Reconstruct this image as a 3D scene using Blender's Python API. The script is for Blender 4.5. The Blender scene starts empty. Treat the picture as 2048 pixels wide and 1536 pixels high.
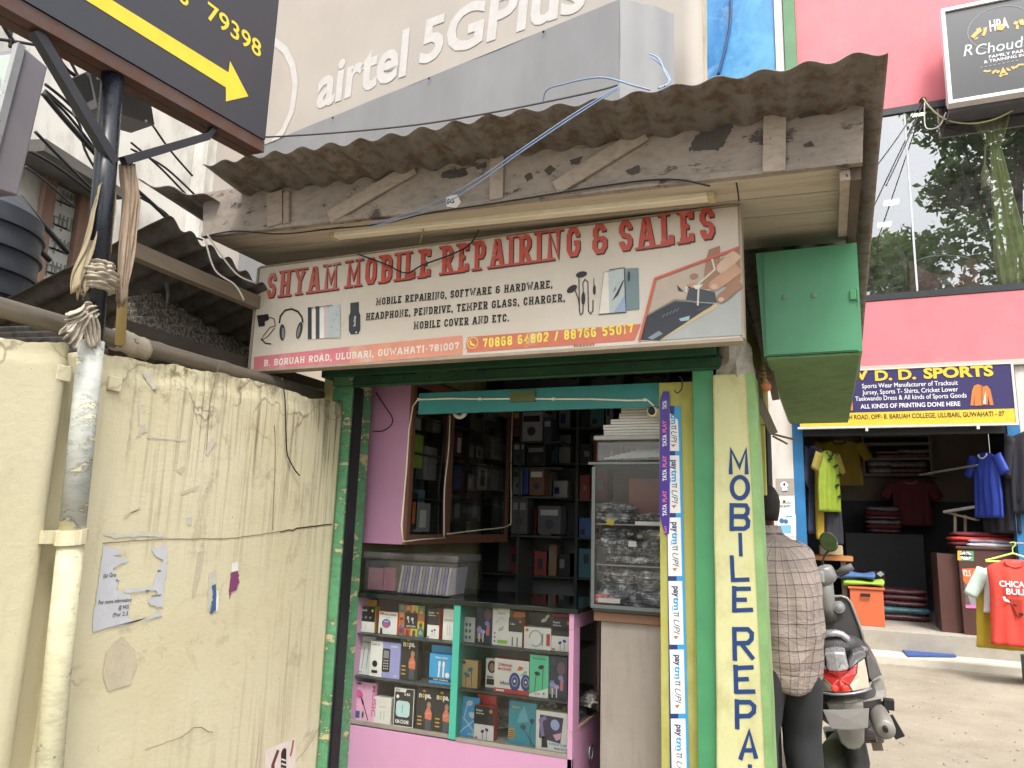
import bpy, bmesh, math, random
from math import sin, cos, pi, radians as R_, sqrt, atan2, floor
from mathutils import Vector as V3, Matrix, noise as NZ
random.seed(7)
scene = bpy.context.scene
COL = scene.collection
# ------------------------------------------------------------------ camera
FPX, YAW, PITCH, ROLL, CZ = 1490.0, R_(23.0), R_(10.6), R_(1.75), 1.5
_f = V3((-sin(YAW)*cos(PITCH), cos(YAW)*cos(PITCH), sin(PITCH)))
_r = V3((cos(YAW), sin(YAW), 0)); _u = _r.cross(_f)
CR = _r*cos(ROLL) + _u*sin(ROLL); CU = _u*cos(ROLL) - _r*sin(ROLL); CF = _f
cam = bpy.data.cameras.new('camera'); camo = bpy.data.objects.new('camera', cam); COL.objects.link(camo)
camo.matrix_world = Matrix(((CR.x, CU.x, -CF.x, 0), (CR.y, CU.y, -CF.y, 0), (CR.z, CU.z, -CF.z, CZ), (0, 0, 0, 1)))
cam.sensor_width = 36.0; cam.lens = FPX/2048*36.0; cam.clip_start = 0.05; cam.clip_end = 500
scene.camera = camo
# ------------------------------------------------------------------ sky, sun, exposure
world = bpy.data.worlds.new('World'); scene.world = world; world.use_nodes = True
SUN_EL, SUN_AZ = R_(56), R_(150)          # azimuth clockwise from +Y
nt = world.node_tree; bg = nt.nodes['Background']
sky = nt.nodes.new('ShaderNodeTexSky'); sky.sky_type = 'NISHITA'; sky.sun_disc = False
sky.sun_elevation = SUN_EL; sky.sun_rotation = SUN_AZ; sky.air_density = 1.6; sky.dust_density = 5.0
hs = nt.nodes.new('ShaderNodeHueSaturation'); hs.inputs['Saturation'].default_value = 0.30
nt.links.new(sky.outputs[0], hs.inputs['Color']); nt.links.new(hs.outputs[0], bg.inputs['Color'])
bg.inputs['Strength'].default_value = 0.15
sun = bpy.data.lights.new('sun', 'SUN'); sun.energy = 1.1; sun.angle = R_(14); sun.color = (1.0, 0.95, 0.88)
suno = bpy.data.objects.new('sun', sun); COL.objects.link(suno)
sd = V3((sin(SUN_AZ)*cos(SUN_EL), cos(SUN_AZ)*cos(SUN_EL), sin(SUN_EL)))
suno.rotation_euler = (-sd).to_track_quat('-Z', 'Y').to_euler(); suno.location = sd*40
vs = scene.view_settings; vs.view_transform = 'Standard'; vs.look = 'None'; vs.gamma = 1; vs.use_curve_mapping = False
vs.exposure = 1.5
scene.cycles.max_bounces = 10; scene.cycles.transparent_max_bounces = 16; scene.cycles.diffuse_bounces = 7
scene.cycles.caustics_reflective = False; scene.cycles.caustics_refractive = False
# ------------------------------------------------------------------ survey: which point of a real plane a sight line meets
def ray(px, py): return CF + CR*((px-1024)/FPX) - CU*((py-768)/FPX)
CAM = V3((0, 0, CZ))
def aY(px, py, Y): d = ray(px, py); return CAM + d*(Y/d.y)
def aX(px, py, X): d = ray(px, py); return CAM + d*(X/d.x)
def aZ(px, py, Z): d = ray(px, py); return CAM + d*((Z-CZ)/d.z)
def aP(px, py, O, N): d = ray(px, py); return CAM + d*((O-CAM).dot(N)/d.dot(N))
# ------------------------------------------------------------------ materials
def lin(h):
    h = h.lstrip('#'); o = []
    for i in (0, 2, 4):
        v = int(h[i:i+2], 16)/255.0
        o.append(v/12.92 if v <= .04045 else ((v+.055)/1.055)**2.4)
    return o
def rgba(c, k=1.0):
    c = lin(c) if isinstance(c, str) else list(c)
    return (min(c[0]*k, .95), min(c[1]*k, .95), min(c[2]*k, .95), 1)
class NT:
    def __init__(s, name):
        s.m = bpy.data.materials.new(name); s.m.use_nodes = True; s.t = s.m.node_tree
        s.b = s.t.nodes['Principled BSDF']; s.o = s.t.nodes['Material Output']
        s.tc = s.t.nodes.new('ShaderNodeTexCoord').outputs['Object']
    def n(s, ty, **kw):
        q = s.t.nodes.new(ty)
        for k, v in kw.items(): setattr(q, k, v)
        return q
    def l(s, a, b): s.t.links.new(a, b)
    def map(s, sc=(1, 1, 1), rot=(0, 0, 0), loc=(0, 0, 0)):
        q = s.n('ShaderNodeMapping'); q.inputs['Scale'].default_value = sc; q.inputs['Rotation'].default_value = rot
        q.inputs['Location'].default_value = loc; s.l(s.tc, q.inputs[0]); return q.outputs[0]
    def noise(s, scale=5, detail=4, rough=.55, vec=None, dist=0):
        q = s.n('ShaderNodeTexNoise'); q.inputs['Scale'].default_value = scale; q.inputs['Detail'].default_value = detail
        q.inputs['Roughness'].default_value = rough; q.inputs['Distortion'].default_value = dist
        s.l(vec if vec else s.tc, q.inputs['Vector']); return q.outputs['Fac']
    def ramp(s, fac, a, b, ca=(0, 0, 0, 1), cb=(1, 1, 1, 1)):
        q = s.n('ShaderNodeValToRGB'); e = q.color_ramp.elements
        e[0].position = a; e[1].position = b; e[0].color = ca; e[1].color = cb
        s.l(fac, q.inputs[0]); return q.outputs[0]
    def mix(s, fac, a, b, mode='MIX'):
        q = s.n('ShaderNodeMixRGB', blend_type=mode)
        for i, v in ((0, fac), (1, a), (2, b)):
            if isinstance(v, (int, float)): q.inputs[i].default_value = v if i == 0 else (v, v, v, 1)
            elif isinstance(v, tuple): q.inputs[i].default_value = v
            else: s.l(v, q.inputs[i])
        return q.outputs[0]
    def mth(s, op, a, b=0.0, clamp=False):
        q = s.n('ShaderNodeMath', operation=op, use_clamp=clamp)
        for i, v in ((0, a), (1, b)):
            if isinstance(v, (int, float)): q.inputs[i].default_value = v
            else: s.l(v, q.inputs[i])
        return q.outputs[0]
    def sep(s, vec=None):
        q = s.n('ShaderNodeSeparateXYZ'); s.l(vec if vec else s.tc, q.inputs[0]); return q.outputs
    def bump(s, h, st=.3, d=.01):
        q = s.n('ShaderNodeBump'); q.inputs['Strength'].default_value = st; q.inputs['Distance'].default_value = d
        s.l(h, q.inputs['Height']); s.l(q.outputs[0], s.b.inputs['Normal'])
    def fin(s, col=None, rough=.6, metal=0.0, spec=.5):
        if col is not None:
            if isinstance(col, tuple): s.b.inputs['Base Color'].default_value = col
            else: s.l(col, s.b.inputs['Base Color'])
        if isinstance(rough, (int, float)): s.b.inputs['Roughness'].default_value = rough
        else: s.l(rough, s.b.inputs['Roughness'])
        s.b.inputs['Metallic'].default_value = metal
        s.b.inputs['Specular IOR Level'].default_value = spec
        return s.m
_cache = {}
def worn(name, col, k=1.0, rough=.6, metal=0.0, var=.18, scale=6, dirt=None, damt=.5, dscale=9, bump=.15, stretch=(1, 1, 1), spec=.4):
    """paint / metal / plastic with tone variation, dirt flecks and a slightly uneven surface"""
    if name in _cache: return _cache[name]
    t = NT(name); c = rgba(col, k)
    v = t.map(stretch); n1 = t.noise(scale, 6, .6, v)
    cc = t.mix(t.ramp(n1, .3, .7), tuple([x*(1-var) for x in c[:3]]+[1]), tuple([min(x*(1+var), .95) for x in c[:3]]+[1]))
    if dirt:
        n2 = t.noise(dscale, 8, .7, v, .3)
        cc = t.mix(t.ramp(n2, 1-damt*.5-.06, 1-damt*.5+.04), cc, rgba(dirt))
    n3 = t.noise(scale*6, 3, .6, v)
    if bump: t.bump(t.mix(.35, n1, n3), bump, .004)
    rr = t.mth('MULTIPLY_ADD' if False else 'ADD', t.mth('MULTIPLY', n3, .25), max(rough-.12, .02))
    _cache[name] = t.fin(cc, rr, metal, spec); return _cache[name]
def ink(col, k=.8, rough=.5, fade=0.0, to='#d8d0c8'):
    key = ('ink', col, k, rough, fade)
    if key in _cache: return _cache[key]
    t = NT('print_'+col.strip('#')); c = rgba(col, k)
    n = t.noise(14, 5, .65)
    cc = t.mix(t.ramp(n, .3, .75), tuple([x*.9 for x in c[:3]]+[1]), tuple([min(1, x*1.06) for x in c[:3]]+[1]))
    if fade: cc = t.mix(t.ramp(t.noise(5, 6, .7), .62-fade*.3, .72-fade*.2), cc, rgba(to, .75))
    _cache[key] = t.fin(cc, rough, 0, .4); return _cache[key]
def glass(name, tint=(.9, .95, .95), refl=1.0, rough=.02, base=.0, dust=.0):
    """window pane: see-through with a mirror-like sheen growing at grazing angles and a film of dust"""
    t = NT(name); t.t.nodes.remove(t.b)
    tr = t.n('ShaderNodeBsdfTransparent'); tr.inputs[0].default_value = (*tint, 1)
    gl = t.n('ShaderNodeBsdfGlossy'); gl.inputs['Roughness'].default_value = rough; gl.inputs[0].default_value = (.95, .97, 1, 1)
    fr = t.n('ShaderNodeFresnel'); fr.inputs['IOR'].default_value = 1.5
    fac = t.mth('ADD', t.mth('MULTIPLY', fr.outputs[0], refl), base, True)
    mx = t.n('ShaderNodeMixShader'); t.l(fac, mx.inputs[0]); t.l(tr.outputs[0], mx.inputs[1]); t.l(gl.outputs[0], mx.inputs[2])
    out = mx.outputs[0]
    if dust:
        df = t.n('ShaderNodeBsdfDiffuse'); df.inputs[0].default_value = (.5, .48, .45, 1)
        m2 = t.n('ShaderNodeMixShader'); f = t.mth('MULTIPLY', t.ramp(t.noise(7, 6, .7), .35, .8), dust)
        t.l(f, m2.inputs[0]); t.l(out, m2.inputs[1]); t.l(df.outputs[0], m2.inputs[2]); out = m2.outputs[0]
    t.l(out, t.o.inputs['Surface']); return t.m
# ------------------------------------------------------------------ mesh builder
class MB:
    def __init__(s): s.v = []; s.f = []; s.mi = []
    def add(s, vs, fs, m=0):
        o = len(s.v); s.v += [V3(p) for p in vs]
        for f in fs: s.f.append([i+o for i in f]); s.mi.append(m)
        return s
    def box(s, x0, x1, y0, y1, z0, z1, m=0):
        vs = [(x, y, z) for z in (z0, z1) for y in (y0, y1) for x in (x0, x1)]
        return s.add(vs, [(0, 2, 3, 1), (4, 5, 7, 6), (0, 1, 5, 4), (2, 6, 7, 3), (0, 4, 6, 2), (1, 3, 7, 5)], m)
    def hexa(s, a, b, m=0):
        """a: 4 points round one end, b: the 4 matching points of the other end"""
        return s.add(list(a)+list(b), [(3, 2, 1, 0), (4, 5, 6, 7), (0, 1, 5, 4), (1, 2, 6, 5), (2, 3, 7, 6), (3, 0, 4, 7)], m)
    def beam(s, p, q, w, h, up=(0, 0, 1), m=0):
        p, q = V3(p), V3(q); d = (q-p).normalized(); u = V3(up); sx = d.cross(u).normalized(); uu = sx.cross(d)
        a = [p + sx*(w/2*i) + uu*(h/2*j) for i, j in ((-1, -1), (1, -1), (1, 1), (-1, 1))]
        return s.hexa(a, [x+(q-p) for x in a], m)
    def prism(s, pts, ex, m=0):
        n = len(pts); ex = V3(ex); a = [V3(p) for p in pts]; b = [p+ex for p in a]
        return s.add(a+b, [tuple(range(n))[::-1], tuple(range(n, 2*n))]+[(i, (i+1) % n, n+(i+1) % n, n+i) for i in range(n)], m)
    def poly(s, pts, m=0): return s.add(pts, [tuple(range(len(pts)))], m)
    def tube(s, pts, r, n=8, m=0, cap=True, sq=None):
        pts = [V3(p) for p in pts]; rs = r if isinstance(r, (list, tuple)) else [r]*len(pts)
        o = len(s.v); up = None; K = len(pts)
        for i, p in enumerate(pts):
            d = (pts[min(i+1, K-1)]-pts[max(i-1, 0)])
            if d.length < 1e-9: d = V3((0, 0, 1))
            d.normalize()
            if up is None:
                up = V3((0, 0, 1)) if abs(d.z) < .9 else V3((0, 1, 0))
            a = d.cross(up).normalized(); up = a.cross(d).normalized()
            for k in range(n):
                t = 2*pi*k/n; e = (sq[0], sq[1]) if sq else (1, 1)
                s.v.append(p + (a*cos(t)*e[0] + up*sin(t)*e[1])*rs[i])
        for i in range(K-1):
            for k in range(n):
                s.f.append([o+i*n+k, o+i*n+(k+1) % n, o+(i+1)*n+(k+1) % n, o+(i+1)*n+k]); s.mi.append(m)
        if cap:
            s.f.append([o+k for k in range(n)][::-1]); s.mi.append(m)
            s.f.append([o+(K-1)*n+k for k in range(n)]); s.mi.append(m)
        return s
    def loft(s, rings, m=0, cap=True):
        o = len(s.v); n = len(rings[0])
        for rg in rings: s.v += [V3(p) for p in rg]
        for i in range(len(rings)-1):
            for k in range(n):
                s.f.append([o+i*n+k, o+i*n+(k+1) % n, o+(i+1)*n+(k+1) % n, o+(i+1)*n+k]); s.mi.append(m)
        if cap:
            s.f.append([o+k for k in range(n)][::-1]); s.mi.append(m)
            s.f.append([o+(len(rings)-1)*n+k for k in range(n)]); s.mi.append(m)
        return s
    def lathe(s, prof, c, ax=(0, 0, 1), n=24, m=0):
        ax = V3(ax).normalized(); c = V3(c); t = V3((1, 0, 0)) if abs(ax.x) < .9 else V3((0, 1, 0))
        a = ax.cross(t).normalized(); b = ax.cross(a)
        return s.loft([[c+ax*h+(a*cos(2*pi*k/n)+b*sin(2*pi*k/n))*max(r, 1e-4) for k in range(n)] for r, h in prof], m)
    def grid(s, fn, nu, nv, m=0):
        o = len(s.v)
        for j in range(nv+1):
            for i in range(nu+1): s.v.append(V3(fn(i/nu, j/nv)))
        for j in range(nv):
            for i in range(nu):
                a = o+j*(nu+1)+i; s.f.append([a, a+1, a+nu+2, a+nu+1]); s.mi.append(m)
        return s
    def build(s, name, mats, parent=None, smooth=False, bev=0, seg=2, solid=0, sub=0, weld=False):
        me = bpy.data.meshes.new(name); ro = ROOT.get(parent, V3((0, 0, 0))) if parent else V3((0, 0, 0))
        me.from_pydata([tuple(p-ro) for p in s.v], [], s.f)
        if not isinstance(mats, (list, tuple)): mats = [mats]
        for m in mats: me.materials.append(m)
        me.polygons.foreach_set('material_index', s.mi)
        bm = bmesh.new(); bm.from_mesh(me)
        if weld: bmesh.ops.remove_doubles(bm, verts=bm.verts, dist=1e-5)
        bmesh.ops.recalc_face_normals(bm, faces=bm.faces); bm.to_mesh(me); bm.free()
        if smooth: me.polygons.foreach_set('use_smooth', [True]*len(me.polygons))
        me.update(); o = bpy.data.objects.new(name, me); COL.objects.link(o)
        if parent: o.parent = parent
        ROOT[o] = ro
        if solid:
            q = o.modifiers.new('solid', 'SOLIDIFY'); q.thickness = solid; q.offset = 0
        if bev:
            q = o.modifiers.new('bevel', 'BEVEL'); q.width = bev; q.segments = seg; q.limit_method = 'ANGLE'; q.angle_limit = R_(40)
        if sub:
            q = o.modifiers.new('sub', 'SUBSURF'); q.levels = q.render_levels = sub
        return o
ROOT = {}
def tag(o, label, cat, group=None, kind=None):
    if label: o['label'] = label
    if cat: o['category'] = cat
    if group: o['group'] = group
    if kind: o['kind'] = kind
    return o
def thing(name, label, cat, loc=(0, 0, 0), group=None):
    o = bpy.data.objects.new(name, None); COL.objects.link(o); o.location = loc; o.empty_display_size = .1
    ROOT[o] = V3(loc); return tag(o, label, cat, group)
def dup(root, dloc, label=None, rz=None):
    """copy of a thing with copies of its parts and sub-parts"""
    r = root.copy(); COL.objects.link(r); r.location = root.location + V3(dloc); ROOT[r] = V3(r.location)
    if rz is not None: r.rotation_euler = (0, 0, rz)
    if label: r['label'] = label
    for ch in list(root.children):
        c = ch.copy(); COL.objects.link(c); c.parent = r
        for g in ch.children:
            d = g.copy(); COL.objects.link(d); d.parent = c
    return r
# ------------------------------------------------------------------ lettering and flat pictures laid on a surface
_fc = bpy.data.curves.new('letterform', 'FONT'); _fo = bpy.data.objects.new('letterform', _fc); COL.objects.link(_fo)
_tcache = {}
def glyphs(txt, bold=0.0, shear=0.0):
    k = (txt, bold, shear)
    if k in _tcache: return _tcache[k]
    _fc.body = txt; _fc.offset = bold; _fc.shear = shear; _fc.size = 1; _fc.resolution_u = 3
    dg = bpy.context.evaluated_depsgraph_get(); dg.update()
    me = bpy.data.meshes.new_from_object(_fo.evaluated_get(dg))
    vs = [(v.co.x, v.co.y) for v in me.vertices]; fs = [tuple(p.vertices) for p in me.polygons]
    bpy.data.meshes.remove(me)
    if vs:
        x0 = min(v[0] for v in vs); x1 = max(v[0] for v in vs); y0 = min(v[1] for v in vs); y1 = max(v[1] for v in vs)
    else: x0 = x1 = y0 = y1 = 0
    _tcache[k] = (vs, fs, (x0, x1, y0, y1)); return _tcache[k]
a8 = [(0, .8), (.25, 1), (.75, 1), (1, .8), (1, .2), (.75, 0), (.25, 0), (0, .2)]
def cl(p): return p+[p[0]]
# stroke letters: (width, [polylines], [serif points: x, y])
SL = {
 'A': (.78, [[(0, 0), (.38, 1), (.62, 1), (1, 0)], [(.2, .3), (.8, .3)]], [(0, 0), (1, 0)]),
 'B': (.72, [[(.12, 0), (.12, 1)], [(.12, 1), (.8, 1), (1, .87), (1, .65), (.85, .53), (.12, .53)], [(.85, .5), (1, .38), (1, .14), (.8, 0), (.12, 0)]], [(.05, 0), (.05, 1)]),
 'C': (.68, [[(1, .68), (1, .8), (.75, 1), (.25, 1), (0, .8), (0, .2), (.25, 0), (.75, 0), (1, .2), (1, .32)]], []),
 'D': (.72, [[(.12, 0), (.12, 1)], [(.12, 1), (.72, 1), (1, .8), (1, .2), (.72, 0), (.12, 0)]], [(.05, 0), (.05, 1)]),
 'E': (.66, [[(.12, 0), (.12, 1)], [(.12, 1), (1, 1), (1, .78)], [(.12, .5), (.75, .5)], [(.12, 0), (1, 0), (1, .22)]], [(.05, 0), (.05, 1)]),
 'F': (.64, [[(.12, 0), (.12, 1)], [(.12, 1), (1, 1), (1, .78)], [(.12, .5), (.75, .5)]], [(.12, 0), (.05, 1)]),
 'G': (.72, [[(1, .7), (1, .8), (.75, 1), (.25, 1), (0, .8), (0, .2), (.25, 0), (.75, 0), (1, .2), (1, .46), (.58, .46)]], []),
 'H': (.78, [[(.1, 0), (.1, 1)], [(.9, 0), (.9, 1)], [(.1, .5), (.9, .5)]], [(.1, 0), (.1, 1), (.9, 0), (.9, 1)]),
 'I': (.30, [[(.5, 0), (.5, 1)]], [(.5, 0), (.5, 1)]),
 'J': (.6, [[(.85, 1), (.85, .2), (.6, 0), (.25, 0), (0, .2), (0, .35)]], [(.85, 1)]),
 'K': (.76, [[(.1, 0), (.1, 1)], [(.95, 1), (.22, .5), (.95, 0)]], [(.1, 0), (.1, 1)]),
 'L': (.64, [[(.12, 0), (.12, 1)], [(.12, 0), (1, 0), (1, .26)]], [(.12, 1), (.05, 0)]),
 'M': (.95, [[(.08, 0), (.08, 1), (.5, .25), (.92, 1), (.92, 0)]], [(.08, 0), (.92, 0), (.04, 1), (.96, 1)]),
 'N': (.8, [[(.1, 0), (.1, 1), (.9, 0), (.9, 1)]], [(.1, 0), (.05, 1), (.9, 1)]),
 'O': (.7, [cl(a8)], []),
 'P': (.7, [[(.12, 0), (.12, 1)], [(.12, 1), (.78, 1), (1, .85), (1, .58), (.78, .43), (.12, .43)]], [(.12, 0), (.05, 1)]),
 'Q': (.7, [cl(a8), [(.6, .25), (1, -.05)]], []),
 'R': (.75, [[(.12, 0), (.12, 1)], [(.12, 1), (.75, 1), (.95, .86), (.95, .62), (.75, .48), (.12, .48)], [(.5, .45), (.95, 0)]], [(.12, 0), (.05, 1), (.97, 0)]),
 'S': (.66, [[(1, .72), (1, .82), (.75, 1), (.25, 1), (0, .84), (0, .66), (.2, .54), (.8, .46), (1, .34), (1, .16), (.75, 0), (.25, 0), (0, .18), (0, .28)]], []),
 'T': (.7, [[(0, .78), (0, 1), (1, 1), (1, .78)], [(.5, 0), (.5, 1)]], [(.5, 0)]),
 'U': (.74, [[(.05, 1), (.05, .2), (.28, 0), (.72, 0), (.95, .2), (.95, 1)]], [(.05, 1), (.95, 1)]),
 'V': (.76, [[(0, 1), (.42, 0), (.58, 0), (1, 1)]], [(0, 1), (1, 1)]),
 'W': (1.0, [[(0, 1), (.25, 0), (.5, .75), (.75, 0), (1, 1)]], [(0, 1), (1, 1)]),
 'X': (.74, [[(0, 0), (1, 1)], [(0, 1), (1, 0)]], []),
 'Y': (.76, [[(0, 1), (.5, .45), (1, 1)], [(.5, .45), (.5, 0)]], [(0, 1), (1, 1), (.5, 0)]),
 'Z': (.66, [[(0, 1), (1, 1), (0, 0), (1, 0)]], []),
 '0': (.62, [cl(a8)], []), '1': (.36, [[(.1, .8), (.55, 1), (.55, 0)]], [(.55, 0)]),
 '2': (.62, [[(0, .75), (0, .85), (.25, 1), (.75, 1), (1, .85), (1, .62), (0, .1), (0, 0), (1, 0)]], []),
 '3': (.62, [[(0, .85), (.25, 1), (.75, 1), (1, .85), (1, .65), (.8, .52), (.4, .52)], [(.8, .5), (1, .36), (1, .15), (.75, 0), (.25, 0), (0, .15)]], []),
 '4': (.66, [[(.72, 0), (.72, 1), (0, .3), (1, .3)]], []),
 '5': (.62, [[(1, 1), (.05, 1), (.05, .58), (.75, .58), (1, .42), (1, .16), (.75, 0), (.25, 0), (0, .16)]], []),
 '6': (.62, [[(1, .85), (.75, 1), (.25, 1), (0, .82), (0, .18), (.25, 0), (.75, 0), (1, .18), (1, .4), (.75, .56), (.05, .56)]], []),
 '7': (.6, [[(0, .8), (0, 1), (1, 1), (.4, 0)]], []),
 '8': (.62, [cl([(0, .86), (.25, 1), (.75, 1), (1, .86), (1, .64), (.8, .53), (.2, .53), (0, .64)]), cl([(.2, .47), (.8, .47), (1, .36), (1, .14), (.75, 0), (.25, 0), (0, .14), (0, .36)])], []),
 '9': (.62, [[(0, .15), (.25, 0), (.75, 0), (1, .18), (1, .82), (.75, 1), (.25, 1), (0, .82), (0, .6), (.25, .44), (.95, .44)]], []),
 '&': (.74, [[(1, .5), (1, .18), (.75, 0), (.25, 0), (0, .16), (0, .4), (.22, .53), (.5, .53)], [(.22, .55), (.05, .66), (.05, .86), (.28, 1), (.7, 1), (.9, .86), (.9, .78)], [(.55, .5), (1, .5)]], []),
 ',': (.22, [[(.65, .14), (.6, -.08), (.25, -.26)]], []), '.': (.22, [[(.5, -.12), (.5, .14)]], []), '-': (.4, [[(0, .45), (1, .45)]], []),
 '/': (.5, [[(0, -.1), (1, 1.1)]], []), ' ': (.34, [], []),
}
def rounded(p):
    out = []
    for i in range(len(p)):
        out.append(p[i])
    return out
class Art:
    """flat figures on one plane: O origin, U right, W up, N out of the surface"""
    def __init__(s, O, U, W, e0=.0012, step=.0008):
        s.O = V3(O); s.U = V3(U).normalized(); s.W = V3(W).normalized(); s.N = s.U.cross(s.W).normalized()
        s.mb = MB(); s.mats = []; s.e0 = e0; s.st = step; s.fine = 0
        s.xf = None
    def mid(s, m):
        if m not in s.mats: s.mats.append(m)
        return s.mats.index(m)
    def px(s, x, y):
        q = aP(x, y, s.O, s.N) - s.O; return (q.dot(s.U), q.dot(s.W))
    def P(s, p, L, ex=0.0): return s.O + s.U*p[0] + s.W*p[1] + s.N*(s.e0 + L*s.st + ex)
    def poly(s, pts, m, L=0, ex=0.0):
        s.mb.poly([s.P(p, L, ex) for p in pts], s.mid(m)); return s
    def rect(s, x0, y0, x1, y1, m, L=0): return s.poly([(x0, y0), (x1, y0), (x1, y1), (x0, y1)], m, L)
    def rrect(s, x0, y0, x1, y1, r, m, L=0):
        pts = []
        for cx, cy, a0 in ((x1-r, y0+r, -90), (x1-r, y1-r, 0), (x0+r, y1-r, 90), (x0+r, y0+r, 180)):
            for k in range(5): a = R_(a0+k*22.5); pts.append((cx+r*cos(a), cy+r*sin(a)))
        return s.poly(pts, m, L)
    def ell(s, cx, cy, rx, ry, m, L=0, n=20, rot=0.0):
        return s.poly([(cx+rx*cos(2*pi*k/n)*cos(rot)-ry*sin(2*pi*k/n)*sin(rot), cy+rx*cos(2*pi*k/n)*sin(rot)+ry*sin(2*pi*k/n)*cos(rot)) for k in range(n)], m, L)
    def stroke(s, pts, w, m, L=0, ext=(0, 0), ex=0.0):
        p = [V3((a, b)) for a, b in pts]
        closed = len(p) > 2 and (p[0]-p[-1]).length < 1e-7
        if closed: p = p[:-1]
        n = len(p)
        if not closed:
            if ext[0]: p[0] = p[0] - (p[1]-p[0]).normalized()*ext[0]
            if ext[1]: p[-1] = p[-1] + (p[-1]-p[-2]).normalized()*ext[1]
        lf, rt = [], []
        for i in range(n):
            a = p[i]-p[i-1] if (i > 0 or closed) else p[1]-p[0]
            b = p[(i+1) % n]-p[i] if (i < n-1 or closed) else p[-1]-p[-2]
            if a.length < 1e-9: a = b
            if b.length < 1e-9: b = a
            a.normalize(); b.normalize(); na = V3((-a.y, a.x)); nb = V3((-b.y, b.x)); q = na+nb
            if q.length < .2: q = na
            q.normalize(); sc = 1/max(q.dot(na), .62)
            lf.append(p[i]+q*(w/2*sc)); rt.append(p[i]-q*(w/2*sc))
        mi = s.mid(m)
        for i in range(n if closed else n-1):
            j = (i+1) % n
            s.mb.add([s.P(x, L, ex) for x in (rt[i], rt[j], lf[j], lf[i])], [(0, 1, 2, 3)], mi)
        return s
    def text(s, t, x, y, h, m, L=0, bold=0.0, shear=0.0, width=None, align='l', rot=0.0):
        """built-in letterform; h = cap height, width fits the line"""
        vs, fs, (x0, x1, y0, y1) = glyphs(t, bold, shear)
        if not vs: return s
        sy = h/.70; sx = (width/(x1-x0)) if width else sy
        ox = {'l': 0, 'c': -(x1-x0)*sx/2, 'r': -(x1-x0)*sx}[align]
        c, d = cos(rot), sin(rot); out = []
        for a, b in vs:
            p, q = (a-x0)*sx+ox, b*sy; out.append(s.P((x+p*c-q*d, y+p*d+q*c), L))
        s.mb.add(out, fs, s.mid(m)); return s
    def block(s, t, p0, p1, h, m, L=0, tw=.2, serif=True, gap=.17, jig=0.0, off=(0, 0), sq=1.0):
        """stroke letters from p0 to p1 (baseline), cap height h"""
        p0 = V3(p0); p1 = V3(p1); d = p1-p0; ln = d.length; d.normalize(); up = V3((-d.y, d.x))
        tot = sum(SL[c][0] for c in t) + gap*(len(t)-1); kx = ln/(tot*h); xx = 0; T = tw*h; k = 0
        for ch in t:
            w, pls, sf = SL[ch]; W_ = w*h*kx; t2 = T/2
            ax = min(t2*1.0, W_*.45)
            def Mp(q): return (p0 + d*(xx + ax + q[0]*(W_-2*ax)) + up*(t2 + q[1]*(h-T)) + V3(off))
            for pl in pls:
                k += 1; cx = len(pl) > 2 and pl[0] == pl[-1]
                s.stroke([Mp(q) for q in pl], T*(min(1, kx*1.05)), m, L, (0, 0) if cx else (t2*sq*(1 if pl[0][1] in (0, 1) or len(pl) == 1 else .0), t2*sq*(1 if pl[-1][1] in (0, 1) and abs(pl[-1][0]-pl[-2][0]) < .5 else .0)), (k % 6)*6e-5)
            if serif:
                for q in sf:
                    k += 1; c = Mp(q); sw = T*.88
                    cc = V3(c) + up*((-1 if q[1] < .5 else 1)*(t2-T*.17)); s.stroke([cc-d*sw, cc+d*sw], T*.34, m, L, (0, 0), (k % 6)*6e-5+3e-5)
            xx += W_ + gap*h*kx
        return s
    def build(s, name, parent):
        return s.mb.build(name, s.mats, parent)
# ================================================================== MATERIALS OF THE SETTING
def m_ground():
    t = NT('sandy_ground'); n = t.noise(1.6, 8, .65); n2 = t.noise(45, 4, .7); n3 = t.noise(7, 6, .65)
    c = t.mix(t.ramp(n, .3, .72), rgba('#a29886', .62), rgba('#bdb3a2', .64))
    c = t.mix(t.ramp(n2, .58, .75), c, rgba('#7c7468', .8)); c = t.mix(t.ramp(n3, .6, .78), c, rgba('#c8bfae', .64))
    c = t.mix(t.mth('MULTIPLY', t.ramp(t.noise(.9, 7, .7, None, .8), .55, .72), .45), c, rgba('#857b6e', .62)); c = t.mix(t.mth('MULTIPLY', t.ramp(t.noise(5, 8, .75, t.map((.4, 2.5, 1))), .60, .68), .5), c, rgba('#8f8578', .6))
    t.bump(t.mix(.5, n2, n3), .8, .014); return t.fin(c, .95, 0, .2)
def m_concrete(name, a, b, sc=5):
    t = NT(name); n = t.noise(sc, 8, .65); n2 = t.noise(sc*9, 4, .7)
    c = t.mix(t.ramp(n, .3, .7), rgba(a), rgba(b)); c = t.mix(t.ramp(n2, .62, .75), c, rgba(a, .6))
    t.bump(n2, .35, .006); return t.fin(c, .92, 0, .2)
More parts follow.
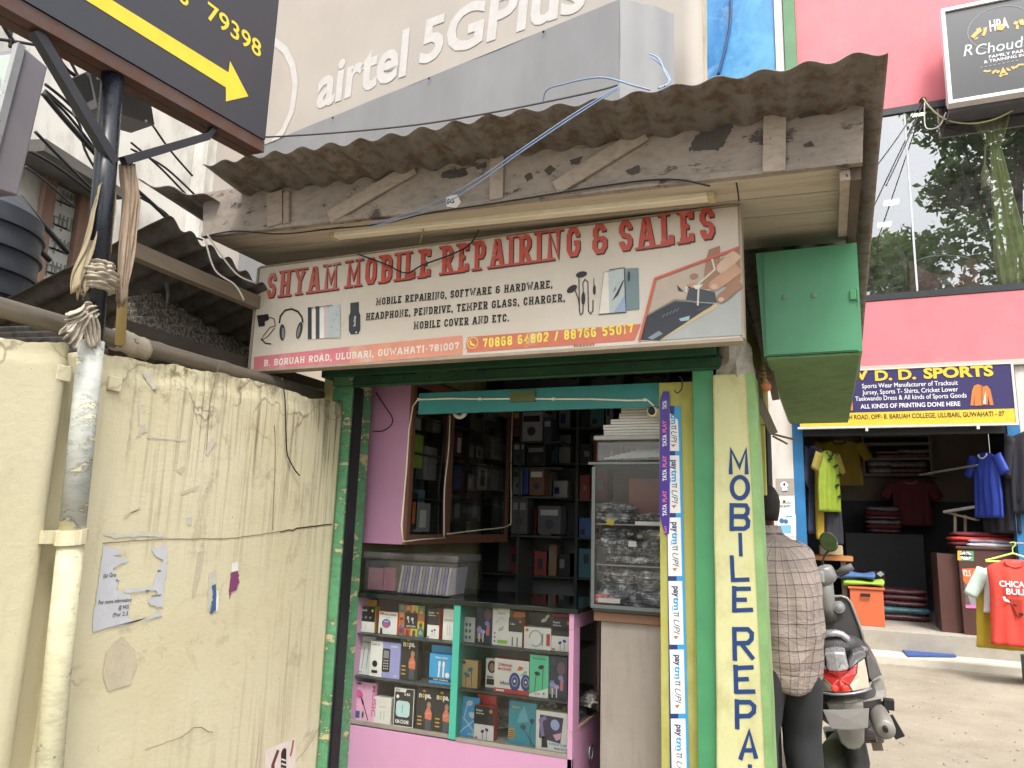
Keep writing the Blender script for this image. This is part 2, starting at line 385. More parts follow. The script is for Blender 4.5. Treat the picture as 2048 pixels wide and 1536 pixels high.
def m_yellow_wall(nm, yo, am):
    t = NT(nm); s = t.sep()
    big = t.noise(1.4, 6, .6); fine = t.noise(26, 6, .7)
    c = t.mix(t.ramp(big, .3, .72), rgba('#dad1ae', .80), rgba('#e4ddc2', .82))
    c = t.mix(t.mth('MULTIPLY', t.ramp(t.noise(4.5, 8, .7), .55, .75), .5), c, rgba('#cbbd9a', .74))
    # rain streaks: tall narrow noise, strongest on the stretch beside the green frame and the middle
    sv = t.map((1, 17, .55)); st = t.noise(2.2, 5, .62, sv, .25)
    zone = t.ramp(t.noise(1.9, 2, .5, t.map((1, 1.2, .5), loc=(0, .35, .2))), .42, .62)
    hz = t.n('ShaderNodeMapRange'); t.l(s[2], hz.inputs[0]); hz.inputs[1].default_value = 1.20; hz.inputs[2].default_value = 1.95
    yz = t.n('ShaderNodeMapRange'); t.l(s[1], yz.inputs[0]); yz.inputs[1].default_value = 1.75-yo; yz.inputs[2].default_value = 2.45-yo
    k = t.mth('MULTIPLY', t.ramp(st, .50, .66), t.mth('ADD', t.mth('MULTIPLY', zone, .45), t.mth('MULTIPLY', t.mth('MULTIPLY', hz.outputs[0], yz.outputs[0]), .75)), True)
    c = t.mix(t.mth('MULTIPLY', k, .75*am), c, rgba('#5e5240', .6))
    sv2 = t.map((1, 46, .8)); k2 = t.mth('MULTIPLY', t.ramp(t.noise(2, 4, .6, sv2), .55, .66), t.mth('MULTIPLY', t.mth('MULTIPLY', yz.outputs[0], hz.outputs[0]), 1.0*am), True)
    k2 = t.mth('MULTIPLY', k2, t.ramp(t.noise(2.6, 6, .68), .42, .62))
    c = t.mix(k2, c, rgba('#4c4436', .6))
    c = t.mix(t.mth('MULTIPLY', t.ramp(t.noise(3.4, 8, .72, None, .4), .56, .70), .55*am), c, rgba('#8a7f68', .66))
    # moss under the coping
    mz = t.n('ShaderNodeMapRange'); t.l(s[2], mz.inputs[0]); mz.inputs[1].default_value = 1.80; mz.inputs[2].default_value = 2.08
    yb = t.mth('SUBTRACT', 1.0, t.mth('MULTIPLY', t.mth('ABSOLUTE', t.mth('SUBTRACT', s[1], 2.06-yo)), 2.6), True)
    mo = t.mth('MULTIPLY', t.ramp(t.noise(11, 8, .75), .50, .60), t.mth('MULTIPLY', mz.outputs[0], yb), True)
    c = t.mix(t.mth('MULTIPLY', mo, am), c, rgba('#6f6b34', .6))
    ez = t.n('ShaderNodeMapRange'); t.l(s[2], ez.inputs[0]); ez.inputs[1].default_value = 1.98; ez.inputs[2].default_value = 2.1
    c = t.mix(t.mth('MULTIPLY', t.mth('MULTIPLY', t.ramp(t.noise(9, 7, .7), .46, .60), ez.outputs[0]), .85), c, rgba('#4d463a', .6))
    # small chips down to bare plaster, and hairline cracks
    c = t.mix(t.ramp(t.noise(13, 7, .75, None, .6), .70, .725), c, rgba('#a79f92', .68))
    c = t.mix(t.ramp(t.noise(34, 3, .6), .755, .775), c, rgba('#39332b', .7))
    vo = t.n('ShaderNodeTexVoronoi', feature='DISTANCE_TO_EDGE'); vo.inputs['Scale'].default_value = 1.3
    wv = t.n('ShaderNodeVectorMath', operation='ADD'); t.l(t.tc, wv.inputs[0])
    ns = t.n('ShaderNodeTexNoise'); ns.inputs['Scale'].default_value = 3; ns.inputs['Detail'].default_value = 6; t.l(t.tc, ns.inputs['Vector']); 
    sc = t.n('ShaderNodeVectorMath', operation='SCALE'); sc.inputs[3].default_value = .55; t.l(ns.outputs['Color'], sc.inputs[0]); t.l(sc.outputs[0], wv.inputs[1]); t.l(wv.outputs[0], vo.inputs['Vector'])
    ck = t.mth('MULTIPLY', t.ramp(vo.outputs['Distance'], .003, .010, (1, 1, 1, 1), (0, 0, 0, 1)), t.ramp(t.noise(1.7, 3), .5, .6))
    c = t.mix(t.mth('MULTIPLY', ck, .55), c, rgba('#6f6248', .6))
    h = t.mix(.25, t.noise(5, 6, .55), t.noise(40, 4, .6, t.map((1, 1, 1.6)))); t.bump(h, .42, .016)
    return t.fin(c, .85, 0, .2)
def m_peel(name, a, b, dark, sc=6, lim=.62):
    """old board paint flaking to the dark wood underneath"""
    t = NT(name); v = t.map((1, 1, 2.2)); n = t.noise(sc, 9, .72, v, .2); w = t.noise(sc*.35, 5, .6)
    c = t.mix(t.ramp(w, .3, .7), rgba(a), rgba(b)); c = t.mix(t.mth('MULTIPLY', t.ramp(t.noise(sc*2.6, 7, .7, v), .45, .72), .6), c, rgba(a, .55))
    pk = t.ramp(n, lim, lim+.012); c = t.mix(pk, c, rgba(dark))
    ed = t.mth('MULTIPLY', t.ramp(n, lim-.035, lim), t.mth('SUBTRACT', 1, pk)); c = t.mix(t.mth('MULTIPLY', ed, .5), c, rgba('#4a3c30', .7))
    c = t.mix(t.mth('MULTIPLY', t.ramp(t.noise(60, 2, .5), .72, .76), .8), c, rgba('#2a221d'))
    t.bump(t.mix(.5, t.mth('SUBTRACT', 1, pk), t.noise(sc*6, 4, .6, v)), .5, .006); return t.fin(c, .85, 0, .2)
def m_wood(name, a, b, k=1.0, axis=0, sc=3, rough=.7):
    t = NT(name); st = [9, 9, 9]; st[axis] = .7
    v = t.map(tuple(st)); n = t.noise(sc, 7, .62, v, .6); n2 = t.noise(2.5, 5, .6)
    c = t.mix(t.ramp(n, .3, .72), rgba(a, k), rgba(b, k)); c = t.mix(t.mth('MULTIPLY', t.ramp(n2, .5, .75), .5), c, rgba(a, k*.55))
    t.bump(n, .35, .004); return t.fin(c, rough, 0, .3)
def m_tin(name, a='#7d7670', b='#918a84', rust='#6a5240', r=.6):
    t = NT(name); n = t.noise(3.2, 8, .68); n2 = t.noise(16, 6, .7); v = t.map((6, .6, .6)); n3 = t.noise(3, 6, .65, v)
    c = t.mix(t.ramp(n, .32, .7), rgba(a, .8), rgba(b, .8)); c = t.mix(t.mth('MULTIPLY', t.ramp(n2, .46, .62), .8), c, rgba(rust, .75))
    c = t.mix(t.mth('MULTIPLY', t.ramp(n3, .55, .72), .6), c, rgba('#5a4c42', .8)); t.bump(n2, .25, .004); return t.fin(c, r, .15, .3)
def m_grime(name, a, b, dirt, k=.75, sc=2, st=(1, 1, .35), amt=.6, rough=.8):
    t = NT(name); n = t.noise(sc, 8, .66); v = t.map(st); n2 = t.noise(sc*2.2, 7, .68, v)
    c = t.mix(t.ramp(n, .3, .7), rgba(a, k), rgba(b, k)); c = t.mix(t.mth('MULTIPLY', t.ramp(n2, .48, .72), amt), c, rgba(dirt, k))
    t.bump(t.noise(sc*12, 4, .65), .25, .006); return t.fin(c, rough, 0, .3)
MG = m_yellow_wall('cream_yellow_limewash', 2.4, 1.0); MG2 = m_yellow_wall('cream_limewash_left', -1.2, .25)
GREEN = worn('green_enamel', '#4f9a6a', .80, .42, 0, .16, 4, '#5a4a3a', .30, 12, .15)
GREEN_D = worn('dark_green_enamel', '#2c5a3c', .62, .5, 0, .25, 4, '#3a3028', .5, 8, .2)
GREEN_P = m_peel('flaking_green_paint', '#578c66', '#68a07a', '#b7b089', 7, .55)
YG = m_grime('yellow_green_wash', '#bcb860', '#c9c878', '#8d8440', .76, 3, (1, 1, .5), .5)
YP = m_grime('pale_yellow_wash', '#d5d298', '#dcdcae', '#a59a62', .80, 3, (1, 1, .6), .55)
TEAL = worn('teal_laminate', '#2f8f8c', .75, .4, 0, .1, 4)
PINK = worn('pink_laminate', '#cf9abd', .80, .45, 0, .06, 3, '#8a5a78', .12, 14, .05)
DARKM = worn('blackened_steel', '#2b2c30', .7, .5, .2, .25, 8, '#4a3a30', .3)
CREAMP = worn('cream_plastic', '#f0e8d2', .95, .4, 0, .06, 4, '#a89f88', .2)
WHITEP = worn('white_plastic', '#e6e4e0', .88, .35, 0, .05, 4, '#b0aaa0', .15)
BLACKP = worn('black_plastic', '#232326', .8, .4, 0, .15, 6)
STEEL = worn('galvanised_sheet', '#9c9da0', .64, .55, .1, .12, 2.2, '#6f665e', .42, 3.5, .08, (1, 1, .4))
# ================================================================== GROUND
gb = MB(); gb.grid(lambda u, v: (-60+120*u, -60+140*v, 0.015*NZ.noise(V3((u*40, v*45, 0)))-.0), 120, 140)
tag(gb.build('ground', m_ground(), smooth=True), None, None, kind='structure')
b = MB(); rp_ = random.Random(9)
for k in range(700):
    x, y, s_ = rp_.uniform(-.2, 3.2), rp_.uniform(3.6, 10.2), rp_.choice((.003, .004, .005, .008)); rr_ = [[(x+s_*q_*cos(a)*rp_.uniform(.7, 1.2), y+s_*q_*sin(a)*rp_.uniform(.7, 1.2), .008+s_*h_) for a in (0, 1.1, 2.3, 3.4, 4.6, 5.5)] for q_, h_ in ((1, -.6), (.9, .4), (.4, .8))]; b.loft(rr_)
tag(b.build('gravel', m_concrete('grit', '#7d766c', '#b0a698', 30)), 'loose grit and small stones strewn over the sandy yard', 'grit', kind='stuff')
road = MB(); road.box(-60, 60, -12, -4, -.05, .045)
tag(road.build('road', m_concrete('asphalt', '#4a4a4c', '#56565a', 2)), None, None, kind='structure')
# ================================================================== THE SHOP
KX0, KX1, KY, KYB = -2.24, -.235, 3.1, 5.3
shop = thing('mobile_shop', 'small phone repair shop with green frame and rusty tin roof beside the cream wall', 'shop', (-1.3, KY, 0))
# pillar
p = MB()
zb, zt = 0.0, 2.13
def pil(z): t = z/2.13; return (-.438+.022*t, -.222-.038*t)
n = 10
def pg(f):
    return f
rings = []
for i in range(n+1):
    z = zt*i/n; a, b = pil(z); j = .004*NZ.noise(V3((3, z*3, 0)))
    rings.append([(a+j, KY, z), (b+j, KY, z), (b+j+.002, KY+.26, z), (a+j, KY+.26, z)])
p.loft(rings); pillar = p.build('pillar', YP, shop, bev=.008)
p = MB(); p.loft([[(pil(zt*i/n)[1]-.022, KY-.004, zt*i/n), (pil(zt*i/n)[1]+.006, KY-.004, zt*i/n), (pil(zt*i/n)[1]+.006, KY+.2, zt*i/n), (pil(zt*i/n)[1]-.022, KY+.2, zt*i/n)] for i in range(n+1)])
p.build('edge_strip', worn('light_green_enamel', '#8fb878', .75, .5, 0, .2, 6, '#6a7a50', .3), pillar)
A = Art((-.33, KY-.0005, 0), (1, 0, 0), (0, 0, 1)); navy = ink('#1d3f78', .8, .55)
def hand(pts, w=13, L=0, ex=0):
    q = [A.px(*a) for a in pts]; A.stroke(q, w/FPX*2.95, navy, L, (.006, .006), ex)
S = 400/1536
def c3(x, y): return (1160+x*S, 740+y*S)
def c4(x, y): return (1160+x*S, 1136+y*S)
hand([c3(1158, 790), c3(1160, 612), c3(1225, 745), c3(1275, 612), c3(1280, 790)], 8.2)
def oval(cx, cy, rx, ry, f=c3, n=18): return [f(cx+rx*cos(2*pi*k/n), cy+ry*sin(2*pi*k/n)) for k in range(n)]
o_ = oval(1228, 903, 62, 82); hand(o_+[o_[0]], 8.6)
hand([c3(1165, 1035), c3(1165, 1225)], 8.6); hand([c3(1165, 1038), c3(1275, 1040), c3(1288, 1065), c3(1285, 1100), c3(1262, 1122), c3(1178, 1122)], 8.4, 0, .0001)
hand([c3(1178, 1124), c3(1270, 1128), c3(1292, 1160), c3(1288, 1200), c3(1262, 1218), c3(1178, 1218)], 8.4, 0, .0002)
hand([c3(1230, 1262), c3(1236, 1420)], 7.2)
hand([c3(1166, 1435), c4(1175, 92), c4(1290, 88)], 8)
hand([c4(1185, 150), c4(1185, 330)], 8.6); hand([c4(1180, 160), c4(1300, 158)], 8, 0, .0001); hand([c4(1190, 243), c4(1270, 243)], 8, 0, .0002); hand([c4(1190, 325), c4(1318, 320)], 8, 0, .0003)
hand([c4(1185, 465), c4(1190, 700)], 8.6); hand([c4(1185, 470), c4(1290, 470), c4(1320, 500), c4(1318, 545), c4(1290, 575), c4(1200, 578)], 8.4, 0, .0001); hand([c4(1240, 582), c4(1325, 690)], 8.2, 0, .0002)
hand([c4(1195, 755), c4(1200, 950)], 8.6); hand([c4(1190, 768), c4(1322, 762)], 8, 0, .0001); hand([c4(1200, 855), c4(1285, 852)], 8, 0, .0002); hand([c4(1200, 950), c4(1335, 948)], 8, 0, .0003)
hand([c4(1205, 1020), c4(1208, 1225)], 8.6); hand([c4(1205, 1030), c4(1305, 1030), c4(1338, 1060), c4(1335, 1105), c4(1300, 1135), c4(1215, 1138)], 8.4, 0, .0001)
hand([c4(1235, 1460), c4(1300, 1255), c4(1350, 1450)], 8.4); hand([c4(1262, 1400), c4(1330, 1398)], 7.5, 0, .0001)
hand([c4(1305, 1520), c4(1315, 1700)], 7.5)
A.build('lettering', pillar)
# concrete lump on top of the pillar
p = MB(); rr = []
for i in range(9):
    z = 2.10+.17*i/8; rg = []
    for k in range(18):
        a = 2*pi*k/18; q = NZ.noise(V3((cos(a)*2, sin(a)*2, z*14)))
        rg.append((-.335+cos(a)*(.085+.02*q-.022*i/8), KY+.1+sin(a)*(.1+.03*q), z))
    rr.append(rg)
p.loft(rr); p.build('concrete_cap', m_concrete('broken_concrete', '#8f8a82', '#b0aba2', 22), pillar)
# frames and jambs
for nm, x0, x1, y0, y1, z0, z1, m in (
    ('door_jamb', -.505, -.418, KY+.03, KY+.24, 0, 2.25, GREEN), ('door_jamb', -2.325, -2.204, KY+.02, KY+.2, 0, 2.25, GREEN_P)):
    MB().box(x0, x1, y0, y1, z0, z1).build(nm, m, shop, bev=.004)
MB().box(-.655, -.508, KY+.075, KY+.22, 0, 2.12).build('inner_jamb', YG, shop, bev=.003)
b = MB(); b.box(-2.203, -2.188, KY+.035, KY+.10, 0, 2.16); b.box(-2.199, -2.194, KY+.028, KY+.034, 0, 2.16, 0); b.build('shutter_channel', DARKM, shop)
# lintel: rolled edges of the shutter housing
b = MB(); b.box(-2.36, -.40, KY-.02, KY+.02, 2.212, 2.262)
b.box(-2.33, -.385, KY+.021, KY+.06, 2.166, 2.210); b.tube([(-2.32, KY+.03, 2.165), (-.39, KY+.03, 2.165)], .011, 8)
for k in range(13): b.tube([(-2.2+.145*k, KY+.012, 2.188), (-2.2+.145*k, KY+.022, 2.188)], .007, 8)
b.build('shutter_rail', GREEN_D, shop, bev=.003)
b = MB(); b.tube([(-2.33, KY+.16, 2.44), (-.40, KY+.16, 2.44)], .155, 20); b.box(-2.38, -2.33, KY-.01, KY+.33, 2.21, 2.7); b.box(-.40, -.36, KY-.01, KY+.33, 2.262, 2.7)
b.build('shutter_roll', worn('mid_green_enamel', '#2f6d44', .75, .5, 0, .2, 3, '#30402f', .3), shop, smooth=False)
MB().box(-1.86, -.657, KY+.10, KY+.12, 2.02, 2.125).build('header_panel', TEAL, shop)
MB().box(-1.36, -1.235, KY+.085, KY+.099, 2.062, 2.112).build('wooden_block', m_wood('green_stained_wood', '#5e6a44', '#7a8258', .7), shop)
# shell
SH = worn('interior_dark_paint', '#94969a', .85, .7, 0, .1, 3)
MB().box(-2.34, -.36, KYB, KYB+.1, 0, 2.6).build('back_wall', SH, shop)
MB().box(-2.44, -2.34, KY+.1, KYB+.1, 0, 2.7).build('side_wall', YP, shop)
b = MB(); b.box(-.41, -.352, KY+.261, KYB+.1, .0, .62, 0); b.box(-.41, -.352, KY+.261, KYB+.1, .62, 1.02, 1); b.box(-.41, -.352, KY+.261, KY+.5, 1.021, 2.6, 1); b.box(-.41, -.352, 4.5, KYB+.1, 1.021, 2.6, 1); b.box(-.41, -.352, KY+.501, 4.499, 2.1, 2.6, 1)
b.build('side_wall', [GREEN, YG], shop)
MB().box(-2.34, -.41, KY+.2, KYB, -.02, .1).build('floor', m_concrete('cement_floor', '#9a968e', '#aaa59c'), shop)
MB().box(-2.44, -.352, KY+.33, KYB+.1, 2.601, 2.66).build('ceiling', m_wood('dark_ceiling_board', '#8a7d70', '#9b8d80', .8), shop)
# soffit of planks under the overhang: left edge sits higher than the right
def sz(x): return 2.708 + (-x+.15)/2.85*.10
b = MB()
for k in range(4):
    y0 = 2.57+.178*k
    b.hexa([(-2.70, y0, sz(-2.7)), (-2.70, y0+.172, sz(-2.7)), (-2.70, y0+.172, sz(-2.7)+.02), (-2.70, y0, sz(-2.7)+.02)], [(.115, y0, sz(.115)), (.115, y0+.172, sz(.115)), (.115, y0+.172, sz(.115)+.02), (.115, y0, sz(.115)+.02)])
b.build('soffit', m_grime('weathered_planks', '#cabdac', '#d6cab8', '#8a7c6c', .80, 3, (.25, 3, 3), .65), shop)
b = MB(); b.box(-2.7, .115, 2.57, 3.27, sz(-2.7)+.022, sz(-2.7)+.03); b.build('soffit_backing', SH, shop)
# fascia board with battens
FY = 2.55
fb = [aY(405, 405, FY), aY(405, 475, FY), aY(1725, 327, FY), aY(1730, 215, FY)]
FAS = m_peel('flaking_brown_board', '#948a82', '#a79c92', '#5a5456', 5.5, .60); FAS2 = m_peel('pale_batten_wood', '#a2958a', '#b4a79a', '#6a5c50', 9, .72)
b = MB(); N_ = 60; tp = []; bt = []
for i in range(N_+1):
    t = i/N_; q = fb[0].lerp(fb[3], t); r = fb[1].lerp(fb[2], t)
    q = q + V3((0, 0, .05)); r = r + V3((0, 0, .006*NZ.noise(V3((t*30, 0, 5)))))
    tp.append(q); bt.append(r)
for i in range(N_):
    b.add([bt[i], bt[i+1], tp[i+1], tp[i], bt[i]+V3((0, .02, 0)), bt[i+1]+V3((0, .02, 0)), tp[i+1]+V3((0, .02, 0)), tp[i]+V3((0, .02, 0))], [(0, 1, 2, 3), (7, 6, 5, 4), (0, 4, 5, 1)])
fas = b.build('fascia', FAS, shop, weld=True)
def batten(ax, ay, bx, by, w):
    a, c = aY(ax, ay, FY-.006), aY(bx, by, FY-.006); d = (c-a).normalized(); s_ = V3((-d.z, 0, d.x))*w/2
    MB().prism([a-s_, a+s_, c+s_, c-s_], (0, -.012, 0)).build('batten', FAS2, fas, bev=.002)
batten(552, 452, 552, 385, .085); batten(575, 448, 575, 385, .03); batten(660, 436, 830, 336, .062); batten(994, 400, 996, 305, .058)
batten(1112, 378, 1290, 268, .062); batten(1548, 345, 1550, 232, .075)
A = Art(V3((0, FY-.001, 0)), (1, 0, 0), (0, 0, 1), .0008, .0006); DKP = worn('bared_dark_wood', '#625c5a', .7, .8, 0, .25, 9)
def flake(pts, L=0, n=6, jit=5):
    out = []
    for i in range(len(pts)):
        a, c = pts[i], pts[(i+1) % len(pts)]
        for k in range(n): t = k/n; out.append(A.px(a[0]+(c[0]-a[0])*t+jit*NZ.noise(V3((i*3.1+t*4, a[0]*.1, 0))), a[1]+(c[1]-a[1])*t+jit*NZ.noise(V3((i*2.3+t*4, a[1]*.1, 9)))))
    A.poly(out, DKP, L)
flake([(1384, 282), (1402, 262), (1420, 246), (1468, 246), (1462, 262), (1452, 282), (1438, 302), (1412, 300), (1378, 302)]); flake([(884, 344), (932, 334), (936, 350), (902, 358), (884, 356)]); flake([(1088, 340), (1100, 330), (1112, 338), (1098, 352)], 0, 4, 3); flake([(1048, 352), (1062, 344), (1066, 356), (1054, 364)], 0, 4, 3); flake([(1140, 320), (1166, 312), (1160, 326), (1142, 330)], 0, 4, 3); flake([(1250, 342), (1276, 330), (1282, 344), (1262, 350)], 0, 4, 4); flake([(1606, 288), (1622, 282), (1630, 292), (1608, 294)], 0, 4, 3); flake([(590, 362), (640, 352), (655, 362), (600, 374)], 0, 4, 4); flake([(950, 332), (975, 322), (972, 334), (955, 340)], 0, 4, 3); flake([(1590, 228), (1700, 208), (1690, 222), (1600, 238)], 0, 5, 4)
A.mb.build('bare_patches', A.mats, fas)
q0, q1 = fb[1], fb[2]; b = MB(); b.hexa([q0+V3((0, -.010, -.0)), q0+V3((0, -.001, 0)), q0+V3((0, -.001, .022)), q0+V3((0, -.010, .022))], [q1+V3((0, -.010, 0)), q1+V3((0, -.001, 0)), q1+V3((0, -.001, .022)), q1+V3((0, -.010, .022))])
b.build('bottom_strip', FAS, fas)
# barge board and corner brace at the right end
b = MB(); b.box(.118, .150, 2.575, 3.26, 2.664, 2.84); b.build('barge_board', worn('brown_stained_wood', '#6a5a50', .7, .8, 0, .2, 5, '#3c322c', .4), shop)
MB().box(.085, .1175, 2.575, 3.1, 2.668, 2.705).build('edge_batten', FAS2, shop)
# corrugated roof
TIN = m_tin('weathered_tin')
fl, fr = aY(405, 332, 2.30), aY(1776, 101, 2.30)
def tinf(u, v):
    x = fl.x + (fr.x-fl.x)*u; zf = fl.z + (fr.z-fl.z)*u; y = 2.30 + 3.1*v**1.6
    y += (.012*NZ.noise(V3((x*2.2, 3, 1))) + .006*NZ.noise(V3((x*9, 3, 1))))*max(0, 1-v*8)
    a = .0145*cos(2*pi*x/.140+.5*sin(x*1.7)); z = zf - .135*(y-2.3) + a*(.8+.35*NZ.noise(V3((x*1.3, y, 2)))) + .010*NZ.noise(V3((x*1.4, y*2, 7)))
    if u > .985: z += 0
    xx = x + (-.10*(v**1.6)*3.1/.95*.35 if u == 1 else 0)
    return (x, y, z)
b = MB(); b.grid(tinf, 260, 22); b.build('roof_sheet', TIN, shop, smooth=True, solid=.004)
fl2 = aY(275, 362, 2.42); fr2 = aY(425, 396, 2.50)
b = MB(); b.grid(lambda u, v: V3(fl2).lerp(V3(fr2), u)+V3((.0, v*.9, -.10*v + .012*cos(u*14))), 24, 6); b.build('roof_flap', TIN, shop, smooth=True, solid=.005)
# ================================================================== SHOP SIGN
SY = 2.77
s00, s10, s11, s01 = aY(507, 742, SY), aY(1485, 672, SY), aY(1475, 407, SY), aY(512, 540, SY)
sx0, sx1, sz0, sz1 = (s00.x+s01.x)/2, (s10.x+s11.x)/2, (s00.z+s10.z)/2, (s01.z+s11.z)/2
sgn = thing('shop_sign', 'long faded white shop sign advertising mobile repairing and sales, under the tube light', 'sign', ((sx0+sx1)/2, SY, sz0))
t_ = NT('sun_faded_flex'); n1 = t_.noise(2.2, 6, .6); cc = t_.mix(t_.ramp(n1, .3, .75), rgba('#d8cdbf', .82), rgba('#e2dad0', .84))
cc = t_.mix(t_.mth('MULTIPLY', t_.ramp(t_.noise(9, 7, .7), .58, .8), .35), cc, rgba('#b09c84', .7)); FLEX = t_.fin(cc, .45, 0, .4)
MB().box(sx0, sx1, SY, SY+.06, sz0, sz1).build('panel', FLEX, sgn, bev=.003)
fm = worn('rusty_tin_edge', '#b9aa98', .75, .6, .2, .15, 6, '#6b4a34', .55, 14)
b = MB(); b.box(sx0-.004, sx1+.004, SY-.006, SY+.062, sz0-.012, sz0-.001); b.box(sx0-.012, sx0-.001, SY-.004, SY+.06, sz0, sz1); b.box(sx1+.001, sx1+.010, SY-.004, SY+.06, sz0, sz1); b.box(sx0, sx1, SY-.003, SY+.06, sz1+.001, sz1+.007)
b.build('frame', fm, sgn)
A = Art((sx0, SY-.001, sz0), (1, 0, 0), (0, 0, 1), .0008, .0006)
RED = ink('#cf5b4e', .80, .45, .12, '#dcb8a8'); REDF = ink('#d98b86', .85, .45, .25, '#e0c8c2'); BLK = ink('#231f20', .8, .45); BRN = ink('#4a2a28', .8, .45)
SAL = ink('#d97c66', .82, .45, .1, '#e0b4a4'); PNK = ink('#d9808a', .85, .45, .22, '#e2bcb8'); OR2 = ink('#e39b84', .85, .45, .3, '#e2c4b6'); WHT = ink('#efe6de', .85); YEL = ink('#f0e060', .92); GRY = ink('#8b9aa4', .8); GRYD = ink('#3a3f48', .8); LBL = ink('#a9c2cc', .85); SKIN = ink('#c79e82', .85); SKIND = ink('#a77f68', .85)
SKINL = ink('#d8b9a2', .85); DGR = ink('#4b5058', .8); CRM = ink('#cdb993', .85); WAR = ink('#c6b6a6', .85); LBL2 = ink('#c2ccd0', .85); PAPER = ink('#ebe8e4', .9)
def px(x, y): return A.px(x, y)
hT = .134
def blk(t, a, c, h, m, L, **k): A.block(t, px(*a), px(*c), h, m, L, **k)
for w, a, c in (('SHYAM', (532, 598), (676, 579)), ('MOBILE', (690, 576), (862, 553)), ('REPAIRING', (880, 550), (1162, 513)), ('&', (1183, 511), (1216, 507)), ('SALES', (1237, 505), (1432, 478))):
    blk(w, a, c, hT, BRN, 1, tw=.205, off=(.0042, -.0062)); blk(w, a, c, hT, RED if w != 'SHYAM' else ink('#c96a5e', .82, .45, .2, '#e0b8ac'), 2, tw=.205)
blk('MOBILE REPAIRING, SOFTWARE & HARDWARE,', (752, 611), (1105, 576), .034, BLK, 1, tw=.20)
blk('HEADPHONE, PENDRIVE, TEMPER GLASS, CHARGER,', (732, 641), (1130, 603), .034, BLK, 1, tw=.20)
blk('MOBILE COVER AND ETC.', (827, 659), (1018, 643), .034, BLK, 1, tw=.20)
# address band
W_ = sx1-sx0
def band(xa, xb, m, L=0): A.poly([px(xa[0], xa[2]), px(xb[0], xb[2]), px(xb[0], xb[1]), px(xa[0], xa[1])], m, L)
band((508, 714, 741), (700, 693, 727), PNK); band((700, 693, 727), (925, 671, 709), OR2)
A.poly([px(935, 705), px(932, 690), px(937, 674), px(1282, 648), px(1269, 681)], SAL, 0)
blk('B. BORUAH ROAD, ULUBARI, GUWAHATI-781007', (528, 733), (918, 699), .032, WHT, 2, tw=.2)
blk('70868 64802 / 88766 55017', (966, 696), (1267, 667), .041, YEL, 2, tw=.21, serif=False)
c0 = px(946, 686); A.ell(c0[0], c0[1], .026, .026, SAL, 1); ring = [(c0[0]+.024*cos(2*pi*k/20), c0[1]+.024*sin(2*pi*k/20)) for k in range(20)]; A.stroke(ring+[ring[0]], .003, YEL, 2)
A.stroke([(c0[0]-.012, c0[1]+.010), (c0[0]-.009, c0[1]-.004), (c0[0]+.010, c0[1]-.012)], .008, YEL, 2)
A.stroke([(c0[0]-.036, c0[1]-.02), (c0[0]-.042, c0[1]), (c0[0]-.036, c0[1]+.022)], .006, WHT, 2)
# pictures: charger
A.poly([px(514, 631), px(537, 628), px(538, 640), px(530, 643), px(530, 652), px(518, 654)], BLK, 1)
A.stroke([px(537, 634), px(549, 638), px(551, 652), px(540, 655), px(527, 672), px(524, 680), px(535, 674), px(550, 656)], .004, BLK, 2); A.stroke([px(522, 678), px(532, 687), px(543, 688)], .006, BLK, 3)
# headphones
A.stroke([px(559, 647), px(561, 632), px(570, 621), px(583, 618), px(596, 623), px(604, 634), px(606, 645)], .009, BLK, 1)
A.ell(*px(565, 665), .017, .042, GRYD, 2, 18, .15); A.ell(*px(599, 661), .017, .042, GRYD, 2, 18, -.15); A.ell(*px(567, 667), .008, .03, ink('#8f8f90', .8), 3, 14, .15); A.ell(*px(598, 663), .008, .03, ink('#8f8f90', .8), 3, 14, -.15)
# phone covers
for k, (x, m) in enumerate(((616, GRYD), (624, WHT), (632, DGR), (640, PAPER), (649, ink('#d8c8c8', .85)), (657, LBL2))):
    w = 9 if k < 5 else 24; yt = 615-(k*.9); yb = 679-k*.6
    A.poly([px(x, yb), px(x+w, yb-.8), px(x+w, yt-.8), px(x, yt)], m, 1+k); A.stroke([px(x+2, yt+5), px(x+2, yt+1.2), px(x+8, yt+.4), px(x+8, yt+4)], .0025, BLK, 7)
for x, y in ((670, 640), (676, 660), (664, 655), (674, 630)): A.ell(*px(x, y), .003, .004, GRY, 8, 6)
# pen drive
A.poly([px(701, 606), px(718, 604), px(718, 624), px(721, 630), px(721, 660), px(717, 668), px(702, 669), px(698, 662), px(698, 632), px(701, 626)], GRYD, 1); A.ell(*px(713, 665), .005, .004, PAPER, 2, 10)
q = px(711, 653); A.text('SanDisk', q[0], q[1], .011, PAPER, 2, .02, rot=pi/2)
# earphones
A.ell(*px(1163, 549), .024, .013, BLK, 1, 16, .1); A.ell(*px(1144, 578), .024, .014, BLK, 1, 16, .5)
A.stroke([px(1158, 553), px(1159, 620), px(1161, 630), px(1166, 626), px(1167, 588), px(1166, 566), px(1170, 559), px(1176, 564), px(1177, 622), px(1181, 628), px(1186, 622), px(1186, 600)], .004, BLK, 2)
A.stroke([px(1150, 580), px(1157, 598), px(1159, 612)], .004, BLK, 3); A.ell(*px(1167, 597), .008, .028, BLK, 4, 12); A.ell(*px(1189, 580), .006, .022, BLK, 3, 10); A.stroke([px(1188, 570), px(1188, 557)], .003, BLK, 4)
